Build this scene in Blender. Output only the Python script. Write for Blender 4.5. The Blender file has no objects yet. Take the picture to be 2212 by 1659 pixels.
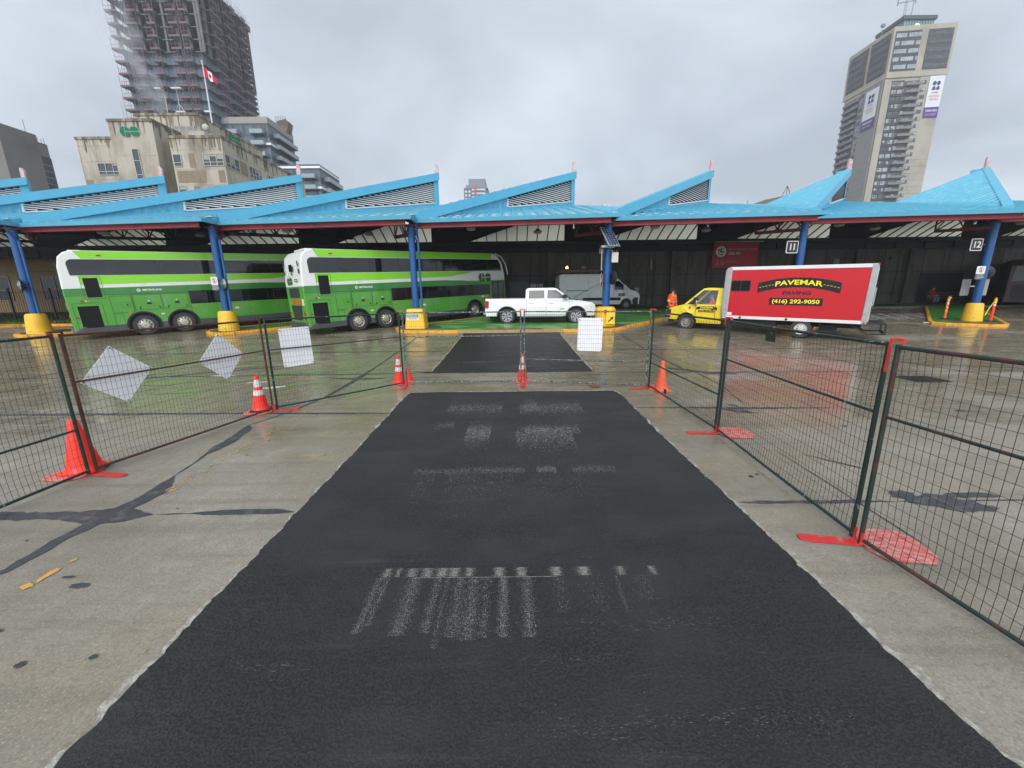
import bpy, bmesh, math, random
from mathutils import Vector, Matrix
rnd = random.Random(7)
R_ = math.radians
scene = bpy.context.scene
COL = scene.collection

# ---------------------------------------------------------------- camera
F_PX, VX, VY = 840.0, 39.0, 3615.0          # focal length and vertical vanishing offset for a 2212 px wide frame
roll = math.atan2(VX, VY); pitch = math.atan(F_PX / math.hypot(VX, VY)); CAM_H = 2.2
fwd = Vector((0, math.cos(pitch), -math.sin(pitch)))
u0 = Vector((0, math.sin(pitch), math.cos(pitch))); r0 = Vector((1, 0, 0))
right = math.cos(roll) * r0 - math.sin(roll) * u0
up = math.sin(roll) * r0 + math.cos(roll) * u0
cam_d = bpy.data.cameras.new('camera'); cam = bpy.data.objects.new('camera', cam_d); COL.objects.link(cam)
m = Matrix((right, up, -fwd)).transposed().to_4x4(); m.translation = Vector((0, 0, CAM_H)); cam.matrix_world = m
cam_d.sensor_fit = 'HORIZONTAL'; cam_d.sensor_width = 36.0; cam_d.lens = 36.0 * F_PX / 2212.0
cam_d.clip_start = 0.05; cam_d.clip_end = 6000
scene.camera = cam

# ---------------------------------------------------------------- world (overcast sky) and sun
SUN_EL, SUN_AZ = R_(36), R_(197)
w = bpy.data.worlds.new('World'); scene.world = w; w.use_nodes = True
nt = w.node_tree; nt.nodes.clear()
def N(t, **k):
    n = nt.nodes.new(t)
    for a, b in k.items(): setattr(n, a, b)
    return n
out = N('ShaderNodeOutputWorld'); bg = N('ShaderNodeBackground'); bg2 = N('ShaderNodeBackground'); mixs = N('ShaderNodeMixShader')
sky = N('ShaderNodeTexSky', sky_type='NISHITA'); sky.sun_disc = False; sky.sun_elevation = SUN_EL; sky.sun_rotation = SUN_AZ
bg.inputs[1].default_value = 0.1
tc = N('ShaderNodeTexCoord'); sep = N('ShaderNodeSeparateXYZ'); nt.links.new(tc.outputs['Generated'], sep.inputs[0])
# project the view direction on a flat cloud deck
mx = N('ShaderNodeMath', operation='MAXIMUM'); nt.links.new(sep.outputs[2], mx.inputs[0]); mx.inputs[1].default_value = 0.0
ad = N('ShaderNodeMath', operation='ADD'); nt.links.new(mx.outputs[0], ad.inputs[0]); ad.inputs[1].default_value = 0.22
dx = N('ShaderNodeMath', operation='DIVIDE'); dy = N('ShaderNodeMath', operation='DIVIDE')
nt.links.new(sep.outputs[0], dx.inputs[0]); nt.links.new(ad.outputs[0], dx.inputs[1])
nt.links.new(sep.outputs[1], dy.inputs[0]); nt.links.new(ad.outputs[0], dy.inputs[1])
cmb = N('ShaderNodeCombineXYZ'); nt.links.new(dx.outputs[0], cmb.inputs[0]); nt.links.new(dy.outputs[0], cmb.inputs[1])
n1 = N('ShaderNodeTexNoise'); n1.inputs['Scale'].default_value = 0.85; n1.inputs['Detail'].default_value = 7; n1.inputs['Roughness'].default_value = .52
n1.inputs['Distortion'].default_value = .35
nt.links.new(cmb.outputs[0], n1.inputs['Vector'])
cr = N('ShaderNodeValToRGB'); nt.links.new(n1.outputs['Fac'], cr.inputs[0])
e = cr.color_ramp.elements
e[0].position = .36; e[0].color = (.265, .293, .335, 1); e[1].position = .66; e[1].color = (.47, .51, .56, 1)
x = cr.color_ramp.elements.new(.50); x.color = (.36, .395, .445, 1)
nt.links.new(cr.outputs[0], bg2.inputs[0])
# sky brightness raised behind the camera (negative Y), added to fill under the canopy
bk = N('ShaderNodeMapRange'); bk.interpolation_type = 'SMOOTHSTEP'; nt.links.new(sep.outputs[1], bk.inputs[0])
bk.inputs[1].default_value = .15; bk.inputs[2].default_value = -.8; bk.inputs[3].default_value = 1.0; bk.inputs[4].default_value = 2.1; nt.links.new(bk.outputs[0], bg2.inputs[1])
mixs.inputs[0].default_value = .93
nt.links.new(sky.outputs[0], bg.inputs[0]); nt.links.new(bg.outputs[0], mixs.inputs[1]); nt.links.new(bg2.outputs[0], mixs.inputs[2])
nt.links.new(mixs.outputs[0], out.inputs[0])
sl = bpy.data.lights.new('sun', 'SUN'); sl.energy = 1.0; sl.angle = R_(32); sl.color = (1, .97, .93)
so = bpy.data.objects.new('sun', sl); COL.objects.link(so)
sd = Vector((math.sin(SUN_AZ) * math.cos(SUN_EL), math.cos(SUN_AZ) * math.cos(SUN_EL), math.sin(SUN_EL)))
so.rotation_euler = sd.to_track_quat('Z', 'Y').to_euler(); so.location = (0, 0, 60)
scene.view_settings.view_transform = 'Standard'; scene.view_settings.look = 'None'
scene.view_settings.exposure = 0.85; scene.view_settings.gamma = 1
scene.cycles.volume_bounces = 2; scene.cycles.max_bounces = 6; scene.cycles.diffuse_bounces = 3; scene.cycles.glossy_bounces = 3; scene.cycles.transparent_max_bounces = 12

# ---------------------------------------------------------------- helpers
def gz(Y):
    k = 1.5
    sp = lambda t: k * (math.log1p(math.exp(-abs(t) / k)) + max(t, 0) / k)
    return .058 * (sp(Y - 12.8) - sp(Y - 30.0))
GS = .058
MATS = {}
def srgb(r, g, b):
    f = lambda c: (c / 255 / 12.92) if c / 255 <= .04045 else ((c / 255 + .055) / 1.055) ** 2.4
    return (f(r), f(g), f(b), 1)
def mat(name, col, rough=.5, metal=0., var=0., vscale=3., dirt=None, dscale=2., dlo=.5, dhi=.7, bump=0., bscale=30., spec=.5, coat=0., rvar=0., stretch=None):
    """principled material; var: value variation, dirt: second colour mixed in by noise between dlo..dhi"""
    if name in MATS: return MATS[name]
    M = bpy.data.materials.new(name); M.use_nodes = True; MATS[name] = M
    t = M.node_tree; b = t.nodes['Principled BSDF']; c = tuple(col)[:3] + (1,)
    b.inputs['Base Color'].default_value = c; b.inputs['Roughness'].default_value = rough; b.inputs['Metallic'].default_value = metal
    b.inputs['Specular IOR Level'].default_value = spec; b.inputs['Coat Weight'].default_value = coat; b.inputs['Coat Roughness'].default_value = .08
    L = t.links.new; cc = None
    if var or dirt or bump or rvar:
        tcn = t.nodes.new('ShaderNodeTexCoord'); src = tcn.outputs['Object']
        if stretch:
            mp = t.nodes.new('ShaderNodeMapping'); mp.inputs['Scale'].default_value = stretch; L(src, mp.inputs[0]); src = mp.outputs[0]
        def noise(s, d=5, r=.6):
            n = t.nodes.new('ShaderNodeTexNoise'); n.inputs['Scale'].default_value = s; n.inputs['Detail'].default_value = d; n.inputs['Roughness'].default_value = r
            L(src, n.inputs['Vector']); return n.outputs['Fac']
        if var:
            mr = t.nodes.new('ShaderNodeMapRange'); L(noise(vscale), mr.inputs[0]); mr.inputs[1].default_value = .3; mr.inputs[2].default_value = .7
            mr.inputs[3].default_value = 1 - var; mr.inputs[4].default_value = 1 + var
            mu = t.nodes.new('ShaderNodeVectorMath'); mu.operation = 'SCALE'; mu.inputs[0].default_value = c[:3]; L(mr.outputs[0], mu.inputs['Scale']); cc = mu.outputs[0]
        if dirt:
            mr = t.nodes.new('ShaderNodeMapRange'); L(noise(dscale, 6, .65), mr.inputs[0]); mr.inputs[1].default_value = dlo; mr.inputs[2].default_value = dhi
            mi = t.nodes.new('ShaderNodeMix'); mi.data_type = 'RGBA'; L(mr.outputs[0], mi.inputs[0])
            if cc: L(cc, mi.inputs[6])
            else: mi.inputs[6].default_value = c
            mi.inputs[7].default_value = tuple(dirt)[:3] + (1,); cc = mi.outputs[2]
        if cc: L(cc, b.inputs['Base Color'])
        if rvar:
            mr = t.nodes.new('ShaderNodeMapRange'); L(noise(vscale * 1.7), mr.inputs[0]); mr.inputs[1].default_value = .3; mr.inputs[2].default_value = .7
            mr.inputs[3].default_value = max(0, rough - rvar); mr.inputs[4].default_value = min(1, rough + rvar); L(mr.outputs[0], b.inputs['Roughness'])
        if bump:
            bn = t.nodes.new('ShaderNodeBump'); bn.inputs['Strength'].default_value = bump; bn.inputs['Distance'].default_value = .02
            L(noise(bscale, 3), bn.inputs['Height']); L(bn.outputs[0], b.inputs['Normal'])
    return M
def glow(name, col, s):
    M = mat(name, col); b = M.node_tree.nodes['Principled BSDF']; b.inputs['Emission Color'].default_value = tuple(col)[:3] + (1,); b.inputs['Emission Strength'].default_value = s; return M

class MB:
    """collects faces and links them as ONE mesh object"""
    def __init__(s): s.v = []; s.f = []; s.mi = []; s.mats = []; s.X = Matrix.Identity(4); s.cur = 0
    def m(s, M):
        if M not in s.mats: s.mats.append(M)
        s.cur = s.mats.index(M); return s
    def poly(s, pts, M=None):
        if M: s.m(M)
        i = len(s.v); s.v += [tuple(s.X @ Vector(p)) for p in pts]; s.f.append(tuple(range(i, i + len(pts)))); s.mi.append(s.cur); return s
    def mesh(s, vs, fs, M=None):
        if M: s.m(M)
        i = len(s.v); s.v += [tuple(s.X @ Vector(p)) for p in vs]
        for f in fs: s.f.append(tuple(i + k for k in f)); s.mi.append(s.cur)
        return s
    def box(s, x0, x1, y0, y1, z0, z1, M=None):
        vs = [(x, y, z) for z in (z0, z1) for y in (y0, y1) for x in (x0, x1)]
        return s.mesh(vs, [(0, 2, 3, 1), (4, 5, 7, 6), (0, 1, 5, 4), (2, 6, 7, 3), (0, 4, 6, 2), (1, 3, 7, 5)], M)
    def cbox(s, c, d, M=None): return s.box(c[0] - d[0] / 2, c[0] + d[0] / 2, c[1] - d[1] / 2, c[1] + d[1] / 2, c[2] - d[2] / 2, c[2] + d[2] / 2, M)
    def prism(s, pts, ext, M=None, caps=True):
        """pts: planar outline, ext: extrusion vector"""
        n = len(pts); e = Vector(ext); vs = [Vector(p) for p in pts] + [Vector(p) + e for p in pts]
        fs = [(i, (i + 1) % n, n + (i + 1) % n, n + i) for i in range(n)]
        if caps: fs += [tuple(range(n))[::-1], tuple(range(n, 2 * n))]
        return s.mesh(vs, fs, M)
    def loft(s, rings, M=None, closed=True, caps=True):
        n = len(rings[0]); vs = [p for r in rings for p in r]; fs = []
        for a in range(len(rings) - 1):
            for i in range(n if closed else n - 1):
                j = (i + 1) % n; fs.append((a * n + i, a * n + j, (a + 1) * n + j, (a + 1) * n + i))
        if caps and closed: fs += [tuple(range(n))[::-1], tuple((len(rings) - 1) * n + i for i in range(n))]
        return s.mesh(vs, fs, M)
    def tube(s, pts, r, M=None, seg=8, caps=True):
        pts = [Vector(p) for p in pts]; rs = r if isinstance(r, (list, tuple)) else [r] * len(pts); rings = []
        for i, p in enumerate(pts):
            d = (pts[min(i + 1, len(pts) - 1)] - pts[max(i - 1, 0)]).normalized()
            a = Vector((0, 0, 1)) if abs(d.z) < .9 else Vector((1, 0, 0)); u = d.cross(a).normalized(); v = d.cross(u)
            rings.append([p + rs[i] * (math.cos(2 * math.pi * (k + .5) / seg) * u + math.sin(2 * math.pi * (k + .5) / seg) * v) for k in range(seg)])
        return s.loft(rings, M, caps=caps)
    def bar(s, a, b, w, M=None): return s.tube([a, b], w * .7071, M, seg=4)
    def lathe(s, c, prof, M=None, seg=24, axis='z', cap0=True, cap1=True):
        c = Vector(c); rings = []
        for r, h in prof:
            ring = []
            for k in range(seg):
                a = 2 * math.pi * k / seg; p = (r * math.cos(a), r * math.sin(a), h)
                if axis == 'y': p = (p[0], p[2], p[1])
                if axis == 'x': p = (p[2], p[0], p[1])
                ring.append(c + Vector(p))
            rings.append(ring)
        n = seg; vs = [p for r in rings for p in r]; fs = []
        for a in range(len(rings) - 1):
            for i in range(n):
                j = (i + 1) % n; fs.append((a * n + i, a * n + j, (a + 1) * n + j, (a + 1) * n + i))
        if cap0: fs.append(tuple(range(n))[::-1])
        if cap1: fs.append(tuple((len(rings) - 1) * n + i for i in range(n)))
        return s.mesh(vs, fs, M)
    def build(s, name, parent=None, smooth=False, bevel=0, bseg=2, M=None, loc=None):
        if M: s.mats = [M]; s.mi = [0] * len(s.f)
        me = bpy.data.meshes.new(name); me.from_pydata(s.v, [], s.f)
        for mm in s.mats: me.materials.append(mm)
        me.polygons.foreach_set('material_index', s.mi)
        bm = bmesh.new(); bm.from_mesh(me); bmesh.ops.recalc_face_normals(bm, faces=bm.faces); bm.to_mesh(me); bm.free()
        if smooth:
            me.polygons.foreach_set('use_smooth', [True] * len(me.polygons))
        o = bpy.data.objects.new(name, me); COL.objects.link(o)
        if smooth:
            md = o.modifiers.new('es', 'EDGE_SPLIT'); md.split_angle = R_(38)
        if bevel:
            md = o.modifiers.new('bv', 'BEVEL'); md.width = bevel; md.segments = bseg; md.limit_method = 'ANGLE'; md.angle_limit = R_(35)
        if parent: o.parent = parent
        if loc: o.location = loc
        return o
def tag(o, label=None, cat=None, group=None, kind=None):
    if label: o['label'] = label
    if cat: o['category'] = cat
    if group: o['group'] = group
    if kind: o['kind'] = kind
    return o
def empty(name, loc=(0, 0, 0), rz=0, label=None, cat=None, group=None, rx=0, ry=0):
    o = bpy.data.objects.new(name, None); COL.objects.link(o); o.location = loc; o.rotation_euler = (rx, ry, rz); o.empty_display_size = .3
    return tag(o, label, cat, group)
def copy_tree(o, parent=None):
    c = o.copy(); COL.objects.link(c); c.parent = parent
    for ch in [q for q in bpy.data.objects if q.parent == o]: copy_tree(ch, c)
    return c
def struct(o): o['kind'] = 'structure'; return o
DG = None
def text(name, s, size, M, parent=None, at=(0, 0, 0), xdir=(1, 0, 0), ydir=(0, 0, 1), bold=.0, shear=0, align='CENTER', depth=.002, width=None):
    """lettering as a mesh; xdir reading direction, ydir up direction"""
    cu = bpy.data.curves.new(name, 'FONT'); cu.body = s; cu.size = size; cu.align_x = align; cu.align_y = 'CENTER'; cu.offset = bold; cu.shear = shear; cu.extrude = depth; cu.resolution_u = 3
    t = bpy.data.objects.new(name + '_c', cu); COL.objects.link(t); dg = bpy.context.evaluated_depsgraph_get(); dg.update()
    me = bpy.data.meshes.new_from_object(t.evaluated_get(dg)); bpy.data.objects.remove(t); bpy.data.curves.remove(cu)
    me.materials.clear(); me.materials.append(M); me.name = name
    if width:
        xs = [v.co.x for v in me.vertices]; k = width / (max(xs) - min(xs))
        for v in me.vertices: v.co.x *= k
    X = Vector(xdir).normalized(); Y = Vector(ydir).normalized(); Z = X.cross(Y)
    mm = Matrix((X, Y, Z)).transposed().to_4x4(); mm.translation = Vector(at); me.transform(mm)
    o = bpy.data.objects.new(name, me); COL.objects.link(o)
    if parent: o.parent = parent
    return o
def arc(cx, cz, r, a0, a1, n=10): return [(cx + r * math.cos(R_(a0 + (a1 - a0) * i / n)), cz + r * math.sin(R_(a0 + (a1 - a0) * i / n))) for i in range(n + 1)]
def rrect(x0, x1, z0, z1, r, n=4):
    return arc(x1 - r, z1 - r, r, 0, 90, n) + arc(x0 + r, z1 - r, r, 90, 180, n) + arc(x0 + r, z0 + r, r, 180, 270, n) + arc(x1 - r, z0 + r, r, 270, 360, n)
def go_logo(mb, M, c, X, Z, h, off):
    """the two-letter transit roundel: a slotted G and a barred O; X, Z in-plane unit vectors, off = small outward vector"""
    X = Vector(X); Z = Vector(Z); c = Vector(c); off = Vector(off); r = h / 2; g = r * .09
    P = lambda x, z: c + X * x + Z * z + off
    cx = -r * 1.02
    # G: left half disc, upper right quarter, lower right block
    mb.poly([P(cx - g + r * math.cos(R_(a)), r * math.sin(R_(a))) if abs(math.cos(R_(a))) > .01 else P(cx - g, r * math.sin(R_(a))) for a in range(90, 271, 12)], M)
    mb.poly([P(cx + g, g)] + [P(cx + g + (r * .93) * math.cos(R_(a)), g + (r - g) * math.sin(R_(a))) for a in range(0, 91, 15)], M)
    mb.poly([P(cx + g, -g), P(cx + g, -r), P(cx + r * .92, -r), P(cx + r * .92, -g)], M)
    ox = r * 1.08
    mb.poly([P(ox + r * math.cos(R_(a)), g + (r - g) * math.sin(R_(a))) for a in range(0, 181, 12)], M)
    mb.poly([P(ox + r * math.cos(R_(a)), -g + (r - g) * math.sin(R_(a))) for a in range(180, 361, 12)], M)
# ================================================================ GROUND
def wet_concrete(name, base, base2, tan, seed=0.):
    M = bpy.data.materials.new(name); M.use_nodes = True; MATS[name] = M
    t = M.node_tree; b = t.nodes['Principled BSDF']; L = t.links.new
    def nd(ty, **k):
        n = t.nodes.new(ty)
        for a, c in k.items(): setattr(n, a, c)
        return n
    geo = nd('ShaderNodeNewGeometry')
    def noise(scale, d=5, r=.6, st=None, off=0.):
        mp = nd('ShaderNodeMapping'); mp.inputs['Location'].default_value = (seed + off, off * 1.7, 0)
        if st: mp.inputs['Scale'].default_value = st
        L(geo.outputs['Position'], mp.inputs[0]); n = nd('ShaderNodeTexNoise'); n.inputs['Scale'].default_value = scale; n.inputs['Detail'].default_value = d
        n.inputs['Roughness'].default_value = r; L(mp.outputs[0], n.inputs['Vector']); return n.outputs['Fac']
    def rng(s, a, bb, c=0., d=1.):
        mr = nd('ShaderNodeMapRange'); L(s, mr.inputs[0])
        for i, v in enumerate((a, bb, c, d)): mr.inputs[i + 1].default_value = v
        return mr.outputs[0]
    def mix(f, a, c2):
        mi = nd('ShaderNodeMix'); mi.data_type = 'RGBA'
        if hasattr(f, 'is_linked'): L(f, mi.inputs[0])
        else: mi.inputs[0].default_value = f
        for q, s in ((6, a), (7, c2)):
            if hasattr(s, 'is_linked'): L(s, mi.inputs[q])
            else: mi.inputs[q].default_value = tuple(s)[:3] + (1,)
        return mi.outputs[2]
    def math_(op, a, c2):
        m_ = nd('ShaderNodeMath', operation=op)
        for q, s in ((0, a), (1, c2)):
            if hasattr(s, 'is_linked'): L(s, m_.inputs[q])
            else: m_.inputs[q].default_value = s
        return m_.outputs[0]
    c = mix(rng(noise(.55, 6), .38, .60), base, base2)
    c = mix(rng(noise(.9, 5, .6, (.35, 1.6, 1), 9), .44, .68, 0, .75), c, tan)
    c = mix(rng(noise(9, 6, .72, None, 13), .44, .66, 0, .5), c, (base[0] * .55, base[1] * .53, base[2] * .48))
    c = mix(rng(noise(4, 6, .7, (1, .45, 1), 113), .50, .70, 0, .30), c, (base[0] * 1.28, base[1] * 1.28, base[2] * 1.27))
    # tyre drag: streaks along X
    c = mix(rng(noise(1.6, 6, .62, (.16, 2.6, 1), 31), .52, .72, 0, .62), c, (base[0] * .42, base[1] * .41, base[2] * .38))
    # fine grit
    c = mix(rng(noise(38, 3, .7), .46, .66, 0, .55), c, (base[0] * .45, base[1] * .44, base[2] * .42))
    c = mix(rng(noise(70, 2, .6, None, 5), .55, .70, 0, .5), c, (base[0] * 1.5, base[1] * 1.5, base[2] * 1.45))
    c = mix(rng(noise(5.5, 5, .75, None, 77), .63, .72, 0, .55), c, (base[0] * .3, base[1] * .3, base[2] * .3))
    # standing film of water: wetter away from the camera
    sx = nd('ShaderNodeSeparateXYZ'); L(geo.outputs['Position'], sx.inputs[0])
    far = rng(sx.outputs[1], 2.2, 7.5, -.16, .13)
    wn = math_('ADD', noise(.33, 4, .55, (.75, 1.25, 1), 51), far)
    wet = rng(wn, .42, .60)
    mk = nd('ShaderNodeMix'); mk.data_type = 'RGBA'; mk.blend_type = 'MULTIPLY'; L(wet, mk.inputs[0]); L(c, mk.inputs[6]); mk.inputs[7].default_value = (.92, .88, .77, 1); c = mk.outputs[2]
    L(c, b.inputs['Base Color'])
    ro = math_('ADD', rng(wet, 0, 1, .60, .145), rng(noise(3.3, 5, .65, (.5, 1.5, 1), 3), .35, .65, -.05, .16))
    L(ro, b.inputs['Roughness'])
    bn = nd('ShaderNodeBump'); bn.inputs['Distance'].default_value = .004
    L(rng(wet, 0, 1, .8, .12), bn.inputs['Strength']); L(noise(45, 3, .65), bn.inputs['Height']); L(bn.outputs[0], b.inputs['Normal'])
    b.inputs['Specular IOR Level'].default_value = .5
    L(rng(wet, 0, 1, 0, .12), b.inputs['Coat Weight']); b.inputs['Coat Roughness'].default_value = .07
    return M
M_conc = wet_concrete('wet_concrete', (.335, .306, .252), (.222, .200, .158), (.280, .228, .148))
xs = [-2500, -800, -300, -120] + [i * 2.0 for i in range(-35, 36)] + [120, 300, 800, 2500]
ys = [-120, -40, -15] + [i * .5 for i in range(-10, 73)] + [40, 50, 70, 120, 300, 800, 3000]
mb = MB()
vs = [(x, y, gz(y)) for y in ys for x in xs]; W_ = len(xs)
mb.mesh(vs, [(j * W_ + i, j * W_ + i + 1, (j + 1) * W_ + i + 1, (j + 1) * W_ + i) for j in range(len(ys) - 1) for i in range(W_ - 1)], M_conc)
struct(mb.build('ground'))

def drape(mb, left, right, z, M=None):
    """quad strip between two polylines laid z above the ground"""
    n = len(left); vs = [(p[0], p[1], gz(p[1]) + z) for p in left] + [(p[0], p[1], gz(p[1]) + z) for p in right]
    mb.mesh(vs, [(i, i + 1, n + i + 1, n + i) for i in range(n - 1)], M)
def jag(n, amp, step=3, seed=0):
    r = random.Random(seed); out = []; v = 0
    for i in range(n):
        v = v * .72 + r.uniform(-amp, amp) * .6; out.append(v + r.uniform(-amp, amp) * .25)
    return out
def strip(mb, pts, w, amp, z, M=None, seed=0, step=.06):
    """irregular band along a polyline; w may be a list"""
    P = [Vector(p) for p in pts]; ws = w if isinstance(w, (list, tuple)) else [w] * len(P); L = []; Rr = []; q = []
    for i in range(len(P) - 1):
        n = max(1, int((P[i + 1] - P[i]).length / step))
        for k in range(n): q.append((P[i].lerp(P[i + 1], k / n), ws[i] + (ws[i + 1] - ws[i]) * k / n))
    q.append((P[-1], ws[-1])); a = jag(len(q), amp, seed=seed); b = jag(len(q), amp, seed=seed + 99)
    for i, (p, ww) in enumerate(q):
        d = (q[min(i + 1, len(q) - 1)][0] - q[max(i - 1, 0)][0]).normalized(); nn = Vector((-d.y, d.x))
        s = min(1, (i + .3) / 3, (len(q) - i - .7) / 3)
        L.append(p + nn * (max(.002, ww / 2 + a[i]) * s)); Rr.append(p - nn * (max(.002, ww / 2 + b[i]) * s))
    drape(mb, L, Rr, z, M)

# fresh asphalt patches
def asphalt_mat(name, c1, rough, spk=.5):
    M = mat(name, c1, rough, var=.16, vscale=2.2, bump=.0)
    t = M.node_tree; b = t.nodes['Principled BSDF']; L = t.links.new; g = t.nodes.new('ShaderNodeNewGeometry')
    def noise(s, d=2, r=.6, st=None):
        n = t.nodes.new('ShaderNodeTexNoise'); n.inputs['Scale'].default_value = s; n.inputs['Detail'].default_value = d; n.inputs['Roughness'].default_value = r
        mp = t.nodes.new('ShaderNodeMapping'); mp.inputs['Scale'].default_value = st or (1, 1, 1); L(g.outputs['Position'], mp.inputs[0]); L(mp.outputs[0], n.inputs['Vector']); return n.outputs['Fac']
    def rng(s, a, bb, c=0., d=1.):
        mr = t.nodes.new('ShaderNodeMapRange'); L(s, mr.inputs[0])
        for i, v in enumerate((a, bb, c, d)): mr.inputs[i + 1].default_value = v
        return mr.outputs[0]
    prev = b.inputs['Base Color'].links[0].from_socket
    # open-graded zones with dark pores
    zone = rng(noise(1.1, 4, .6, (.7, 1.3, 1)), .38, .58, .25, 1); pore = rng(noise(62, 2, .65), .54, .44)
    mu = t.nodes.new('ShaderNodeMath'); mu.operation = 'MULTIPLY'; L(zone, mu.inputs[0]); L(pore, mu.inputs[1])
    mi = t.nodes.new('ShaderNodeMix'); mi.data_type = 'RGBA'; L(mu.outputs[0], mi.inputs[0]); L(prev, mi.inputs[6]); mi.inputs[7].default_value = (c1[0] * .32, c1[1] * .32, c1[2] * .32, 1)
    m2 = t.nodes.new('ShaderNodeMix'); m2.data_type = 'RGBA'; L(rng(noise(120, 2, .5), .68, .76, 0, spk), m2.inputs[0]); L(mi.outputs[2], m2.inputs[6]); m2.inputs[7].default_value = (.10, .10, .098, 1)
    m3 = t.nodes.new('ShaderNodeMix'); m3.data_type = 'RGBA'; L(rng(noise(5, 5, .7, (.12, 2.2, 1)), .58, .74, 0, .22), m3.inputs[0]); L(m2.outputs[2], m3.inputs[6]); m3.inputs[7].default_value = (.10, .098, .093, 1)
    L(m3.outputs[2], b.inputs['Base Color'])
    bn = t.nodes.new('ShaderNodeBump'); bn.inputs['Strength'].default_value = .9; bn.inputs['Distance'].default_value = .008
    ad_ = t.nodes.new('ShaderNodeMath'); ad_.operation = 'SUBTRACT'; L(noise(60, 3, .7), ad_.inputs[0]); L(mu.outputs[0], ad_.inputs[1])
    L(ad_.outputs[0], bn.inputs['Height']); L(bn.outputs[0], b.inputs['Normal'])
    return M
M_asph = asphalt_mat('fresh_asphalt', (.0255, .0248, .0245), .66)
M_asph2 = asphalt_mat('rain_dark_asphalt', (.0165, .0165, .017), .42, .25)
EL = [(-2.235, -1.5), (-2.23, 1.4), (-2.22, 2.1), (-2.235, 2.6), (-2.235, 3.0), (-2.255, 3.65), (-2.25, 4.1), (-2.265, 5.0), (-2.30, 6.1), (-2.32, 7.2), (-2.35, 8.3), (-2.33, 8.62)]
ER = [(2.36, -1.5), (2.35, 1.37), (2.32, 1.7), (2.32, 2.0), (2.335, 2.4), (2.335, 3.1), (2.35, 3.7), (2.35, 4.3), (2.33, 4.9), (2.34, 5.6), (2.365, 6.6), (2.38, 7.5), (2.39, 8.3), (2.30, 8.66)]
def edge(P, y):
    for a, b in zip(P, P[1:]):
        if a[1] <= y <= b[1]: return a[0] + (b[0] - a[0]) * (y - a[1]) / (b[1] - a[1])
    return P[-1][0]
yy = [-1.5 + i * .03 for i in range(int((8.66 + 1.5) / .03) + 1)]
ja = jag(len(yy), .017, seed=3); jb = jag(len(yy), .017, seed=4)
Lp = [(edge(EL, y) + ja[i], y) for i, y in enumerate(yy)]; Rp = [(edge(ER, y) + jb[i], y) for i, y in enumerate(yy)]
mb = MB(); n_ = len(yy); nx = 6; rows = []
for i in range(n_):
    rows.append([(Lp[i][0] + (Rp[i][0] - Lp[i][0]) * k / nx, yy[i] + (.03 * math.sin(k * 2.1) if i == n_ - 1 else 0), gz(yy[i]) + .012) for k in range(nx + 1)])
for i in range(n_ - 1):
    mb.mesh(rows[i] + rows[i + 1], [(k, k + 1, nx + 2 + k, nx + 1 + k) for k in range(nx)], M_asph)
drape(mb, [(p[0], p[1]) for p in Lp], [(p[0], p[1]) for p in Lp], .0, M_asph)
struct(mb.build('asphalt_patch'))
# second patch beyond the fence
mb = MB(); y2 = [10.85 + i * .06 for i in range(int((19.0 - 10.85) / .06) + 1)]; j2 = jag(len(y2), .02, seed=8); j3 = jag(len(y2), .02, seed=9)
drape(mb, [(-2.30 + j2[i] - max(0, (11.05 - y)) * 1.6, y) for i, y in enumerate(y2)], [(2.3 + j3[i], y) for i, y in enumerate(y2)], .010, M_asph2)
drape(mb, [(-2.5, 18.98), (-1.9, 19.12)], [(2.28, 18.98), (1.3, 19.12)], .0105, M_asph2)
struct(mb.build('asphalt_patch'))

# chipped pale concrete edges beside the patch
M_chip = mat('chipped_concrete', (.42, .405, .36), .75, var=.25, vscale=22, dirt=(.27, .25, .20), dscale=14, dlo=.44, dhi=.58, bump=.6, bscale=60)
mb = MB(); rr = random.Random(5)
for side, P in ((-1, Lp), (1, Rp)):
    y = 1.2
    while y < 8.5:
        ln = rr.uniform(.12, .5); wmax = rr.uniform(.015, .075) * (1.0 if y < 3.6 else .6)
        if rr.random() < (.93 if y < 6 else .55):
            k0 = int((y + 1.5) / .03); k1 = min(int((y + ln + 1.5) / .03), n_ - 1); a = jag(k1 - k0 + 1, .024, seed=int(y * 100))
            if k1 - k0 > 2:
                Lq = [(P[k][0] - side * .012, P[k][1]) for k in range(k0, k1 + 1)]
                Rq = [(P[k][0] + side * max(.004, (wmax + a[k - k0]) * math.sin(math.pi * min(1, max(.04, (k - k0) / (k1 - k0)))) ** .45), P[k][1]) for k in range(k0, k1 + 1)]
                drape(mb, Lq, Rq, .006)
        y += ln * .9 + rr.uniform(.0, .10)
for i in range(26):
    x = -2.3 + i * .18; drape(mb, [(x, 8.66 + rr.uniform(-.01, .01)), (x + .18, 8.66)], [(x, 8.69 + rr.uniform(0, .03)), (x + .18, 8.69 + rr.uniform(0, .02))], .005)
for sgn, xx in ((-1, -2.33), (1, 2.33)):
    strip(mb, [(xx, 10.9), (xx, 18.4)], .035, .018, .006, seed=int(60 + sgn), step=.1)
struct(mb.build('chipped_edge', M=M_chip))

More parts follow.
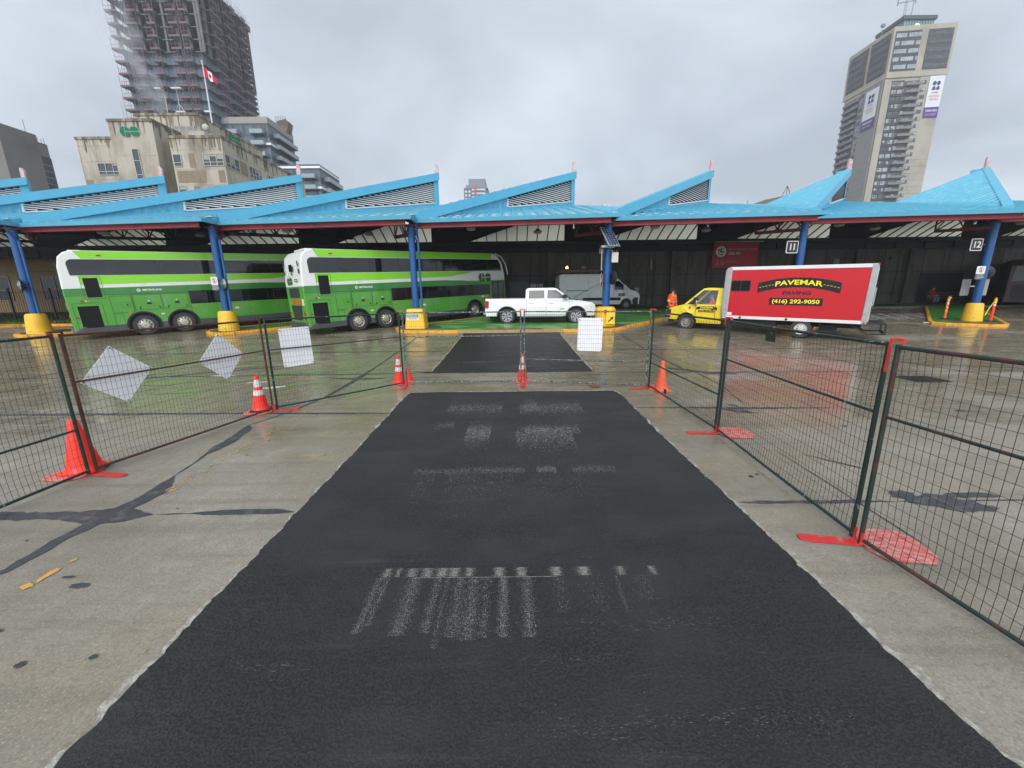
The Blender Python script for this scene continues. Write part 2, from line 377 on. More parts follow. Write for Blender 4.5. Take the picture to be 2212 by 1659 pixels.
# tarred joints and cracks
M_tar = mat('crack_sealant', (.040, .042, .048), .45, var=.25, vscale=9, dirt=(.12, .118, .11), dscale=6, dlo=.52, dhi=.68, bump=.3, bscale=40)
mb = MB()
S = lambda pts, w, a=.012, s=0, z=.005, st=.06: strip(mb, pts, w, a, z, M_tar, s, st)
S([(-13, 3.45), (-8, 3.55), (-5.6, 3.62), (-4.7, 3.64), (-4.2, 3.62), (-3.75, 3.64)], [.05, .09, .16, .17, .28, .12], .03, 1)
S([(-3.72, 3.64), (-3.35, 3.65)], .02, .004, 2)
S([(-3.4, 3.65), (-3.15, 3.66), (-2.7, 3.67), (-2.29, 3.66)], [.05, .09, .10, .09], .012, 3)
S([(2.42, 3.76), (2.8, 3.75), (3.2, 3.74), (4.1, 3.74)], [.07, .05, .06, .02], .02, 4)
S([(4.1, 3.74), (9, 3.75), (14, 3.7)], .02, .006, 5)
S([(-5.2, 2.2), (-4.22, 2.8), (-4.24, 3.2), (-4.2, 3.65), (-4.12, 4.1), (-4.28, 4.55)], [.06, .05, .12, .20, .2, .05], .02, 6, .0055)
S([(-4.28, 4.55), (-4.34, 4.95), (-4.42, 5.3)], [.04, .03, .08], .01, 7, .0055)
S([(-4.4, 5.2), (-4.42, 5.7), (-4.5, 6.2), (-4.62, 6.5)], [.14, .20, .18, .08], .02, 8, .0055)
S([(-4.62, 6.5), (-4.35, 7.15), (-4.16, 8.3), (-4.14, 9.4), (-4.14, 10.1), (-4.2, 12.0), (-4.28, 15.2), (-4.35, 18.4)], [.06, .05, .05, .12, .16, .05, .07, .04], .016, 9, .0055, .12)
S([(-4.9, 7.19), (-4.3, 7.16), (-3.3, 7.12), (-2.34, 7.1)], [.05, .09, .09, .07], .01, 10)
S([(-16, 7.3), (-9, 7.25), (-4.9, 7.19)], [.05, .12, .08], .014, 11)
S([(2.42, 7.3), (3.4, 7.28), (4.0, 7.22), (4.5, 7.2), (5.3, 7.17), (6.2, 7.15)], [.03, .07, .10, .15, .09, .02], .02, 12)
S([(3.96, 7.2), (4.3, 7.0), (4.55, 6.85)], [.1, .22, .06], .03, 13, .006)
S([(4.25, 7.55), (4.42, 7.3)], [.03, .14], .02, 14, .0062)
S([(-15, 10.7), (-8, 10.75), (-4.3, 10.8), (-2.6, 10.85)], [.03, .05, .09, .06], .012, 15, st=.12)
S([(-5.0, 10.35), (-4.1, 10.2), (-3.4, 10.25)], [.03, .14, .02], .02, 16, .0062)
S([(-2.9, 11.08), (-2.55, 11.0), (-2.3, 10.98)], [.03, .14, .16], .012, 17)
S([(2.35, 10.72), (4.9, 10.62), (5.8, 10.55), (7.7, 10.5), (13, 10.35), (20, 10.2)], [.05, .09, .1, .04, .03, .02], .014, 18, st=.12)
S([(4.5, 11.3), (5.0, 10.9), (5.4, 10.45), (6.2, 10.35)], [.05, .24, .30, .05], .04, 19, .0062)
S([(5.06, 18.1), (5.0, 14.7), (4.95, 12.6), (4.95, 10.9)], [.03, .05, .05, .10], .01, 20, .0055, .12)
S([(5.1, 10.5), (5.0, 8.9), (4.6, 7.4)], [.05, .02, .02], .006, 21, .0055, .12)
S([(-20, 14.6), (-12, 14.5), (-4.3, 14.5), (-2.4, 14.45)], [.03, .05, .09, .05], .012, 22, st=.15)
S([(2.35, 14.4), (4.5, 14.38), (5.0, 14.35), (5.8, 14.3), (20, 14.2)], [.02, .08, .16, .06, .03], .012, 23, st=.15)
S([(-20, 18.1), (-8, 18.05), (-2.6, 18.0)], .03, .01, 24, st=.2); S([(2.4, 18.0), (25, 17.8)], .03, .01, 25, st=.2)
S([(14.2, 2), (14.2, 18)], .03, .01, 26, .0055, .2); S([(-13.5, 3), (-13.6, 18)], .04, .012, 27, .0055, .2)
S([(-13.5, 8.5), (-9, 11.2), (-6.2, 12.6)], [.03, .10, .03], .02, 28, .0066, .12); S([(7.2, 13.2), (10, 12.2), (14, 10.8), (16, 8.2)], [.02, .04, .04, .02], .01, 29, .0066, .12)
S([(3.62, 2.9), (3.68, 4.0), (3.72, 5.2)], [.01, .02, .01], .004, 30); S([(4.0, 5.0), (4.45, 4.5)], [.02, .06], .01, 31, .006)
for (x, y, wx, wy, sd) in ((4.28, 3.87, .16, .12, 1), (4.55, 3.72, .34, .2, 2), (5.0, 3.85, .34, .07, 3), (4.75, 3.6, .3, .09, 4), (-3.42, 2.62, .09, .035, 5), (-3.52, 2.2, .05, .02, 6), (-3.05, 1.95, .035, .03, 7), (-2.65, 2.0, .035, .02, 8), (-3.6, 2.72, .07, .015, 9), (2.9, 4.35, .03, .03, 10), (3.0, 4.4, .025, .02, 11), (5.5, 6.1, .05, .03, 12), (8.3, 6.9, .1, .04, 13)):
    r_ = random.Random(sd); n = 16
    mb.poly([(x + wx * math.cos(2 * math.pi * k / n) * r_.uniform(.6, 1.1), y + wy * math.sin(2 * math.pi * k / n) * r_.uniform(.6, 1.1), gz(y) + .007) for k in range(n)], M_tar)
struct(mb.build('crack_seal'))

# worn paint, and dull green patches
M_yp = mat('worn_yellow_paint', srgb(212, 158, 72), .55, var=.15, vscale=12, dirt=(.30, .25, .17), dscale=14, dlo=.5, dhi=.6)
M_wp = mat('worn_white_paint', (.62, .62, .60), .6, dirt=(.20, .19, .17), dscale=5, dlo=.46, dhi=.6)
M_gp = mat('mottled_green', srgb(120, 150, 70), .3, dirt=(.22, .20, .15), dscale=2.2, dlo=.40, dhi=.58, stretch=(.5, 2, 1))
def fleck(mb, x, y, w, h, z, M, r_, n=9, ang=0):
    ca, sa = math.cos(ang), math.sin(ang); P = []
    for k in range(n):
        q = r_.uniform(.55, 1.1); a, b = w * math.cos(2 * math.pi * k / n) * q, h * math.sin(2 * math.pi * k / n) * q
        P.append((x + a * ca - b * sa, y + a * sa + b * ca, gz(y) + z))
    mb.poly(P, M)
mb = MB(); r_ = random.Random(21)
fleck(mb, -3.80, 2.74, .035, .12, .006, M_yp, r_, 14); fleck(mb, -3.82, 2.62, .05, .05, .006, M_yp, r_, 12); fleck(mb, -3.79, 2.93, .02, .04, .006, M_yp, r_); fleck(mb, -3.95, 2.42, .02, .06, .006, M_yp, r_)
for i in range(75):
    y = 4.1 + r_.random() ** 1.2 * 2.2; fleck(mb, -4.0 + r_.gauss(0, .045), y, r_.uniform(.003, .018), r_.uniform(.006, .045), .006 + .00002 * i, M_yp, r_)
for i in range(16): fleck(mb, -4.0 + r_.uniform(-.05, .05), 6.3 + i * .13, .02, .04, .006, M_yp, r_)
for i in range(16): fleck(mb, -2.38 + r_.uniform(-.09, .03), r_.uniform(1.4, 6.5), r_.uniform(.004, .015), r_.uniform(.004, .02), .0075, M_yp, r_)
for i in range(14): fleck(mb, 2.33 + r_.uniform(0, .04), r_.uniform(2.6, 3.4), r_.uniform(.004, .015), r_.uniform(.005, .02), .0075, M_yp, r_)
for i in range(26): fleck(mb, 2.42 + r_.uniform(-.05, .12), r_.uniform(10.9, 18.6), r_.uniform(.02, .05), r_.uniform(.03, .12), .008, M_yp, r_)
for i in range(16): fleck(mb, -2.42 + r_.uniform(-.15, .05), r_.uniform(14.5, 18.9), r_.uniform(.02, .06), r_.uniform(.03, .12), .008, M_yp, r_)
for i in range(12): fleck(mb, r_.uniform(-5.0, -3.6), r_.uniform(17.3, 18.4), r_.uniform(.1, .35), r_.uniform(.02, .05), .008, M_yp, r_)
struct(mb.build('yellow_line_marking'))
mb = MB()
for (x, y, w_, h_) in ((-9.0, 10.0, 1.3, .35), (-7.0, 10.3, .9, .3), (-6.2, 11.2, 1.0, .35), (-10.6, 11.2, 1.2, .3), (-5.4, 9.7, .5, .25), (-7.8, 9.0, .7, .22), (-8.4, 12.2, 1.1, .3)):
    fleck(mb, x, y, w_, h_, .0045, M_gp, r_, 22, .3)
struct(mb.build('green_patch'))  # dull green patches on the slab, broken up by noise
mb = MB()
for (x, y, w_, h_, a) in ((-10.9, 17.3, .55, .1, -.2), (-6.6, 9.9, .35, .1, .2), (-5.9, 9.3, .4, .12, .4), (-8.2, 10.8, .4, .1, 0), (20.5, 20.6, .8, .06, -.1), (-7.0, 17.8, .5, .05, .1), (4.0, 17.8, .3, .08, 0), (-9.5, 15.5, .6, .05, .1)):
    fleck(mb, x, y, w_, h_, .0046, M_wp, r_, 16, a)
# hatched bus-lane marking right of the truck
for i in range(15):
    x0 = 20.6 + i * .42
    mb.poly([(x, y, gz(y) + .0046) for x, y in ((x0, 22.2), (x0 + .16, 22.2), (x0 + .16 + (1.7 if i % 2 else -1.4), 25.4), (x0 + (1.7 if i % 2 else -1.4), 25.4))], M_wp)
for i, y in enumerate((26.3, 27.0)): mb.poly([(x, yy_, gz(yy_) + .0050) for x, yy_ in ((22.5 + i * 3, y), (26.5 + i * 4, y), (26.5 + i * 4, y + .12), (22.5 + i * 3, y + .12))], M_wp)
struct(mb.build('white_marking'))

# pale scrape marks on the fresh patch: thousands of tiny scratches, one object
M_scr = mat('scrape_dust', (.30, .285, .255), .8, var=.3, vscale=30)
mb = MB(); r_ = random.Random(11)
def spray(n, xf, yf, l, wd, ang, ja_=.3):
    l *= .55; wd *= .62
    for _ in range(int(n * 3.2)):
        x, y = xf(), yf(); a = ang + r_.gauss(0, ja_); ll = l * r_.uniform(.3, 1.4); ww = wd * r_.uniform(.4, 1.5); dx_, dy_ = math.cos(a) * ll / 2, math.sin(a) * ll / 2; nx_, ny_ = -math.sin(a) * ww / 2, math.cos(a) * ww / 2
        z = gz(y) + .0145 + r_.uniform(0, .0012)
        mb.poly([(x - dx_ - nx_, y - dy_ - ny_, z), (x + dx_ - nx_ * .5, y + dy_ - ny_ * .5, z), (x + dx_ + nx_, y + dy_ + ny_, z), (x - dx_ + nx_ * .6, y - dy_ + ny_ * .6, z)])
U = r_.uniform; G_ = r_.gauss
for cxm, wdt, dens in ((-1.02, .05, 90), (-.82, .06, 110), (-.70, .06, 130), (-.58, .06, 150), (-.48, .06, 150), (-.36, .045, 120), (-.12, .05, 150), (.06, .05, 140), (.34, .055, 180), (.56, .06, 170), (.86, .045, 80), (1.12, .04, 70), (-.93, .03, 40)):
    spray(int(dens * 1.7), lambda: G_(cxm, wdt * .42), lambda: U(2.665, 2.765), .008, .004, 0, 1.5)
for cxm, y0_, wdt, dens in ((-1.06, 2.14, .016, 200), (-1.0, 2.2, .015, 120), (-.78, 2.12, .035, 380), (-.60, 2.14, .02, 190), (-.52, 2.02, .012, 90), (-.42, 2.1, .03, 280), (-.31, 2.08, .03, 360), (-.21, 2.1, .02, 130), (-.08, 2.1, .022, 330), (.10, 2.1, .026, 300), (.35, 2.3, .03, 60), (.62, 2.3, .05, 60), (.8, 2.3, .01, 40), (1.0, 2.4, .04, 50)):
    spray(dens, lambda: G_(cxm, wdt), lambda: U(y0_, 2.66), .009, .004, math.pi / 2, .7)
spray(120, lambda: U(-.8, .35), lambda: 2.655 + U(-.003, .003), .05, .002, 0, .03)
for (xa, xb, yc, h_, dens, an) in ((-1.25, -.55, 4.55, .05, 160, .1), (-.5, .15, 4.57, .05, 200, .1), (.3, .55, 4.58, .05, 140, .1), (.75, 1.3, 4.58, .06, 160, .1), (-1.15, -.95, 4.25, .25, 60, 1.3), (-.8, .0, 4.3, .25, 200, 1.2), (.2, .9, 4.25, .25, 60, 1.2)):
    spray(dens, lambda: U(xa, xb), lambda: G_(yc, h_), .02, .005, an, .4)
for (xa, xb, yc, h_, dens, an) in ((-.75, -.35, 5.95, .22, 260, 1.2), (.05, .95, 5.75, .25, 420, .9), (.2, 1.1, 6.05, .12, 200, 2.2), (-1.3, -1.0, 6.3, .1, 40, .6), (-1.25, -.2, 7.35, .18, 330, 1.1), (.15, 1.35, 7.3, .2, 430, .9), (.25, .5, 7.45, .25, 80, 2.3)):
    spray(dens, lambda: U(xa, xb), lambda: G_(yc, h_), .06, .006, an, .35)
for _ in range(46):   # long rake lines across the mat
    yc = U(1.5, 8.2); xa = U(-2.0, 1.2); ln = U(.3, 1.2); spray(int(22 * ln), lambda: U(xa, xa + ln), lambda: G_(yc, .014 * yc), .03, .002, 0, .12)
spray(40, lambda: U(-.1, 1.6), lambda: G_(1.56, .04), .008, .004, 0, .6)
spray(160, lambda: U(-2.1, 2.2), lambda: U(1.3, 8.5), .006, .004, 0, 2)
for _ in range(30):
    yc = U(11.2, 18.6); xa = U(-2.1, 1.2); ln = U(.4, 1.6); spray(int(20 * ln), lambda: U(xa, xa + ln), lambda: G_(yc, .03), .10, .015, 0, .1)
tag(mb.build('scrape_marks', M=M_scr), 'pale scrape marks and dust streaks on the fresh black asphalt', 'scrape marks', kind='stuff')
mb = MB(); r_ = random.Random(44)
for _ in range(260):
    x, y = r_.uniform(-14, 15), r_.uniform(2, 18.5)
    if abs(x) < 2.5 and (y < 8.8 or y > 10.8): continue
    fleck(mb, x, y, r_.uniform(.006, .022), r_.uniform(.006, .018), .0075, M_tar, r_, 7)
tag(mb.build('grit_specks'), 'small dark gravel specks scattered over the wet concrete yard', 'gravel', kind='stuff')
# drain grate
t = empty('drain_grate', (10.25, 9.47, gz(9.47)), 0, 'dark rectangular storm drain grate set in wet concrete right of the truck reflection', 'drain grate')
mb = MB(); mb.box(-.42, .42, -.32, .32, .002, .006, mat('drain_dark', (.02, .02, .02), .6)); mb.build('drain_pit', t)
mb = MB()
for i in range(13): mb.box(-.42 + i * .067, -.40 + i * .067, -.32, .32, .006, .016)
for i in range(5): mb.box(-.42, .42, -.32 + i * .155, -.30 + i * .155, .006, .0165)
mb.build('grate', t, M=mat('cast_iron', (.06, .06, .062), .5, .6, var=.2))
# small stones / litter in front of fence
for i, (x, y, w_, h_, cM, lb) in enumerate(((1.98, 9.05, .14, .09, mat('rust_red_scrap', srgb(120, 60, 40), .7, var=.2), 'rust red scrap of steel plate lying before the centre fence'), (3.25, 4.4, .03, .02, M_tar, 'small black stone on the pale slab beside the black patch'))):
    mb = MB(); mb.lathe((x, y, gz(y) + .004), [(w_ * .9, 0), (w_, h_ * .1), (w_ * .7, h_ * .22)], cM, 6); tag(mb.build('scrap' if i == 0 else 'stone'), lb, 'debris')
# ================================================================ FENCES, CONES
M_fg = mat('fence_green', srgb(32, 52, 46), .45, .2, var=.2, vscale=9, dirt=(.42, .43, .40), dscale=14, dlo=.62, dhi=.70)
M_fw = mat('fence_green_flaked', srgb(34, 60, 52), .55, .1, var=.2, vscale=9, dirt=(.42, .43, .40), dscale=42, dlo=.50, dhi=.60)
M_fb = mat('fence_rusty_brown', srgb(84, 52, 42), .7, .2, var=.3, vscale=8, dirt=srgb(60, 66, 58), dscale=5, dlo=.55, dhi=.7)
M_wg = mat('wire_dark', srgb(52, 58, 56), .5, .5); M_wb = mat('wire_rust', srgb(66, 54, 47), .6, .4)
M_red = mat('red_steel_paint', srgb(205, 45, 42), .5, var=.15, vscale=10, dirt=(.30, .2, .17), dscale=12, dlo=.56, dhi=.7)
M_redw = mat('red_steel_scuffed', srgb(206, 92, 82), .55, var=.2, vscale=7, dirt=(.58, .44, .40), dscale=16, dlo=.46, dhi=.68, stretch=(1, 2.5, 1))
pts = dict(L3=(-5.50, 1.62), L2=(-5.37, 4.60), L1=(-4.66, 7.34), FL=(-2.66, 9.45), FM=(.27, 9.50), FR=(3.20, 8.90), R1=(3.25, 5.86), R2=(3.06, 3.07), R3=(3.28, .12))
def panel(a, b, mid, fm, wm, label, tilt=0., tilt2=0., dz=0.):
    A = Vector(a); B = Vector(b); d = B - A; Ln = d.length; rz = math.atan2(d.y, d.x)
    t = empty('mesh_fence', (A.x, A.y, gz(A.y)), rz, label, 'fence panel', 'temporary mesh fence panels around the fresh patch')
    sl = gz(B.y) - gz(A.y)
    g0, g1 = .045, Ln - .045; T, Bt = 1.79, .07
    def P(x, z): return (x, (tilt + (tilt2 - tilt) * x / Ln) * z, z + sl * x / Ln + dz * (1 - x / Ln))
    for x in (g0, g1):
        mb = MB(); mb.tube([P(x, .03), P(x, .9), P(x, T)], .0195, fm, 8); mb.build('post', t, True)
    for z, n in ((T - .02, 'top_rail'), (mid, 'mid_rail'), (Bt, 'bottom_rail')):
        mb = MB(); mb.tube([P(g0, z), P(Ln * .33, z - .004), P(Ln * .66, z - .006), P(g1, z)], .0165 if z != mid else .0125, fm, 8); mb.build(n, t, True)
    mb = MB(); r_ = random.Random(int(Ln * 1000))
    nv = int((g1 - g0) / .0515)
    for i in range(1, nv):
        x = g0 + (g1 - g0) * i / nv; q = []
        for k in range(9):
            z = Bt + (T - .02 - Bt) * k / 8; q.append(P(x + r_.uniform(-.0025, .0025), z)); q[-1] = (q[-1][0], q[-1][1] + .010 * math.sin(3.1 * x + z * 2) + (.012 if k in (1, 7) else 0), q[-1][2])
        mb.tube(q, .0018, wm, 4)
    nh = 16
    for i in range(1, nh):
        z = Bt + (T - .02 - Bt) * i / nh
        mb.tube([(P(x, z)[0], P(x, z)[1] + .010 * math.sin(3.1 * x + z * 2) + .003, P(x, z)[2]) for x in [g0 + (g1 - g0) * k / 12 for k in range(13)]], .0018, wm, 4)
    mb.build('wire_mesh', t)
    return t, rz, P
panel(pts['L3'], pts['L2'], .62, M_fg, M_wg, 'green mesh fence panel at the left edge, in front of the large plain orange cone')
pL, rzL, PL = panel(pts['L2'], pts['L1'], 1.20, M_fb, M_wb, 'rusty brown mesh fence panel carrying the two white diamond boards', .0, .0)
mb = MB(); panel(pts['L1'], pts['FL'], 1.20, M_fg, M_wg, 'green mesh fence panel with a white board, between the brown panel and the centre panels')
panel(pts['FL'], pts['FM'], 1.20, M_fw, M_wg, 'paint-flaked green mesh fence panel left of the centre cone, with a small maker plate')
panel(pts['FM'], pts['FR'], .62, M_fw, M_wg, 'paint-flaked green mesh fence panel right of the centre cone, with a white board')
pA, _, _ = panel(pts['FR'], pts['R1'], .62, M_fg, M_wg, 'green mesh fence panel running toward the viewer from the plain light orange cone', 0, .0)
pB, _, _ = panel(pts['R1'], pts['R2'], 1.20, M_fg, M_wg, 'green mesh fence panel in the middle of the right side, before the truck reflection', 0, -.012)
panel(pts['R2'], pts['R3'], 1.20, mat('fence_green_rusting', srgb(42, 56, 50), .5, .2, var=.2, vscale=9, dirt=srgb(90, 54, 44), dscale=3, dlo=.5, dhi=.62), M_wb, 'nearest mesh fence panel, cut off by the right edge of the photo', -.02, 0, dz=-.01)
# small tag plates fixed to the panels
def plate(parent, s, z, w_, h_, M, y=-.03, name='tag_plate'):
    mb = MB(); mb.box(s - w_ / 2, s + w_ / 2, y - .003, y + .003, z - h_ / 2, z + h_ / 2, M); return mb.build(name, parent)
plate(pA, 1.05, .17, .13, .10, M_fg); plate(pB, 1.15, 1.66, .20, .12, M_fg)

def base_plate(x, y, a, label, M=M_redw):
    """steel foot: plate on the far side, tongue toward direction a"""
    t = empty('steel_foot', (x, y, gz(y)), a, label, 'fence foot', 'red steel feet under the fence panels')
    mb = MB(); mb.prism([(-.09, -.23, .006), (-.44, -.23, .006), (-.52, -.12, .006), (-.52, .12, .006), (-.44, .23, .006), (-.09, .23, .006), (-.02, .1, .006), (-.02, -.1, .006)], (0, 0, .016), M); mb.build('plate', t, bevel=.003)
    mb = MB(); mb.prism([(-.02, -.05, .005), (.42, -.05, .005), (.47, -.03, .005), (.47, .03, .005), (.42, .05, .005), (-.02, .05, .005)], (0, 0, .014), M_red); mb.build('tongue', t, bevel=.002)
    mb = MB()
    for s in (-.045, .045): mb = MB(); mb.tube([(0, s, .015), (0, s, .13)], .012, M_red, 8); mb.build('pin', t)
    return t
def dirn(p, q): return math.atan2(q[1] - p[1], q[0] - p[0])
base_plate(-5.37, 4.60, -.12, 'scuffed red fence foot under the large plain orange cone on the left')
base_plate(-4.66, 7.33, .15, 'red fence foot beneath the striped cone at the brown panel end')
base_plate(-2.66, 9.42, -1.35, 'red fence foot with its tongue toward the viewer, beside the far left striped cone')
base_plate(.27, 9.46, -1.57, 'red fence foot in the centre, its tongue pointing straight at the viewer')
base_plate(3.20, 8.87, math.pi + .25, 'thin red fence foot left of the light orange cone')
base_plate(3.25, 5.84, math.pi - .05, 'red fence foot with a rounded plate, second on the right side')
base_plate(3.06, 3.05, math.pi - .18, 'nearest red fence foot, its paint badly scuffed, lower right')
def clip(p, a, label, M=M_red, big=False):
    t = empty('fence_clip', (p[0], p[1], gz(p[1])), a, label, 'fence clip', 'clamps over the tops of paired fence posts')
    mb = MB(); h = 1.80
    mb.box(-.070, .070, -.020, .020, h + .004, h + .026); mb.box(-.070, -.062, -.020, .020, h - .03, h + .003); mb.box(.062, .070, -.020, .020, h - .03, h + .003)
    mb.build('cap', t, bevel=.003, M=M)
    if big: t.scale = (.62, .8, 1)
    mb = MB(); mb.box(-.066, -.036, -.030, -.023, h - (.25 if big else .10), h + .003); mb.build('strap', t, M=M)
    return t
clip(pts['L2'], 1.4, 'rusty brown clip joining the green and brown panels on the left', M_fb)
clip(pts['L1'], .9, 'brown clip at the far end of the rusty brown panel', M_fb)
clip(pts['FL'], .2, 'pale red clip on the posts beside the maker plate')
clip(pts['FM'], -.1, 'red clip on the centre posts above the striped cone')
clip(pts['FR'], -.8, 'red clip on the corner post before the yellow truck cab')
clip(pts['R1'], -1.57, 'red clip on the post before the red truck box')
clip(pts['R2'], -1.2, 'large bright red clip with a long strap on the nearest right-hand posts', big=True)

# boards on the fence (blank white backs)
M_wb2 = mat('sign_back_white', (.92, .92, .93), .4, var=.03, vscale=3)
def board(a, b, corners, label, shape):
    A = Vector(a); d = (Vector(b) - A); rz = math.atan2(d.y, d.x); t = empty(shape, (A.x, A.y, gz(A.y)), rz, label, 'blank board', 'blank white boards tied to the fence')
    mb = MB(); mb.prism([(s, .026, z) for s, z in corners], (0, .006, 0)); mb.build('panel', t, bevel=.001, M=M_wb2)
    c0 = Vector((sum(s for s, _ in corners) / len(corners), sum(z for _, z in corners) / len(corners)))
    mb = MB(); ext = [corners[i] for i in ((0, 1, 2, 3) if len(corners) == 4 else (2, 7, 12, 17))]
    for s, z in ext:
        q = c0 + (Vector((s, z)) - c0) * .93; mb.cbox((q.x, .022, q.y), (.014, .006, .014)); mb.tube([(q.x, .01, q.y), (q.x + .02, -.012, q.y - .05)], .002, seg=4)
    mb.build('cable_tie', t, M=mat('tie_black', (.02, .02, .02), .6)); return t
board(pts['L2'], pts['L1'], [(.49, 1.59), (.93, 1.22), (.56, .81), (.12, 1.17)], 'larger white diamond board nearest on the brown fence panel', 'diamond_board')
board(pts['L2'], pts['L1'], [(1.97, 1.60), (2.38, 1.21), (2.01, .81), (1.58, 1.18)], 'second white diamond board, farther along the brown fence panel', 'diamond_board')
def rr_tilt(cx, cz, w_, h_, ang):
    c_, s_ = math.cos(ang), math.sin(ang); return [(cx + x * c_ - z * s_, cz + x * s_ + z * c_) for x, z in rrect(-w_ / 2, w_ / 2, -h_ / 2, h_ / 2, .04)]
board(pts['L1'], pts['FL'], rr_tilt(.55, 1.21, .57, .76, .03), 'white rectangular board left of the far corner, before the rear of the bus', 'rectangular_board')
board(pts['FM'], pts['FR'], rr_tilt(1.61, 1.23, .57, .78, -.015), 'white rectangular board right of centre, before the yellow column base', 'rectangular_board')
# maker plate
A = Vector(pts['FL']); t = empty('maker_plate', (A.x, A.y, gz(A.y)), math.atan2(.05, 2.93), 'small white and green maker plate on the left centre fence panel', 'plate sign')
mb = MB(); mb.box(.16, .44, -.028, -.022, 1.60, 1.74, mat('plate_white', (.72, .75, .74), .4)); mb.build('panel', t)
mb = MB(); mb.box(.17, .43, -.0305, -.0285, 1.665, 1.73, mat('plate_green', srgb(20, 110, 90), .4)); mb.build('band', t)
text('lettering', 'MODU-LOC', .05, mat('white_paint', (.8, .8, .8), .4), t, (.30, -.033, 1.697), bold=.0012, width=.22)
text('lettering', 'FENCE RENTALS', .03, mat('dark_print', (.03, .05, .05), .5), t, (.30, -.031, 1.63), width=.2)

# cones
M_or = mat('cone_red_orange', srgb(255, 52, 28), .42, var=.08, vscale=5, dirt=(.45, .12, .06), dscale=7, dlo=.6, dhi=.8)
M_or2 = mat('cone_faded_orange', srgb(255, 108, 62), .5, var=.08, vscale=5, dirt=(.45, .25, .18), dscale=9, dlo=.58, dhi=.75)
M_band = mat('cone_reflective_band', (.74, .74, .73), .35, var=.06, dirt=(.5, .45, .42), dscale=12, dlo=.6, dhi=.7)
def cone(x, y, rz, h, rb, M, label, bands=False, foot=.17, z0=0., grp='traffic cones along the fence', basec=None, tilt=0):
    t = empty('traffic_cone', (x, y, gz(y) + z0), rz, label, 'traffic cone', grp, rx=tilt)
    mb = MB(); mb.prism([(px, py, 0) for px, py in rrect(-foot, foot, -foot, foot, .05, 4)], (0, 0, .032), basec or M); mb.build('base', t, bevel=.006)
    prof = [(rb * 1.12, .033), (rb * 1.0, .06), (rb * .93, .10), (rb * .62, h * .5), (rb * .26, h - .012), (rb * .22, h), (rb * .14, h - .002)]
    mb = MB(); mb.lathe((0, 0, 0), prof, M, 28, cap0=False); mb.build('body', t, True)
    if bands:
        def rad(z):
            for (r1, z1), (r2, z2) in zip(prof, prof[1:]):
                if z1 <= z <= z2: return r1 + (r2 - r1) * (z - z1) / (z2 - z1)
        for a, b in ((h * .70, h * .90), (h * .46, h * .61)):
            mb = MB(); mb.lathe((0, 0, 0), [(rad(a) + .002, a), (rad(b) + .002, b)], M_band, 28, cap0=False, cap1=False); mb.build('reflective_band', t, True)
    return t
cone(-5.57, 4.70, .2, .69, .175, M_or, 'large plain red-orange cone at the far left, standing on a red fence foot', foot=.19, z0=.022)
cone(-4.93, 7.34, .3, .68, .142, M_or, 'striped orange cone by the far end of the brown fence panel', True, z0=.022, basec=mat('cone_rubber', (.03, .03, .03), .7))
cone(-2.86, 9.66, .1, .69, .138, M_or, 'striped orange cone behind the far left corner posts', True)
cone(-2.62, 9.72, .5, .36, .09, M_or, 'short plain orange cone half hidden behind the far left corner posts', foot=.13)
cone(.27, 9.72, .0, .71, .138, M_or, 'striped orange cone right behind the centre fence posts', True, basec=mat('cone_foot_grey', (.35, .33, .31), .6))
cone(3.40, 8.62, .3, .69, .145, M_or2, 'plain faded orange cone behind the right corner post', foot=.19)
# ================================================================ BUS TERMINAL (saw-tooth canopy)
M_blue = mat('roof_sky_blue', srgb(88, 174, 202), .42, var=.04, vscale=1.5, dirt=srgb(92, 166, 196), dscale=1.3, dlo=.55, dhi=.8)
M_blue2 = mat('gutter_blue', srgb(92, 168, 196), .42, var=.05, vscale=2)
M_rib = mat('roof_deck_blue', srgb(86, 168, 192), .45, var=.08, vscale=1.5, dirt=srgb(116, 184, 204), dscale=2.5, dlo=.5, dhi=.7)
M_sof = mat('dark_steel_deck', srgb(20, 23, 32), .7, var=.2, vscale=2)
M_beam = mat('oxide_red_beam', srgb(150, 46, 58), .55, var=.14, vscale=1.5, dirt=srgb(96, 40, 46), dscale=2, dlo=.5, dhi=.7)
M_truss = mat('truss_dark_red', srgb(92, 34, 42), .6, var=.15)
M_lw = mat('louver_white', (.72, .72, .70), .45, var=.04); M_lk = mat('louver_dark', (.02, .02, .022), .7)
M_glz = bpy.data.materials.new('translucent_glazing'); M_glz.use_nodes = True
t_ = M_glz.node_tree; b_ = t_.nodes['Principled BSDF']; o_ = t_.nodes['Material Output']; tr_ = t_.nodes.new('ShaderNodeBsdfTranslucent'); ad_ = t_.nodes.new('ShaderNodeMixShader')
tr_.inputs[0].default_value = (.70, .665, .50, 1); b_.inputs['Base Color'].default_value = (.6, .58, .46, 1); ad_.inputs[0].default_value = .9
t_.links.new(b_.outputs[0], ad_.inputs[1]); t_.links.new(tr_.outputs[0], ad_.inputs[2]); t_.links.new(ad_.outputs[0], o_.inputs[0])
M_mull = mat('mullion_dark', srgb(40, 40, 36), .6); M_post = mat('faded_pink_post', srgb(205, 150, 145), .7, dirt=(.55, .53, .5), dscale=6, dlo=.45, dhi=.6)
BAY = 9.6
term = empty('bus_terminal', (0, 30, 1.0), 0, 'long bus terminal with a sky blue saw-tooth metal roof over the bus bays', 'bus terminal')
IT = Matrix.Translation((0, -30, -1.0))
def T_(): mb = MB(); mb.X = IT.copy(); return mb
V = Vector
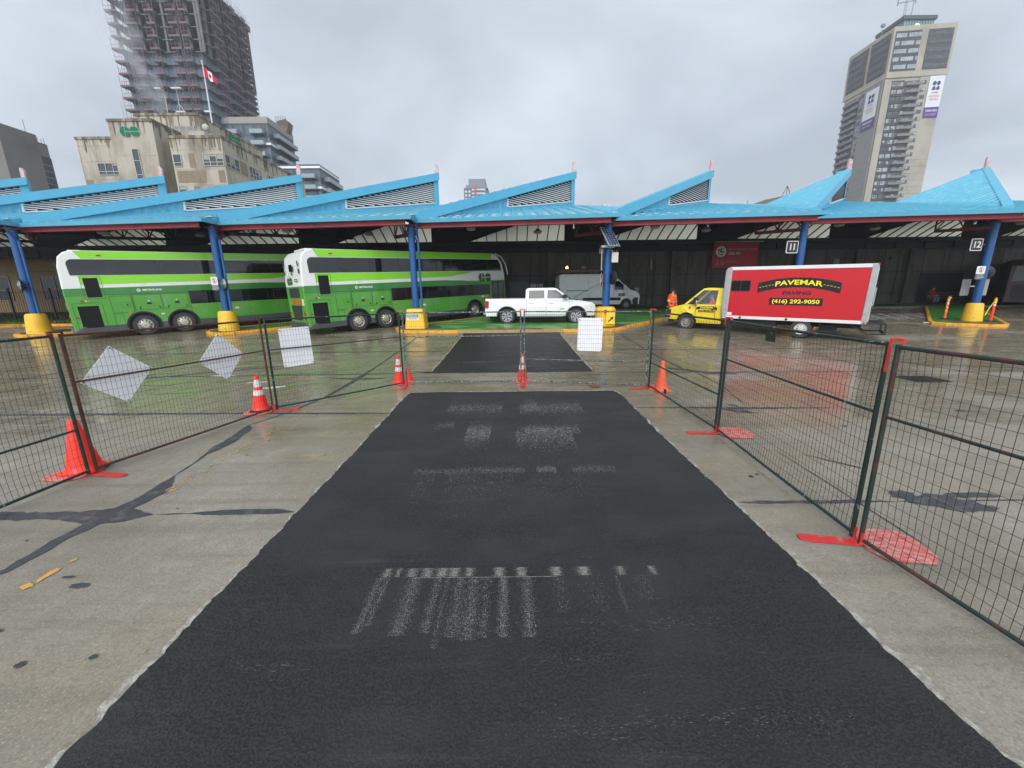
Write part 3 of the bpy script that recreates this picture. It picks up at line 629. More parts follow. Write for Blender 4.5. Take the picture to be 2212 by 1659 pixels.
for k in range(-1, 8):
    Xk = 4.95 + BAY * (k - 4); Xn = Xk + BAY
    Sg, Eg = V((Xk, 20.2, 5.74)), V((Xn, 19.2, 5.74)); A0 = V((Xk + .75, 21.1, 5.98)); Bp = V((Xk + 9.15, 29.9, 8.33)); At = V((Xk + .70, 21.05, 6.40)); B = V((Xk + 9.15, 29.9, 10.42))
    C = V((Xk + 9.15 - 6.5, 32.5, 7.64)); D = V((Xk - .35, 29.6, 6.75))
    # lower deck with standing ribs
    mb = T_(); mb.poly([Sg, Eg, Bp, A0], M_rib)
    def zl(x, y):   # height on plane Sg,Eg,Bp
        n = (Eg - Sg).cross(Bp - Sg); return Sg.z - (n.x * (x - Sg.x) + n.y * (y - Sg.y)) / n.z
    nr = 15
    for i in range(nr):
        x = Xk + .32 + i * .64; y0 = 20.2 - (x - Xk) / BAY - .02
        # rib ends at wall line A0-Bp or ridge line Bp-Eg
        if x < Bp.x: y1 = A0.y + (x - A0.x) * (Bp.y - A0.y) / (Bp.x - A0.x)
        else: y1 = Bp.y + (x - Bp.x) * (Eg.y - Bp.y) / (Eg.x - Bp.x)
        if y1 - y0 < .3: continue
        q = []
        for (yy_) in (y0, y1):
            z = zl(x, yy_); q.append([V((x - .09, yy_, z)), V((x - .04, yy_, z + .085)), V((x + .04, yy_, z + .085)), V((x + .09, yy_, z))])
        mb.loft(q, M_rib)
    mb.build('lower_roof', term)
    mb = T_()   # snow guards
    for i in range(nr):
        x = Xk + .64 + i * .64; yb = 20.2 - (x - Xk) / BAY
        lim = (A0.y + (x - A0.x)) if x < Bp.x else yb + .8
        for dy_ in (.55, 1.55):
            if yb + dy_ + .2 > lim: continue
            z = zl(x, yb + dy_); mb.box(x - .16, x + .16, yb + dy_ - .05, yb + dy_ + .13, z + .004, z + .03); mb.box(x - .08, x + .08, yb + dy_ + .02, yb + dy_ + .05, z + .03, z + .07)
    tag(mb.build('snow_guards', term, M=mat('snow_guard', srgb(150, 185, 190), .5, dirt=srgb(165, 165, 140), dscale=6)), kind='stuff')
    # underside deck
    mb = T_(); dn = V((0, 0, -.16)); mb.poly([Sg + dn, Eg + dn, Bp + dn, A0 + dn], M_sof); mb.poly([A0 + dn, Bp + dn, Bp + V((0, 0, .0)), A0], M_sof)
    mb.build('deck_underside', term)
    # gutter fascia: front run and short return
    def wallband(p, q, zt, zb, th, nm, M, out=(0, -1, 0)):
        mb = T_(); o = V(out) * th; a, b = V(p), V(q)
        mb.loft([[a + V((0, 0, zb)), a + V((0, 0, zt)), a + V((0, 0, zt)) + o, a + V((0, 0, zb)) + o * .75], [b + V((0, 0, zb)), b + V((0, 0, zt)), b + V((0, 0, zt)) + o, b + V((0, 0, zb)) + o * .75]], M); return mb.build(nm, term)
    wallband(Sg, Eg + V((.10, -.01, 0)), .02, -.155, .14, 'gutter', M_blue2)
    wallband(Eg + V((.0, .0, 0)), V((Xn, 20.25, 5.74)), .018, -.15, .12, 'gutter_return', M_blue2, (1, 0, 0))
    # oxide beam under the gutter
    mb = T_(); a, b = Sg + V((-.1, .16, 0)), Eg + V((-.25, .16, 0))
    for z0, z1, w_ in ((-.12, -.15, .13), (-.15, -.34, .02), (-.34, -.37, .13)):
        mb.loft([[p + V((0, -w_, z0)), p + V((0, w_, z0)), p + V((0, w_, z1)), p + V((0, -w_, z1))] for p in (a, b)], M_beam)
    mb.build('eave_beam', term)
    # saw-tooth monitor: wall, louvre, fascia, roof, end trim
    d = (B - At); d2 = V((Bp.x - A0.x, Bp.y - A0.y, 0)).normalized(); nrm = V((d2.y, -d2.x, 0))
    def wp(t, top=True, drop=0., off=0.): # point on the wall plane
        p = A0.lerp(Bp, t); z = (6.42 + (10.42 - 6.42) * t - drop) if top else (A0.z + (Bp.z - A0.z) * t + drop); return V((p.x, p.y, z)) + nrm * off
    mb = T_(); n = 60
    for i in range(n):   # corrugated siding
        t0, t1 = i / n, (i + 1) / n; o0, o1 = (.0, .045) if i % 2 else (.045, .0)
        if t0 < .44: mb.poly([wp(t0, False, 0, o0), wp(t1, False, 0, o1), wp(t1, True, .2, o1), wp(t0, True, .2, o0)], M_rib)
    mb.poly([wp(.43, False, 0, -.03), wp(1, False, 0, -.03), wp(1, True, .2, -.03), wp(.43, True, .2, -.03)], M_lk)
    mb.build('monitor_wall', term)
    wallb = lambda t0, t1, b0, b1, off, th: [wp(t0, False, b0, off), wp(t1, False, b0, off), wp(t1, False, b1, off), wp(t0, False, b1, off)]
    mb = T_(); mb.prism([wp(.03, False, -.02, .03), wp(1, False, -.02, .03), wp(1, False, .175, .03), wp(.03, False, .175, .03)], nrm * .03, M_blue); mb.build('base_flashing', term)
    # louvre slats (horizontal, clipped between frame and fascia)
    mb = T_(); zz = 6.0
    tl, tr = .445, .972
    def tb(z): return (z - .25 - A0.z) / (Bp.z - A0.z)      # where slat meets the bottom frame
    def tt(z): return (z + .56 - 6.42) / 4.0                 # where it meets the fascia bottom
    while zz < 10.2:
        a, b = max(tl, tt(zz)), min(tr, tb(zz))
        if b - a > .01:
            p, q = A0.lerp(Bp, a), A0.lerp(Bp, b)
            P = lambda u, o, z: V((u.x, u.y, z)) + nrm * o
            mb.loft([[P(u, .00, zz + .075), P(u, .055, zz + .012), P(u, .055, zz + .024), P(u, .00, zz + .087)] for u in (p, q)], M_lw)
        zz += .125
    mb.build('louver_slats', term)
    mb = T_()
    fr = [(tl, .20, tr, .20)]
    mb.prism([wp(tl, False, .18, .03), wp(tr, False, .18, .03), wp(tr, False, .245, .03), wp(tl, False, .245, .03)], nrm * .07, M_lw)
    mb.prism([wp(tl - .008, False, .21, .03), wp(tl, False, .21, .03), wp(tl, True, .5, .03), wp(tl - .008, True, .5, .03)], nrm * .07, M_lw)
    mb.build('louver_frame', term)
    mb = T_(); e1, e2 = -.085, 1.0   # sloping fascia box, with lap joints
    mb.loft([[wp(t, True, -.05, -.12), wp(t, True, -.05, .24), wp(t, True, .43, .24), wp(t, True, .43, .18), wp(t, True, .43, -.12)] for t in (e1, .0, .25, .5, .75, e2)], M_blue)
    for t in (.02, .30, .56, .80): mb.loft([[wp(q, True, -.058, -.1), wp(q, True, -.058, .247), wp(q, True, .438, .247), wp(q, True, .438, -.1)] for q in (t, t + .004)], M_blue)
    mb.build('rake_fascia', term)
    mb = T_(); mb.loft([[wp(q, False, -.05, o), wp(q, True, .10, o)] for q, o in ((.966, .10), (1.0, .10), (1.008, -.2))], M_blue, closed=False)
    p = wp(1.001, False, -.1, .10); q = wp(1.001, True, .0, .10); r1 = -nrm * .75; mb.poly([p, q, q + r1, p + r1], M_blue); mb.build('corner_trim', term)
    # sloping ribbed roof of the monitor
    mb = T_(); mb.poly([At, B, C], M_rib); mb.poly([At, C, D], M_rib); nn = (B - At).cross(C - At).normalized()
    if nn.z < 0: nn = -nn
    dirr = (C - B)
    for i in range(1, 19):
        t = i / 19; p = B.lerp(At, t); q = B.lerp(At, t) + dirr * (1 - t)
        # edge A-C point along direction dirr
        s = (q - p).normalized(); side = s.cross(nn) * .11
        mb.loft([[v - side, v - side * .4 + nn * .085, v + side * .4 + nn * .085, v + side] for v in (p + nn * .002, q + nn * .002)], M_rib)
    mb.build('monitor_roof', term)
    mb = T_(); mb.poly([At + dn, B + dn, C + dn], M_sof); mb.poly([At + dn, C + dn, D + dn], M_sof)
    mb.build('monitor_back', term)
    # cheek between this lower roof's ridge and the next monitor
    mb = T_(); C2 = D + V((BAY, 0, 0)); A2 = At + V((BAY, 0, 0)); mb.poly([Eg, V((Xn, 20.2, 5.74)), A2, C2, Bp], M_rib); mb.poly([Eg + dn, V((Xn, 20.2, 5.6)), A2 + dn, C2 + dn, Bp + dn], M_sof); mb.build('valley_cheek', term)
    # dark gable under the back edge, framing the glazing
    mb = T_(); Y = 29.75; xr = Xk + 9.15
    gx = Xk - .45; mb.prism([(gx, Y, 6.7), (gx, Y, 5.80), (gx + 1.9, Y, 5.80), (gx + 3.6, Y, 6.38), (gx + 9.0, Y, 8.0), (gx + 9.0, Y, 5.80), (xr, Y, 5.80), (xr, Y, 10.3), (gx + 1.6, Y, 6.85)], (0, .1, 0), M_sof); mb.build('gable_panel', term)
    # trusses: long open web from each column, back-left and straight back
    mb = T_()
    def truss(a, b, zb0, zt0, zb1, zt1, n, M, r=.055):
        a = V(a); b = V(b); P = lambda t, top: V((a.x + (b.x - a.x) * t, a.y + (b.y - a.y) * t, ((zt0 + (zt1 - zt0) * t) if top else (zb0 + (zb1 - zb0) * t))))
        mb.bar(P(0, 0), P(1, 0), .15, M); mb.bar(P(0, 1), P(1, 1), .13, M)
        for i in range(n): mb.bar(P(i / n, 0), P((i + .5) / n, 1), r, M); mb.bar(P((i + .5) / n, 1), P((i + 1) / n, 0), r, M)
        for i in range(n + 1): mb.bar(P(i / n, 0), P(i / n, 1), r, M)
    truss((Xk, 20.5, 0), (Xk - 1.5, 22.0, 0), 5.15, 5.6, 5.2, 6.3, 2, M_truss)
    mb.build('truss', term)
    mb = T_()
    if k <= 2: truss((Xk + .2, 20.6, 0), (Xk + 4.6, 25.2, 0), 5.25, 5.75, 5.6, 7.0, 6, M_sof, .05)
    if mb.f: mb.build('truss', term)
    # masts on the peaks
    mb = T_(); c_ = B + V((-.02, -.1, 0)); mb.prism([c_ + V((-.13, -.07, -.1)), c_ + V((.13, -.07, -.1)), c_ + V((.15, -.07, .45)), c_ + V((.08, -.07, .62)), c_ + V((-.10, -.07, .66)), c_ + V((-.12, -.07, .4))], (0, .14, 0), M_post); mb.build('peak_post', term)
    # high-bay lamps hung under the deck
    for q in ((Xk + 2.6, 21.6, 5.42), (Xk + 6.2, 23.5, 5.5)):
        mb = T_(); mb.lathe(q, [(.05, .30), (.12, .22), (.24, .14), (.25, .08), (.18, .02), (.05, .0)], mat('lamp_housing', (.30, .31, .32), .4), 14); mb.build('bay_lamp', term, True)
# skylight strip between roof and rear wall
x0, x1 = -46, 45
mb = T_(); mb.poly([(x0, 32.0, 6.18), (x1, 32.0, 6.18), (x1, 30.0, 7.18), (x0, 30.0, 7.18)], M_glz); mb.build('skylight_glazing', term)
mb = T_(); x = x0
while x < x1:
    mb.bar((x, 31.97, 6.14), (x, 29.97, 7.14), .07, M_mull); x += .775
mb.box(x0, x1, 31.86, 31.98, 6.02, 6.16, M_mull); mb.build('skylight_mullions', term)
# rear wall with pilasters
M_wall = mat('dark_precast_wall', srgb(90, 87, 81), .8, var=.14, vscale=.7, dirt=srgb(62, 60, 56), dscale=.9, dlo=.45, dhi=.7, stretch=(1.6, 1, .5))
M_wallb = mat('wall_band', srgb(36, 38, 44), .7, var=.1)
mb = T_(); mb.box(x0 + 14, 46, 32.0, 32.3, .5, 5.3, M_wall); mb.build('rear_wall', term)
mb = T_(); mb.box(x0, 46, 31.9, 32.3, 5.3, 6.02, M_wallb); mb.box(x0, 46, 31.75, 31.9, 5.85, 6.02, M_wallb)
for i in range(40): mb.box(x0 + i * 2.3, x0 + i * 2.3 + .12, 31.80, 31.9, 5.35, 5.85, M_wallb)
mb.build('wall_beam', term)
for x in (-26, -21.3, -16.5, -11.7, -7, -2.2, 2.9, 7.6, 12.6, 17.4, 22.3, 27.0, 31.2, 37.2, 41.5): mb = T_(); mb.box(x, x + .42, 31.72, 32.0, .9, 5.3, M_wall); mb.build('pilaster', term)
mb = T_()
for x in [x0 + 15 + i * 1.55 for i in range(50)]: mb.box(x, x + .03, 31.985, 32, 1, 5.3, M_sof)
for z in (3.55, 1.9): mb.box(x0 + 14, 46, 31.97, 32.0, z, z + .03, M_sof)
mb.build('panel_joints', term)
mb = T_(); mb.box(x0, 60, 32.3, 46, 6.0, 6.35, M_sof); mb.box(-46, 60, 46, 46.3, 1, 6.35, M_wall); mb.build('main_roof', term)
mb = T_(); mb.box(32.55, 36.0, 31.96, 31.99, 1.1, 3.45, mat('alcove_dark', srgb(34, 35, 38), .6)); mb.build('alcove_door', term)
# door and noticeboards
for x, y0_, w_, z0, z1, nm, c_ in ((-.15, 31.9, 1.6, 1.1, 3.1, 'glass_door', srgb(60, 66, 66)), (1.55, 31.9, .48, 1.95, 2.95, 'notice', srgb(150, 152, 150)), (2.08, 31.9, .48, 1.95, 2.95, 'notice', srgb(150, 152, 150)), (3.3, 31.9, .8, 2.4, 3.0, 'screen', srgb(56, 54, 40)), (4.2, 31.9, .5, 1.4, 2.2, 'notice', srgb(120, 122, 118))):
    mb = T_(); mb.box(x, x + w_, 31.90, 31.97, z0, z1, mat(nm + '_face%d' % int(x * 10), c_, .4))
    mb.box(x - .03, x, 31.89, 31.97, z0 - .03, z1 + .03, M_mull); mb.box(x + w_, x + w_ + .03, 31.89, 31.97, z0 - .03, z1 + .03, M_mull); mb.build(nm, term)
# conduits, boxes on the wall
for (x, z, w_, h_, c_, nm) in ((9.9, 3.9, .28, .22, 60, 'wall_box'), (9.5, 2.9, .5, .55, 70, 'cabinet'), (5.6, 3.9, .32, .34, 150, 'arrow_plate'), (11.0, 3.9, .10, .8, 140, 'wall_phone'), (13.0, 3.9, .35, .22, 40, 'wall_box'), (9.9, 2.25, .3, .3, 150, 'round_notice'), (13.9, 2.2, .16, .2, 90, 'wall_box'), (8.9, 4.6, .18, .18, 90, 'wall_box'), (25.4, 4.1, .4, .5, 130, 'wall_sign'), (22.9, 3.6, .25, .8, 45, 'wall_box'), (29.8, 4.5, .2, .2, 60, 'wall_box'), (1.0, 4.9, .18, .2, 80, 'wall_box')):
    mb = T_(); mb.box(x, x + w_, 31.86, 31.97, z, z + h_, mat('grey%d' % c_, srgb(c_, c_, c_ - 4), .5)); mb.build(nm, term)
mb = T_()
for x in (2.2, 11.4, 12.2, 19.7, 30.6): mb.tube([(x, 31.9, 1.1), (x, 31.9, 5.3)], .035, mat('conduit', srgb(84, 84, 84), .5, .4), 6)
mb.build('conduits', term)

# concourse pavement with green bus-bay islands and yellow kerbs
M_grn = mat('bay_green_surface', srgb(54, 132, 44), .42, var=.10, vscale=.6, dirt=srgb(150, 165, 120), dscale=.55, dlo=.62, dhi=.80, rvar=.12)
M_grn2 = mat('bay_green_worn', srgb(64, 138, 52), .40, var=.12, vscale=.8, dirt=srgb(160, 190, 130), dscale=.8, dlo=.48, dhi=.66, rvar=.12, stretch=(.5, 1.6, 1))
M_kerb = mat('yellow_kerb', srgb(236, 166, 42), .5, var=.10, vscale=3, dirt=srgb(140, 118, 76), dscale=5, dlo=.52, dhi=.66)
M_isl = mat('island_concrete', srgb(92, 84, 68), .5, var=.15, vscale=2)
KH = .12
def offs(P, d):
    out = []
    for i, p in enumerate(P):
        a = (V(P[i]) - V(P[max(i - 1, 0)])); b = (V(P[min(i + 1, len(P) - 1)]) - V(P[i]))
        t = ((a.normalized() if a.length > 0 else a) + (b.normalized() if b.length > 0 else b)).normalized(); out.append(V(p) + V((-t.y, t.x)) * d)
    return out
def refine(P, st=.5):
    q = []
    for a, b in zip(P, P[1:]):
        n = max(1, int((V(b) - V(a)).length / st)); q += [V(a).lerp(V(b), i / n) for i in range(n)]
    return q + [V(P[-1])]
def kerb(mb, P, w_=.16, M=M_kerb):
    P = refine(P); I = offs(P, w_); zz_ = lambda p, h: (p.x, p.y, gz(p.y) + h)
    mb.loft([[zz_(a, -.02), zz_(a, KH - .02), zz_(a.lerp(b, .15), KH), zz_(b, KH), zz_(b, KH - .03)] for a, b in zip(P, I)], M)
    return I
def fan(mb, P, h, M, ycut=None):
    """flat fill following the ground slope: rows along Y of a polygon (scanline)"""
    ys_ = sorted(set([round(min(p[1] for p in P) + 1e-4, 3), round(max(p[1] for p in P) - 1e-4, 3)] + [y * .5 for y in range(int(min(p[1] for p in P) * 2) + 1, int(max(p[1] for p in P) * 2) + 1)] + [round(p[1], 3) for p in P]))
    def span(y):
        xs_ = []
        for (x1, y1), (x2, y2) in zip(P, P[1:] + P[:1]):
            if (y1 - y) * (y2 - y) <= 0 and y1 != y2: xs_.append(x1 + (x2 - x1) * (y - y1) / (y2 - y1))
        return (min(xs_), max(xs_)) if xs_ else None
    for a, b in zip(ys_, ys_[1:]):
        if b - a < .002: continue
        s, e = span(a + .0005), span(b - .0005)
        if s and e: mb.poly([(s[0], a, gz(a) + h), (s[1], a, gz(a) + h), (e[1], b, gz(b) + h), (e[0], b, gz(b) + h)], M)
def island(Xc, wide, ex=0.):
    """45 degree island with a rounded nose at the column; wide: extra width to the right"""
    nose = [(Xc - .55 + 0.0, 20.35 + .65)]
    L0 = (Xc - 1.1 - ex, 20.8); n = [(Xc + 4.6 + 2.2, 28.9 - .2), L0] + [(Xc - 1.25 - ex * 1.2, 20.3), (Xc - 1.1 - ex * 1.1, 19.8), (Xc - .7 - ex * .8, 19.35), (Xc - .1, 19.06)]
    n = [(Xc + 6.8 - ex, 28.7)] + n[1:]
    Rr_ = [(Xc + wide, 19.02), (Xc + wide + .5, 19.35), (Xc + wide + 9.4, 28.7)]
    P = n + Rr_
    return P
def build_island(Xc, wide, gm, ex=0.):
    P = island(Xc, wide, ex); mb = MB(); I = kerb(mb, P[::1] if True else P); o = mb.build('kerb'); o['kind'] = 'structure'
    Q = [tuple(p) for p in I]
    mb = MB(); fan(mb, Q, KH - .012, gm); o = mb.build('bay_surface'); o['kind'] = 'structure'
    return P
CX = [4.85 + 9.6 * (k - 4) for k in range(0, 9)]
build_island(CX[3], .9 + 8.7, M_grn2)       # bay between the two centre columns is surfaced right across
for k in (1, 2): build_island(CX[k], .15, M_grn)
build_island(CX[5], .1, M_grn); build_island(CX[6], .1, M_grn, .85); build_island(CX[7], .1, M_grn); build_island(CX[0] , .1, M_grn)
mb = MB()
fan(mb, [(-25, 28.7), (60, 28.7), (60, 31.99), (-25, 31.99)], KH - .008, mat('platform_green', srgb(38, 96, 34), .45, var=.15, vscale=.5, dirt=srgb(90, 105, 80), dscale=.7, dlo=.6, dhi=.75))
o = mb.build('platform'); o['kind'] = 'structure'
mb = MB(); kerb(mb, [(60, 28.7), (-25, 28.7)][::-1], .16, mat('grey_kerb', srgb(120, 112, 96), .6, var=.2)); o = mb.build('kerb'); o['kind'] = 'structure'
# brown discs of bare paving round each column foot
mb = MB()
for X in CX:
    P = [(X + 1.0 * math.cos(R_(a)) * 1.15, 20.3 + .85 * math.sin(R_(a))) for a in range(0, 360, 15)]; fan(mb, P, KH - .004, M_isl)
o = mb.build('paving'); o['kind'] = 'structure'
# yellow front kerb blend, rust ramp at the end of the far patch
mb = MB(); fan(mb, [(-1.4, 19.12), (1.6, 19.12), (1.5, 19.5), (-1.2, 19.5)], KH + .004, mat('rust_brown_earth', srgb(105, 62, 52), .7, var=.2, vscale=4, dirt=srgb(150, 120, 95), dscale=3)); o = mb.build('earth_fill'); o['kind'] = 'structure'
mb = MB(); P = [(-2.6, 18.6), (2.5, 18.6), (2.5, 19.03), (-2.6, 19.03)]; mb.mesh([(-2.6, 18.85, gz(18.85) + .008), (2.5, 18.85, gz(18.85) + .008), (2.5, 19.04, gz(19.04) + KH), (-2.6, 19.04, gz(19.04) + KH)], [(0, 1, 2, 3)], mat('ramp_fill', srgb(160, 135, 95), .6, var=.2, vscale=5)); o = mb.build('ramp'); o['kind'] = 'structure'

# ---------------- columns
M_col = mat('column_blue', srgb(26, 82, 142), .38, var=.08, vscale=2, dirt=srgb(36, 72, 112), dscale=3, dlo=.5, dhi=.8, rvar=.08)
M_ybase = mat('yellow_concrete_base', srgb(240, 190, 48), .48, var=.08, vscale=3, dirt=srgb(150, 118, 60), dscale=6, dlo=.60, dhi=.72, rvar=.1)
clab = ['blue column on a yellow base at the left edge, beside the first bus', 'blue column on a yellow base in front of the middle of the first bus', 'blue column on a yellow base in front of the second bus, behind the maker plate',
        'blue column carrying the solar panel, between pickup and yellow truck', 'blue column standing behind the red truck box, by sign 11', 'blue column on a yellow base at the right, by sign 12']
cx_ = {1: (-23.75, 19.75), 2: (-14.42, 20.05), 3: (-4.85, 20.2), 4: (4.80, 20.2), 5: (14.45, 20.3), 6: (24.15, 20.6), 7: (33.9, 20.8)}
for k, (X, Y) in cx_.items():
    z = gz(Y) + KH - .02
    t = empty('canopy_column', (X, Y, z), 0, clab[k - 1] if k <= 6 else 'blue column beyond the right edge of the photo', 'column', 'blue canopy columns on yellow bases')
    top = 5.44 - z
    mb = MB(); mb.lathe((0, 0, 0), [(.165, .8), (.165, top), ], M_col, 20)
    for h in (1.6, 3.0, 4.3): mb.lathe((0, 0, 0), [(.168, h), (.168, h + .012)], M_col, 20)
    mb.build('pipe', t, True)
    mb = MB(); q = .50; hb = .98
    if k == 4: # chamfered block
        P = lambda s, z_: [(x, y, z_) for x, y in [(-s, -s * .55), (-s * .55, -s), (s * .55, -s), (s, -s * .55), (s, s * .55), (s * .55, s), (-s * .55, s), (-s, s * .55)]]
        mb.loft([P(.47, 0), P(.47, hb * .86), P(.40, hb * .97), P(.33, hb)], M_ybase); mb.build('concrete_base', t, bevel=.02)
    elif k == 3:
        P = lambda s, z_: [(s * x, s * y, z_) for x, y in rrect(-1, 1, -1, 1, .25, 3)]
        mb.loft([P(.52, 0), P(.43, hb * .9), P(.40, hb * .97), P(.34, hb)], M_ybase); mb.build('concrete_base', t)
    else:
        q = .84 if k < 4 else .72; hb = .98 if k < 4 else .92; mb.lathe((0, 0, 0), [(.56 * q, 0), (.555 * q, .05), (.455 * q, hb * .88), (.43 * q, hb * .95), (.36 * q, hb), (.1 * q, hb + .005)], M_ybase, 32); mb.build('concrete_base', t, True)
    if k < 4 or k > 6:
        mb = MB(); dx_ = .34
        mb.tube([(dx_ + .05, -.55, top + .02), (dx_ + .05, -.50, top - .12), (dx_, -.25, top - .42), (dx_, -.12, top - .55), (dx_, -.12, 1.1), (dx_ + .02, -.13, 1.0)], .055, M_col, 8); mb.build('downpipe', t, True)
        mb = MB()
        for h in (1.9, 3.6): mb.box(.1, dx_, -.13, -.11, h, h + .02, M_col)
        mb.build('pipe_bracket', t)
    mb = MB(); mb.box(-.24, .24, -.24, .24, top - .02, top + .05, M_truss); mb.build('cap_plate', t)
    if k == 4:
        mb = MB(); mb.tube([(.2, .02, 1.0), (.2, .02, 4.2)], .025, M_col, 6); mb.build('conduit', t, True)
        mb = MB(); M_k = mat('arrow_dark', srgb(60, 56, 50), .6)
        c_ = V((.26, -.478, .30)); d_ = V((.707, 0, .707)); n_v = V((-.707, 0, .707))
        mb.prism([c_ - d_ * .2 - n_v * .04, c_ + d_ * .06 - n_v * .04, c_ + d_ * .06 - n_v * .12, c_ + d_ * .22, c_ + d_ * .06 + n_v * .12, c_ + d_ * .06 + n_v * .04, c_ - d_ * .2 + n_v * .04], (0, -.003, 0), M_k); mb.build('painted_arrow', t)
# ================================================================ VEHICLES
M_tyre = mat('tyre_rubber', srgb(58, 58, 60), .75, var=.12, vscale=6); M_blk = mat('black_plastic', srgb(30, 31, 34), .5, var=.08)
M_vd = mat('under_dark', (.012, .012, .013), .8); M_chr = mat('bright_metal', (.55, .55, .55), .25, .9, var=.1)
M_gls = mat('tinted_glass', (.010, .012, .014), .06, spec=.5); M_glsf = mat('window_frame_black', (.02, .02, .022), .35)
M_seam = mat('panel_seam', (.02, .04, .02), .6)
def wheel(parent, x, y, r, wd, side, rimM, style='bus', name='wheel'):
    """side -1: outer face toward -y"""
    t = empty(name, (x, y, r)); t.parent = parent; s = side
    mb = MB(); mb.lathe((0, 0, 0), [(r * .60, 0), (r * .72, .015), (r * .93, .02), (r * .985, .05), (r, .09), (r, wd - .06), (r * .96, wd), (r * .5, wd)], M_tyre, 36, 'y', cap0=False)
    mb.v = [(a, b * (-s) , c) for a, b, c in mb.v]
    mb.build('tyre', t, True)
    mb = MB(); R_i = r * .60
    if style == 'bus':
        mb.lathe((0, 0, 0), [(R_i, .00), (R_i * .97, .012), (R_i * .90, .03), (R_i * .84, .05), (R_i * .60, .03), (R_i * .52, .0), (R_i * .50, -.035), (R_i * .30, -.045), (.01, -.045)], rimM, 30, 'y', cap0=False)
        for k in range(10):
            a = 2 * math.pi * k / 10; mb.lathe((R_i * .72 * math.cos(a), .032, R_i * .72 * math.sin(a)), [(.034, -.0), (.034, .02)], M_vd, 8, 'y')
            mb.lathe((R_i * .44 * math.cos(a), -.05, R_i * .44 * math.sin(a)), [(.013, -.0), (.013, .03)], M_chr, 6, 'y')
    elif style == 'alloy':
        mb.lathe((0, 0, 0), [(R_i * 1.12, .004), (R_i * 1.06, .004), (R_i * 1.04, .06), (.02, .07)], M_vd, 30, 'y', cap0=False)
        for k in range(6):
            a = 2 * math.pi * k / 6 + .2
            for da in (-.22, .22):
                p = V((math.cos(a), 0, math.sin(a))); q = V((math.cos(a + da), 0, math.sin(a + da))); nv = V((-math.sin(a + da), 0, math.cos(a + da))) * .026
                mb.prism([p * R_i * .18 - nv * .6, q * R_i * 1.05 - nv * 1.2, q * R_i * 1.05 + nv * 1.2, p * R_i * .18 + nv * .6], (0, .03, 0), rimM)
        mb.lathe((0, 0, 0), [(R_i * 1.13, .03), (R_i * 1.13, -.004), (R_i * 1.04, -.004), (R_i * 1.04, .03)], rimM, 30, 'y', cap0=False, cap1=False)
        mb.lathe((0, 0, 0), [(R_i * .2, .0), (R_i * .2, -.012), (.01, -.014)], M_chr, 14, 'y')
    else:
        mb.lathe((0, 0, 0), [(R_i * 1.0, .0), (R_i * .96, .014), (R_i * .88, .04), (R_i * .72, .06), (R_i * .66, .03), (R_i * .40, .015), (R_i * .34, -.02), (.01, -.022)], rimM, 30, 'y', cap0=False)
        for k in range(8):
            a = 2 * math.pi * k / 8; mb.lathe((R_i * .54 * math.cos(a), .018, R_i * .54 * math.sin(a)), [(R_i * .09, -.006), (R_i * .09, .02)], M_vd, 8, 'y')
    mb.v = [(a, b * (-s), c) for a, b, c in mb.v]
    mb.build('rim', t, True); return t
def archprof(x0, x1, zb, arches, up):
    """bottom outline from x0 to x1 at height zb with wheel arches (cx, r), cz = wheel centre"""
    P = [(x0, zb)]
    for cx__, r, cz in arches:
        a = math.degrees(math.asin(max(-1, min(1, (zb - cz) / r)))); P += [(cx__ + r * math.cos(R_(t)), cz + r * math.sin(R_(t))) for t in [180 - a + (a * 2 - 180) * i / 14 for i in range(15)]]
    return P + [(x1, zb)]
def side(mb, P, y, M, th=0): mb.poly([(x, y, z) for x, z in P], M) if not th else mb.prism([(x, y, z) for x, z in P], (0, th, 0), M)

# ---------------------------------------------------------------- double-deck buses
M_gd = mat('bus_dark_green', srgb(48, 130, 44), .28, var=.04, vscale=1, coat=.3, dirt=srgb(84, 128, 74), dscale=1.2, dlo=.55, dhi=.8)
M_gm = mat('bus_mid_green', srgb(82, 160, 54), .34, var=.06, vscale=1, coat=.15, dirt=srgb(122, 160, 104), dscale=1.0, dlo=.5, dhi=.78)
M_gl = mat('bus_lime', srgb(136, 218, 6), .28, var=.03, vscale=1, coat=.3)
M_bw = mat('bus_white', srgb(232, 234, 228), .3, var=.03, vscale=2, coat=.2, dirt=srgb(190, 190, 176), dscale=2, dlo=.55, dhi=.75)
M_skirt = mat('bus_skirt_grey', srgb(72, 78, 82), .5, var=.1, vscale=2)
M_amb = mat('amber_lamp', srgb(230, 110, 20), .3); M_rl = mat('red_lamp', srgb(170, 20, 24), .25); M_wl = mat('white_lamp', (.75, .75, .72), .2)
M_logo = mat('logo_dark_green', srgb(38, 98, 48), .4); M_wht = mat('lettering_white', (.82, .82, .82), .4)
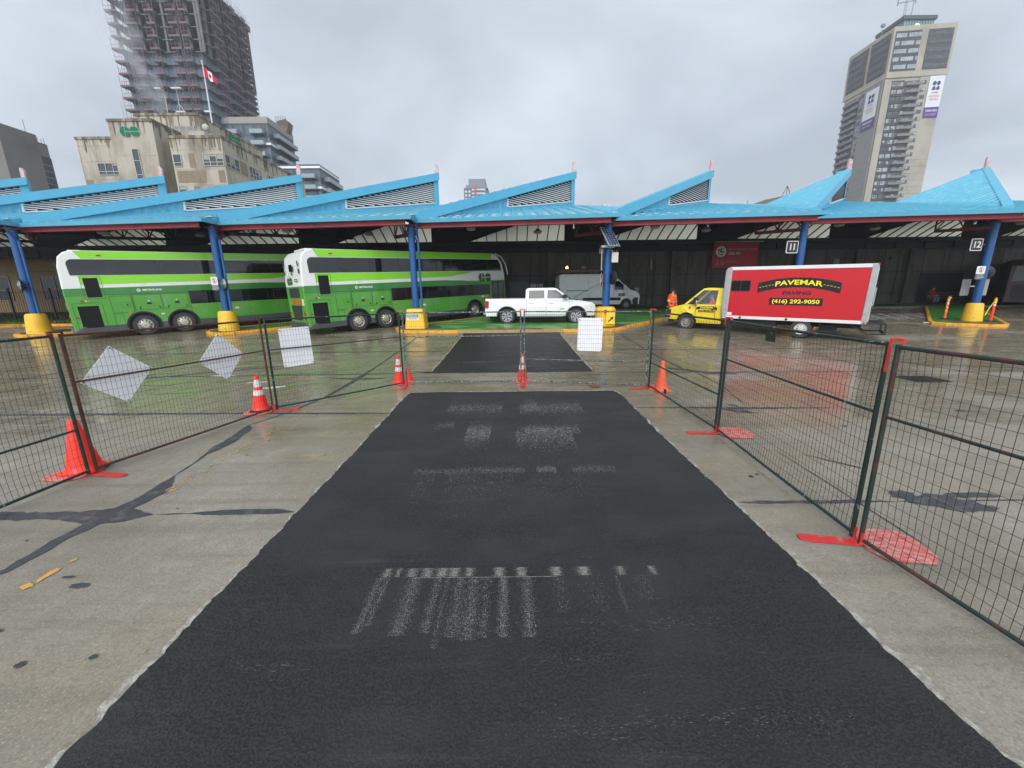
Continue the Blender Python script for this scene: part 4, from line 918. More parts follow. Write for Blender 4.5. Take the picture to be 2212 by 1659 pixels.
def make_bus(label):
    L_, W, H_ = 12.75, 2.55, 3.95
    t = empty('double_decker_bus', (0, 0, 0), 0, label, 'bus', 'green double-decker buses parked at the bays')
    ar = [(2.4, .62, .50), (3.9, .62, .50), (10.0, .62, .50)]
    prof = archprof(0, L_, .33, ar, 1) + [(L_ + .02, 1.9), (L_ - .02, 2.6), (L_ - .25, 3.4), (L_ - .6, 3.78), (L_ - 1.0, H_), (.62, H_), (.36, H_ - .08), (.16, H_ - .28), (.06, H_ - .7), (0.0, 2.2)]
    mb = MB(); n = len(prof)
    na = prof.index((L_ + .02, 1.9)); zc = 2.26
    mb.prism([(x, .0, z) for x, z in prof[:na + 1] + [(L_ - .0, zc), (0.0, zc)]], (0, W, 0), M_gm); mb.box(.3, L_ - .2, .3, W - .3, .28, .9, M_vd)
    mb.build('lower_body', t, bevel=.05, bseg=3)
    mb = MB(); mb.prism([(x, .0, z) for x, z in [(0.0, zc), (L_ - .0, zc)] + prof[na + 1:-1]], (0, W, 0), M_bw); mb.build('upper_body', t, bevel=.06, bseg=3)
    for cx__, r, cz in ar: mb = MB(); mb.box(cx__ - .66, cx__ + .66, .12, .16, .33, 1.14, M_vd); mb.build('wheel_well', t)
    e = -.006
    mb = MB()   # livery
    for yy_, sg in ((e, -1), (W - e, 1)):
        o = sg * .001
        side(mb, archprof(.07, L_ - .08, .56, ar, 1) + [(L_ - .06, 2.02), (0.05, 2.02)], yy_, M_gm)
        side(mb, [(.04, 1.96), (8.6, 1.96), (9.9, 2.06), (10.9, 2.1), (10.3, 2.2), (9.2, 2.32), (7.8, 2.37), (6.2, 2.36), (.06, 2.30)], yy_ + o, M_gd)
        side(mb, [(.62, 2.46), (6.4, 2.54), (8.2, 2.58), (9.4, 2.72), (10.2, 2.86), (.62, 2.86)], yy_ + o, M_gl)
        side(mb, [(.86, 3.60), (L_ - 1.2, 3.60), (L_ - 1.1, 3.93), (.66, 3.93)], yy_ + o, M_gl)
        side(mb, archprof(.04, L_ - .06, .35, ar, 1) + [(L_ - .06, .57), (L_ - .1, .60), (5.6, .60), (4.55, .57), (.05, .57)], yy_ + 2 * o, M_skirt) if False else None
    mb.build('livery', t)
    mb = MB(); mb.poly([(-.006, .1, .45), (-.006, W - .1, .45), (-.006, W - .1, 2.24), (-.006, .1, 2.24)], M_gm)
    mb.mesh([(-.05, -.01, .33), (-.05, W + .01, .33), (.4, W + .02, .33), (.4, -.02, .33), (-.12, .1, .62), (-.12, W - .1, .62), (.4, W + .02, .66), (.4, -.02, .62)], [(0, 1, 5, 4), (0, 4, 7, 3), (1, 2, 6, 5), (4, 5, 6, 7)], M_skirt); mb.build('rear_bumper', t)
    mb = MB()
    for a, b in ((.4, 1.76), (4.54, 9.36), (10.64, 12.6), (3.02, 3.28)): mb = MB(); mb.poly([(a, -.012, .35), (b, -.012, .35), (b, -.012, .60), (a, -.012, .60)], M_skirt); mb.build('skirt', t)
    mb = MB()
    for yy_ in (-.02,):
        for cx__, r, cz in ar[:3]:
            o_ = [(cx__ + .66 * math.cos(R_(a)), yy_, cz + .66 * math.sin(R_(a))) for a in range(-12, 193, 10)]; i_ = [(cx__ + .585 * math.cos(R_(a)), yy_, cz + .585 * math.sin(R_(a))) for a in range(-12, 193, 10)]
            m_ = len(o_); mb.mesh(o_ + i_ + [(x, .06, z) for x, _, z in i_], [(k, k + 1, m_ + k + 1, m_ + k) for k in range(m_ - 1)] + [(m_ + k, m_ + k + 1, 2 * m_ + k + 1, 2 * m_ + k) for k in range(m_ - 1)], M_blk)
    mb.build('arch_trim', t)
    # glazing
    up_ = arc(.58, 3.35, .22, 90, 180, 6)
    for yy_ in (-.014, W + .014):
        mb = MB(); side(mb, [(L_ - .34, 2.88), (L_ - .42, 3.3), (L_ - .62, 3.57)] + up_ + [(.38, 2.88)], yy_, M_gls); mb.build('upper_window_band', t)
        mb = MB(); side(mb, [(4.35, 1.40), (11.35, 1.40), (11.35, 2.05), (4.35, 2.05)], yy_, mat('lower_deck_glass', (.006, .007, .008), .07, spec=.3)); mb.build('lower_window_band', t)
    mb = MB()
    for xa, xb, za, zb in ((1.86, 3.36, 2.97, 3.49), (5.86, 7.36, 2.97, 3.49), (8.2, 9.3, 1.46, 1.98)):
        for (a, b, c, d) in ((xa, xb, zb - .03, zb), (xa, xb, za, za + .03), (xa, xa + .03, za, zb), (xb - .03, xb, za, zb)): mb.box(a, b, -.026, -.014, c, d, mat('window_trim', srgb(52, 56, 58), .4))
    for x in (1.72, 3.5, 4.9, 6.4 - .6, 8.3, 9.8, 11.2): mb.box(x, x + .02, -.020, -.014, 2.89, 3.57)
    for x in (5.2, 6.6, 7.9, 9.6): mb.box(x, x + .02, -.020, -.014, 1.41, 2.04)
    mb.build('window_frames', t)
    mb = MB(); side(mb, [(.72, 2.76), (1.20, 2.76), (1.20, 1.90), (.72, 1.90)], -.016, mat('matt_black_panel', (.006, .006, .007), .45, spec=.25)); mb.build('engine_vent', t)
    mb = MB(); side(mb, [(.30, 1.52), (.98, 1.52), (.98, .54), (.30, .54)], -.016, mat('grille_mesh', srgb(20, 20, 21), .7, var=.3, vscale=30, spec=.2))
    for i in range(8): mb.box(.32, .96, -.020, -.016, .62 + i * .11, .63 + i * .11, M_blk)
    mb.build('radiator_grille', t)
    # hatches
    mb = MB()
    def rect(x0, x1, z0, z1, w_=.012):
        for a, b, c, d in ((x0, x1, z0, z0 + w_), (x0, x1, z1 - w_, z1), (x0, x0 + w_, z0, z1), (x1 - w_, x1, z0, z1)): mb.box(a, b, -.0135, -.012, c, d, M_seam)
    for a_ in ((.62, 1.30, 1.82, 2.82), (.16, 1.12, .42, 1.66), (1.4, 2.14, 1.14, 1.92), (1.75, 2.05, 1.36, 1.62, .008), (2.2, 3.22, 1.22, 1.95), (3.24, 4.28, 1.22, 1.95), (1.4, 1.72, .5, 1.12)): mb = MB(); rect(*a_); mb.build('hatch_seam', t)
    mb = MB()
    for x in (2.16, 4.32): mb.box(x, x + .012, -.0135, -.012, .62, 2.3, M_seam)
    for x in (5.4, 6.9, 8.4): mb.box(x, x + .008, -.0135, -.012, .6, 1.4, M_seam)
    mb.box(1.3, 4.4, -.0135, -.012, 1.985, 1.995, M_seam)
    tag(mb.build('panel_seams', t), kind='stuff')
    mb = MB()
    for cx__ in (2.74, 3.80):
        mb.prism([(cx__ + a, -.012, 1.52 + b) for a, b in rrect(-.09, .09, -.045, .045, .04)], (0, -.02, 0), M_vd)
        mb.lathe((cx__, -.012, 1.64), [(.035, 0), (.03, -.012)], M_wl, 10, 'y'); mb.box(cx__ - .04, cx__ + .04, -.016, -.012, 1.42, 1.46, M_amb)
        for sx in (-1, 1): mb.prism([(cx__ + sx * .36 + a * .5 + sx * b * -.5, -.012, 1.33 + b) for a, b in arc(0, 0, .055, 0, 330, 9)], (0, -.012, 0), M_vd)
    mb.box(1.93, 1.98, -.016, -.012, 1.44, 1.53, M_vd)
    mb.build('handles', t)
    for nm, c_, x, z, w_, h_ in (('marker_lamp', M_rl, .52, 1.74, .07, .03), ('marker_lamp', M_wl, .62, 1.745, .03, .025), ('marker_lamp', M_amb, .70, 1.745, .03, .025), ('marker_lamp', M_amb, 1.98, 1.13, .06, .03), ('marker_lamp', M_wl, 3.15, .98, .07, .035), ('marker_lamp', M_amb, 4.5, 1.24, .06, .03), ('marker_lamp', M_wl, 6.3, 1.06, .09, .045), ('marker_lamp', M_amb, 7.0, .78, .07, .025), ('marker_lamp', M_rl, 1.45, 3.74, .08, .03), ('marker_lamp', M_rl, .22, 1.02, .035, .045), ('marker_lamp', M_wl, 11.0, 1.12, .06, .03), ('sticker', M_wl, 10.7, 1.30, .12, .06), ('sticker', mat('sticker_yellow', srgb(220, 190, 30), .5), 11.0, 1.30, .12, .06)):
        mb = MB(); mb.prism([(x + a, -.010, z + b) for a, b in rrect(-w_, w_, -h_, h_, h_ * .6, 3)], (0, -.016, 0), c_); mb.build(nm, t)
    mb = MB(); mb.box(11.55, 12.55, -.02, -.012, .45, 2.15, M_gls)
    for x in (11.52, 12.03, 12.55): mb.box(x, x + .05, -.03, -.012, .45, 2.17, M_blk)
    mb.box(11.52, 12.6, -.03, -.012, 2.13, 2.19); mb.build('door', t)
    mb = MB(); go_logo(mb, M_logo, (10.95, -.014, 2.48), (1, 0, 0), (0, 0, 1), .50, (0, -.002, 0)); mb.build('logo', t)
    text('lettering', 'METROLINX', .12, M_wht, t, (2.98, -.016, 2.155), bold=.004, width=.72)
    mb = MB(); mb.poly([(2.48 + .075 * math.cos(R_(a)), -.016, 2.155 + .075 * math.sin(R_(a))) for a in range(0, 360, 45)], M_wht); mb.poly([(2.48 + .045 * math.cos(R_(a)), -.0175, 2.155 + .045 * math.sin(R_(a))) for a in range(0, 360, 30)], M_gd)
    for sx in (-.02, 0, .02): mb.poly([(2.48 + sx - .006, -.019, 2.13), (2.48 + sx + .006, -.019, 2.13), (2.48 + sx + .006, -.019, 2.18), (2.48 + sx - .006, -.019, 2.18)], M_wht)
    mb.build('emblem', t)
    # rear face
    x = -.012
    mb = MB(); yz = lambda P, M, th=-.01: mb.prism([(x, a, b) for a, b in P], (th, 0, 0), M)
    yz(rrect(.55, 2.0, 1.78, 2.22, .05), mat('rear_grille', srgb(46, 48, 50), .6, var=.3, vscale=25)); mb.build('rear_grille', t)
    mb = MB(); yz([(.5, 1.42), (2.05, 1.42), (1.85, .72), (.7, .72)], MATS['rear_grille']); mb.build('engine_grille', t)
    mb = MB()
    for i in range(12): yz([(.45 + i * .12, 1.47), (.51 + i * .12, 1.47), (.51 + i * .12 + (.06 if i < 6 else -.06), 1.68), (.45 + i * .12 + (.06 if i < 6 else -.06), 1.68)], M_amb)
    mb.build('chevron_strip', t)
    for yy_ in (.2, 2.35):
        for z in (.82, 1.08):
            mb = MB(); mb.lathe((x, yy_, z), [(.085, 0), (.07, -.03)], M_rl, 14, 'x'); mb.build('tail_lamp', t, True)
        for z in (2.98, 3.30):
            mb = MB(); mb.prism([(.0, yy_ + .07 * math.cos(R_(a)), z + .13 * math.sin(R_(a))) for a in range(0, 360, 30)], (-.012, 0, 0), M_blk); mb.build('rear_vent', t)
    mb = MB(); yz(rrect(1.0, 1.5, 2.98, 3.3, .05), M_gls); mb.build('rear_window', t)
    mb = MB(); yz(rrect(1.17, 1.33, 2.84, 2.93, .03), M_blk); mb.build('rear_camera', t)
    mb = MB(); go_logo(mb, M_logo, (x, 1.72, 2.55), (0, -1, 0), (0, 0, 1), .36, (-.004, 0, 0)); mb.build('logo', t)
    mb = MB()
    for z in (2.78, 2.29): mb.box(x - .003, x, .25, 2.3, z, z + .008, mat('seam_grey', (.25, .25, .25), .6))
    mb.build('panel_seam', t)
    text('lettering', 'gotransit.com', .09, M_vd, t, (x - .004, .75, 2.62), (0, -1, 0), width=.5); text('lettering', '1 888 438 6646', .09, M_vd, t, (x - .004, .75, 2.52), (0, -1, 0), width=.55)
    mb = MB(); yz(rrect(.1, .35, 1.42, 1.72, .01), M_wl); mb.build('notice', t)
    # roof bits and front mirror
    mb = MB(); mb.box(.5, .9, .5, 2.0, H_ - .02, H_ + .05, M_bw); mb.box(.55, .7, 1.1, 1.4, H_ + .05, H_ + .09, M_rl); mb.build('roof_pod', t, bevel=.01)
    mb = MB(); mb.tube([(L_ - .9, -.06, H_ - .02), (L_ - .4, -.10, 3.75), (L_ - .05, -.14, 3.3), (L_ + .1, -.15, 2.75), (L_ + .08, -.15, 2.6)], .035, M_bw, 8); mb.build('front_guard', t, True)
    mb = MB(); mb.box(L_ - .02, L_ + .22, -.18, -.10, 2.25, 2.62, M_blk); mb.tube([(L_ - .1, -.02, 2.5), (L_ + .1, -.14, 2.5)], .02, M_blk, 6); mb.build('mirror', t, bevel=.02)
    Mr = mat('bus_rim', srgb(205, 200, 186), .4, .5, var=.15, vscale=9, dirt=srgb(120, 110, 95), dscale=6)
    for x_, _, _ in ar: wheel(t, x_, .035, .495, .30, -1, Mr); wheel(t, x_, W - .035, .495, .30, 1, Mr)
    return t
b2 = make_bus('green double-decker bus with its white rear visible, behind the third blue column from the left')
b2.location = (-9.42, 18.32, gz(18.3) + .01); b2.rotation_euler = (0, -.040, .776)
b1 = copy_tree(b2); tag(b1, 'green double-decker bus nearest the left edge, its front hidden by the other bus')
b1.location = (-19.75, 17.75, gz(17.75) + .01); b1.rotation_euler = (0, -.040, .770)

# ---------------------------------------------------------------- generic car parts
def hull(mb, P, hw, M, yc=0., zs=()):
    """extrude a side outline with half-width varying with height; ring per outline point"""
    vs = [(x, yc - hw(z, x), z) for x, z in P] + [(x, yc + hw(z, x), z) for x, z in P]; n = len(P)
    mb.mesh(vs, [(i, (i + 1) % n, n + (i + 1) % n, n + i) for i in range(n)] + [tuple(range(n))[::-1], tuple(range(n, 2 * n))], M)
def lerp_tab(tab):
    def f(z, x=0):
        for (a, b), (c, d) in zip(tab, tab[1:]):
            if z <= c: return b + (d - b) * max(0, (z - a)) / (c - a)
        return tab[-1][1]
    return f
# pickup: origin at near rear wheel contact, x forward, camera sees the right (y<0) side
M_pw = mat('pickup_white', srgb(238, 240, 238), .22, var=.02, coat=.5, dirt=srgb(200, 198, 188), dscale=2, dlo=.62, dhi=.85)
def make_pickup():
    t = empty('pickup_truck', (0, 0, 0), 0, 'white crew-cab pickup with black bed cover parked on the green surface behind the fence', 'pickup truck')
    W = 2.02; yc = W / 2; wb = 3.65; r = .41
    ar = [(0, .50, .42), (wb, .50, .42)]
    hw = lerp_tab([(.3, .93), (.6, .985), (.95, 1.01), (1.15, 1.0), (1.32, .955)])
    bot = archprof(-1.12, wb + .92, .42, ar, 1)
    P = bot + [(wb + 1.02, .55), (wb + 1.02, .80), (wb + .96, 1.02), (wb + .80, 1.12), (wb + .2, 1.22), (wb - .62, 1.28), (wb - .70, 1.30), (1.02, 1.30), (1.0, 1.345), (-1.14, 1.345), (-1.17, .9), (-1.16, .62)]
    mb = MB(); hull(mb, P, lambda z, x: hw(z) * (1 - .06 * max(0, (x - wb - .3))), M_pw, yc); mb.build('body', t, bevel=.03, bseg=3)
    mb = MB(); mb.box(-.95, wb + .8, .35, W - .35, .30, .9, M_vd); mb.box(-.6, .6, .12, .2, .5, 1.05, M_vd); mb.box(wb - .6, wb + .6, .12, .2, .5, 1.0, M_vd); mb.build('underbody', t)
    # cab
    gh = lerp_tab([(1.28, .955), (1.6, .86), (1.88, .74)])
    P = [(.98, 1.29), (1.0, 1.80), (1.12, 1.88), (2.42, 1.885), (2.62, 1.85), (3.42, 1.29)]
    mb = MB(); hull(mb, P, lambda z, x: gh(z), M_pw, yc); mb.build('cab', t, bevel=.035, bseg=3)
    def gl(P, nm='side_window', off=.006):
        mb = MB(); mb.poly([(x, yc - gh(z) - off, z) for x, z in P], M_gls2); mb.build(nm, t)
        mb = MB(); mb.poly([(x, yc + gh(z) + off, z) for x, z in P], M_gls2); mb.build(nm, t)
    M_gls2 = mat('car_glass', srgb(44, 54, 54), .06, spec=.45)
    global M_cg; M_cg = M_gls2
    gl([(1.14, 1.34), (1.98, 1.34), (1.98, 1.76), (1.18, 1.76)]); gl([(2.12, 1.34), (3.16, 1.34), (2.98, 1.47), (2.66, 1.73), (2.56, 1.77), (2.14, 1.77)])
    mb = MB(); mb.poly([(2.66, yc - .72, 1.835), (3.40, yc - .92, 1.30), (3.40, yc + .92, 1.30), (2.66, yc + .72, 1.835)], M_gls); mb.X = Matrix.Translation((.01, 0, .01)); mb.build('windscreen', t)
    mb = MB()
    for yy_ in (-1,): mb.mesh([(2.66, yc - .735, 1.83), (3.42, yc - .955, 1.285), (3.30, yc - .965, 1.285), (2.60, yc - .75, 1.82)], [(0, 1, 2, 3)], M_blk)
    mb.build('pillar_trim', t)
    mb = MB(); mb.box(-1.08, .97, .12, W - .12, 1.33, 1.385, mat('bed_cover', srgb(50, 48, 46), .55, var=.15)); mb.build('bed_cover', t, bevel=.01)
    mb = MB()
    for x in (1.02, 2.06, 3.28): mb.box(x, x + .010, yc - 1.012, yc - 1.0, .52, 1.30, mat('door_gap', (.14, .14, .14), .6))
    mb.box(.98, 3.28, yc - 1.008, yc - .99, .50, .51); mb.build('door_gaps', t)
    for x in (1.16, 2.20):
        mb = MB(); mb.prism([(x + a, yc - 1.0, 1.12 + b) for a, b in rrect(0, .24, -.02, .02, .018, 3)], (0, -.035, 0), M_pw); mb.build('door_handle', t)
    mb = MB(); mb.box(2.92, 3.14, -.22, -.06, 1.36, 1.53, M_blk); mb.tube([(3.05, -.08, 1.40), (3.02, .05, 1.36)], .025, M_blk, 6); mb.build('door_mirror', t, bevel=.03)
    for a in ar:
        mb = MB(); o_ = [(a[0] + .56 * math.cos(R_(q)), yc - 1.018, a[2] + .54 * math.sin(R_(q))) for q in range(0, 181, 10)]; i_ = [(a[0] + .495 * math.cos(R_(q)), yc - 1.018, a[2] + .485 * math.sin(R_(q))) for q in range(0, 181, 10)]; m_ = len(o_)
        mb.mesh(o_ + i_ + [(x, yc - .9, z) for x, _, z in i_], [(k, k + 1, m_ + k + 1, m_ + k) for k in range(m_ - 1)] + [(m_ + k, m_ + k + 1, 2 * m_ + k + 1, 2 * m_ + k) for k in range(m_ - 1)], mat('arch_lip_grey', srgb(60, 60, 60), .6)); mb.build('arch_lip', t)  # plain dark grey lip round each wheel arch
    for sy in (-1, 1):
        mb = MB(); mb.prism([(-1.175, yc + sy * .985, .86), (-1.175, yc + sy * .985, 1.24), (-.96, yc + sy * 1.0, 1.22), (-.98, yc + sy * 1.0, .88)], (0, sy * .03, 0), M_rl); mb.build('tail_lamp', t)
        mb = MB(); mb.prism([(wb + .78, yc + sy * .93, .84), (wb + .74, yc + sy * .945, 1.08), (wb + .96, yc + sy * .90, 1.06), (wb + 1.0, yc + sy * .88, .80)], (0, sy * .03, 0), M_blk)
        mb.prism([(wb + .86, yc + sy * .955, .86), (wb + .84, yc + sy * .965, 1.02), (wb + .90, yc + sy * .95, 1.02), (wb + .92, yc + sy * .945, .86)], (0, sy * .012, 0), M_wl); mb.build('headlight', t)
    mb = MB(); mb.box(wb + .86, wb + 1.10, .16, W - .16, .44, .72, M_chr if False else M_pw); mb.build('front_bumper', t, bevel=.05)
    mb = MB(); mb.box(-1.27, -1.05, .10, W - .10, .50, .68, mat('bumper_chrome', (.5, .5, .5), .2, .9)); mb.build('rear_bumper', t, bevel=.03)
    mb = MB(); mb.box(.75, 2.95, .02, .16, .36, .42, mat('step_bar', srgb(90, 92, 94), .3, .7)); mb.build('side_step', t, bevel=.015)
    mb = MB(); mb.box(2.78, 3.02, -.009, .0, .78, .81, M_skirt); mb.build('badge', t)
    Mr = mat('alloy_rim', (.55, .55, .56), .3, .7)
    for x in (0, wb): wheel(t, x, .03, r, .27, -1, Mr, 'alloy'); wheel(t, x, W - .03, r, .27, 1, Mr, 'alloy')
    return t
pk = make_pickup(); pk.location = (-.23, 21.36, gz(21.36) + KH - .05); pk.rotation_euler = (0, .0, -.046); pk.scale = (1.02,) * 3

# high-roof van
M_vw = mat('van_white', srgb(236, 240, 238), .35, var=.03, coat=.2)
def make_van():
    t = empty('cargo_van', (0, 0, 0), 0, 'white high-roof cargo van with ladder rack and green roundel parked by the dark wall', 'van')
    W = 2.06; yc = W / 2; wb = 3.75; r = .345; x0, x1 = -1.22, wb + 1.0
    hw = lerp_tab([(.3, .96), (.9, 1.03), (1.5, 1.0), (2.2, .90), (2.55, .80)])
    ar = [(0, .43, .36), (wb, .43, .36)]
    P = archprof(x0, x1, .36, ar, 1) + [(x1 + .02, .62), (x1 + .02, .92), (x1 - .05, 1.13), (x1 - .25, 1.28), (wb + .28, 1.42), (wb - .18, 1.80), (wb - .72, 2.26), (wb - 1.05, 2.46), (wb - 1.5, 2.55), (-1.05, 2.56), (-1.2, 2.42), (-1.26, 1.4)]
    mb = MB(); hull(mb, P, lambda z, x: hw(z) * (1 - .10 * max(0, x - wb)), M_vw, yc); mb.build('body', t, bevel=.04, bseg=3)
    mb = MB(); mb.box(-1.1, wb + .7, .3, W - .3, .28, .9, M_vd); mb.build('underbody', t)
    f = lambda P, M, off=.008, nm='panel', th=0: (lambda mb: (mb.poly([(x, yc - hw(z) * (1 - .10 * max(0, x - wb)) - off, z) for x, z in P], M), mb.build(nm, t)))(MB())
    f([(wb - .92, 1.42), (wb + .02, 1.42), (wb - .24, 1.74), (wb - .56, 2.03), (wb - .90, 2.03)], M_gls, nm='side_window')
    f([(.5, .66), (3.3, .66), (3.3, .86), (.5, .86)], M_blk, nm='rub_strip'); f([(-1.2, .66), (-.5, .66), (-.5, .86), (-1.2, .86)], M_blk, nm='rub_strip')
    mb = MB(); mb.poly([(wb + .24, yc - .86, 1.455), (wb - .20, yc - .90, 1.83), (wb - .72, yc - .82, 2.29), (wb - .72, yc + .82, 2.29), (wb - .20, yc + .90, 1.83), (wb + .24, yc + .86, 1.455)], M_gls); mb.X = Matrix.Translation((.02, 0, .02)); mb.build('windscreen', t)
    for x in (.9, 1.95, 2.78, wb + .02):
        f([(x, .5), (x + .012, .5), (x + .012, 2.2), (x, 2.2)] if x < 3 else [(x, .9), (x + .012, .9), (x + .012, 1.4), (x, 1.4)], mat('van_gap', (.1, .1, .1), .6), nm='door_gap')
    f([(-.7, 1.36), (.85, 1.36), (.85, 1.40), (-.7, 1.40)], M_blk, .012, 'slide_rail')
    for x in (2.3, 2.86): f([(x, 1.32), (x + .2, 1.32), (x + .2, 1.355), (x, 1.355)], M_blk, .02, 'door_handle')
    mb = MB(); mb.box(wb + .62, x1 + .08, .16, W - .16, .34, .74, M_blk); mb.prism([(wb + .52, .02, .34), (x1 - .1, .12, .34), (x1 - .1, .12, .86), (wb + .62, .02, .86), (wb + .46, .0, .7)], (0, .1, 0), M_blk); mb.build('front_bumper', t, bevel=.04)
    mb = MB(); mb.prism([(x1 - .30, .12, 1.02), (x1 - .04, .20, .98), (x1 - .10, .2, 1.14), (x1 - .34, .12, 1.26)], (0, -.03, 0), M_blk); mb.prism([(x1 - .26, .09, 1.06), (x1 - .08, .16, 1.02), (x1 - .14, .16, 1.12), (x1 - .3, .09, 1.2)], (0, -.02, 0), M_wl); mb.build('headlight', t)
    mb = MB(); mb.box(-1.27, -1.16, -.02, .08, 1.1, 1.55, M_rl); mb.build('tail_lamp', t)
    mb = MB(); mb.box(wb - .32, wb - .12, -.22, -.04, 1.42, 1.72, mat('mirror_white', (.6, .6, .6), .3)); mb.build('door_mirror', t, bevel=.02)
    mb = MB(); go_logo(mb, M_logo, (wb - .38, yc - 1.045, 1.06), (1, 0, 0), (0, 0, 1), .24, (0, 0, 0)); mb.build('logo', t)
    # roof rack with ladder, amber beacon
    mb = MB()
    for y in (.25, W - .25): mb.tube([(-1.2, y, 2.78), (2.0, y, 2.78)], .03, mat('rack_grey', srgb(120, 118, 112), .4, .5), 6)
    for x in (-.6, .4, 1.4): mb.tube([(x, .15, 2.72), (x, W - .15, 2.72)], .03, seg=6); mb.tube([(x, .25, 2.55), (x, .25, 2.75)], .04, seg=6)
    mb.build('roof_rack', t)
    mb = MB(); Ml = mat('ladder_maroon', srgb(92, 40, 42), .5, var=.2)
    for z in (2.84, 2.90): mb.box(-1.15, 1.6, .2, .26, z, z + .05, Ml)
    for z in (2.84,): mb.box(-1.15, 1.6, .6, .66, z, z + .05, Ml)
    for i in range(9): mb.box(-1.1 + i * .31, -1.06 + i * .31, .2, .66, 2.86, 2.89, M_wl if i % 3 == 1 else Ml)
    mb.build('ladder', t)
    mb = MB(); mb.lathe((-.65, .3, 2.92), [(.06, 0), (.07, .08), (.055, .17), (.02, .20)], glow('beacon_amber', (1, .62, .12, 1), 8), 12); mb.lathe((-.65, .3, 2.78), [(.09, 0), (.09, .13)], M_blk, 10); mb.build('beacon', t, True)
    Mr = mat('steel_rim', srgb(140, 140, 142), .4, .5)
    for x in (0, wb): wheel(t, x, .03, r, .22, -1, Mr, 'steel'); wheel(t, x, W - .03, r, .22, 1, Mr, 'steel')
    return t
vn = make_van(); vn.rotation_euler = (0, 0, .05); vn.location = (4.72, 28.95, gz(29) + KH - .03); vn.scale = (1.0, 1, .99)

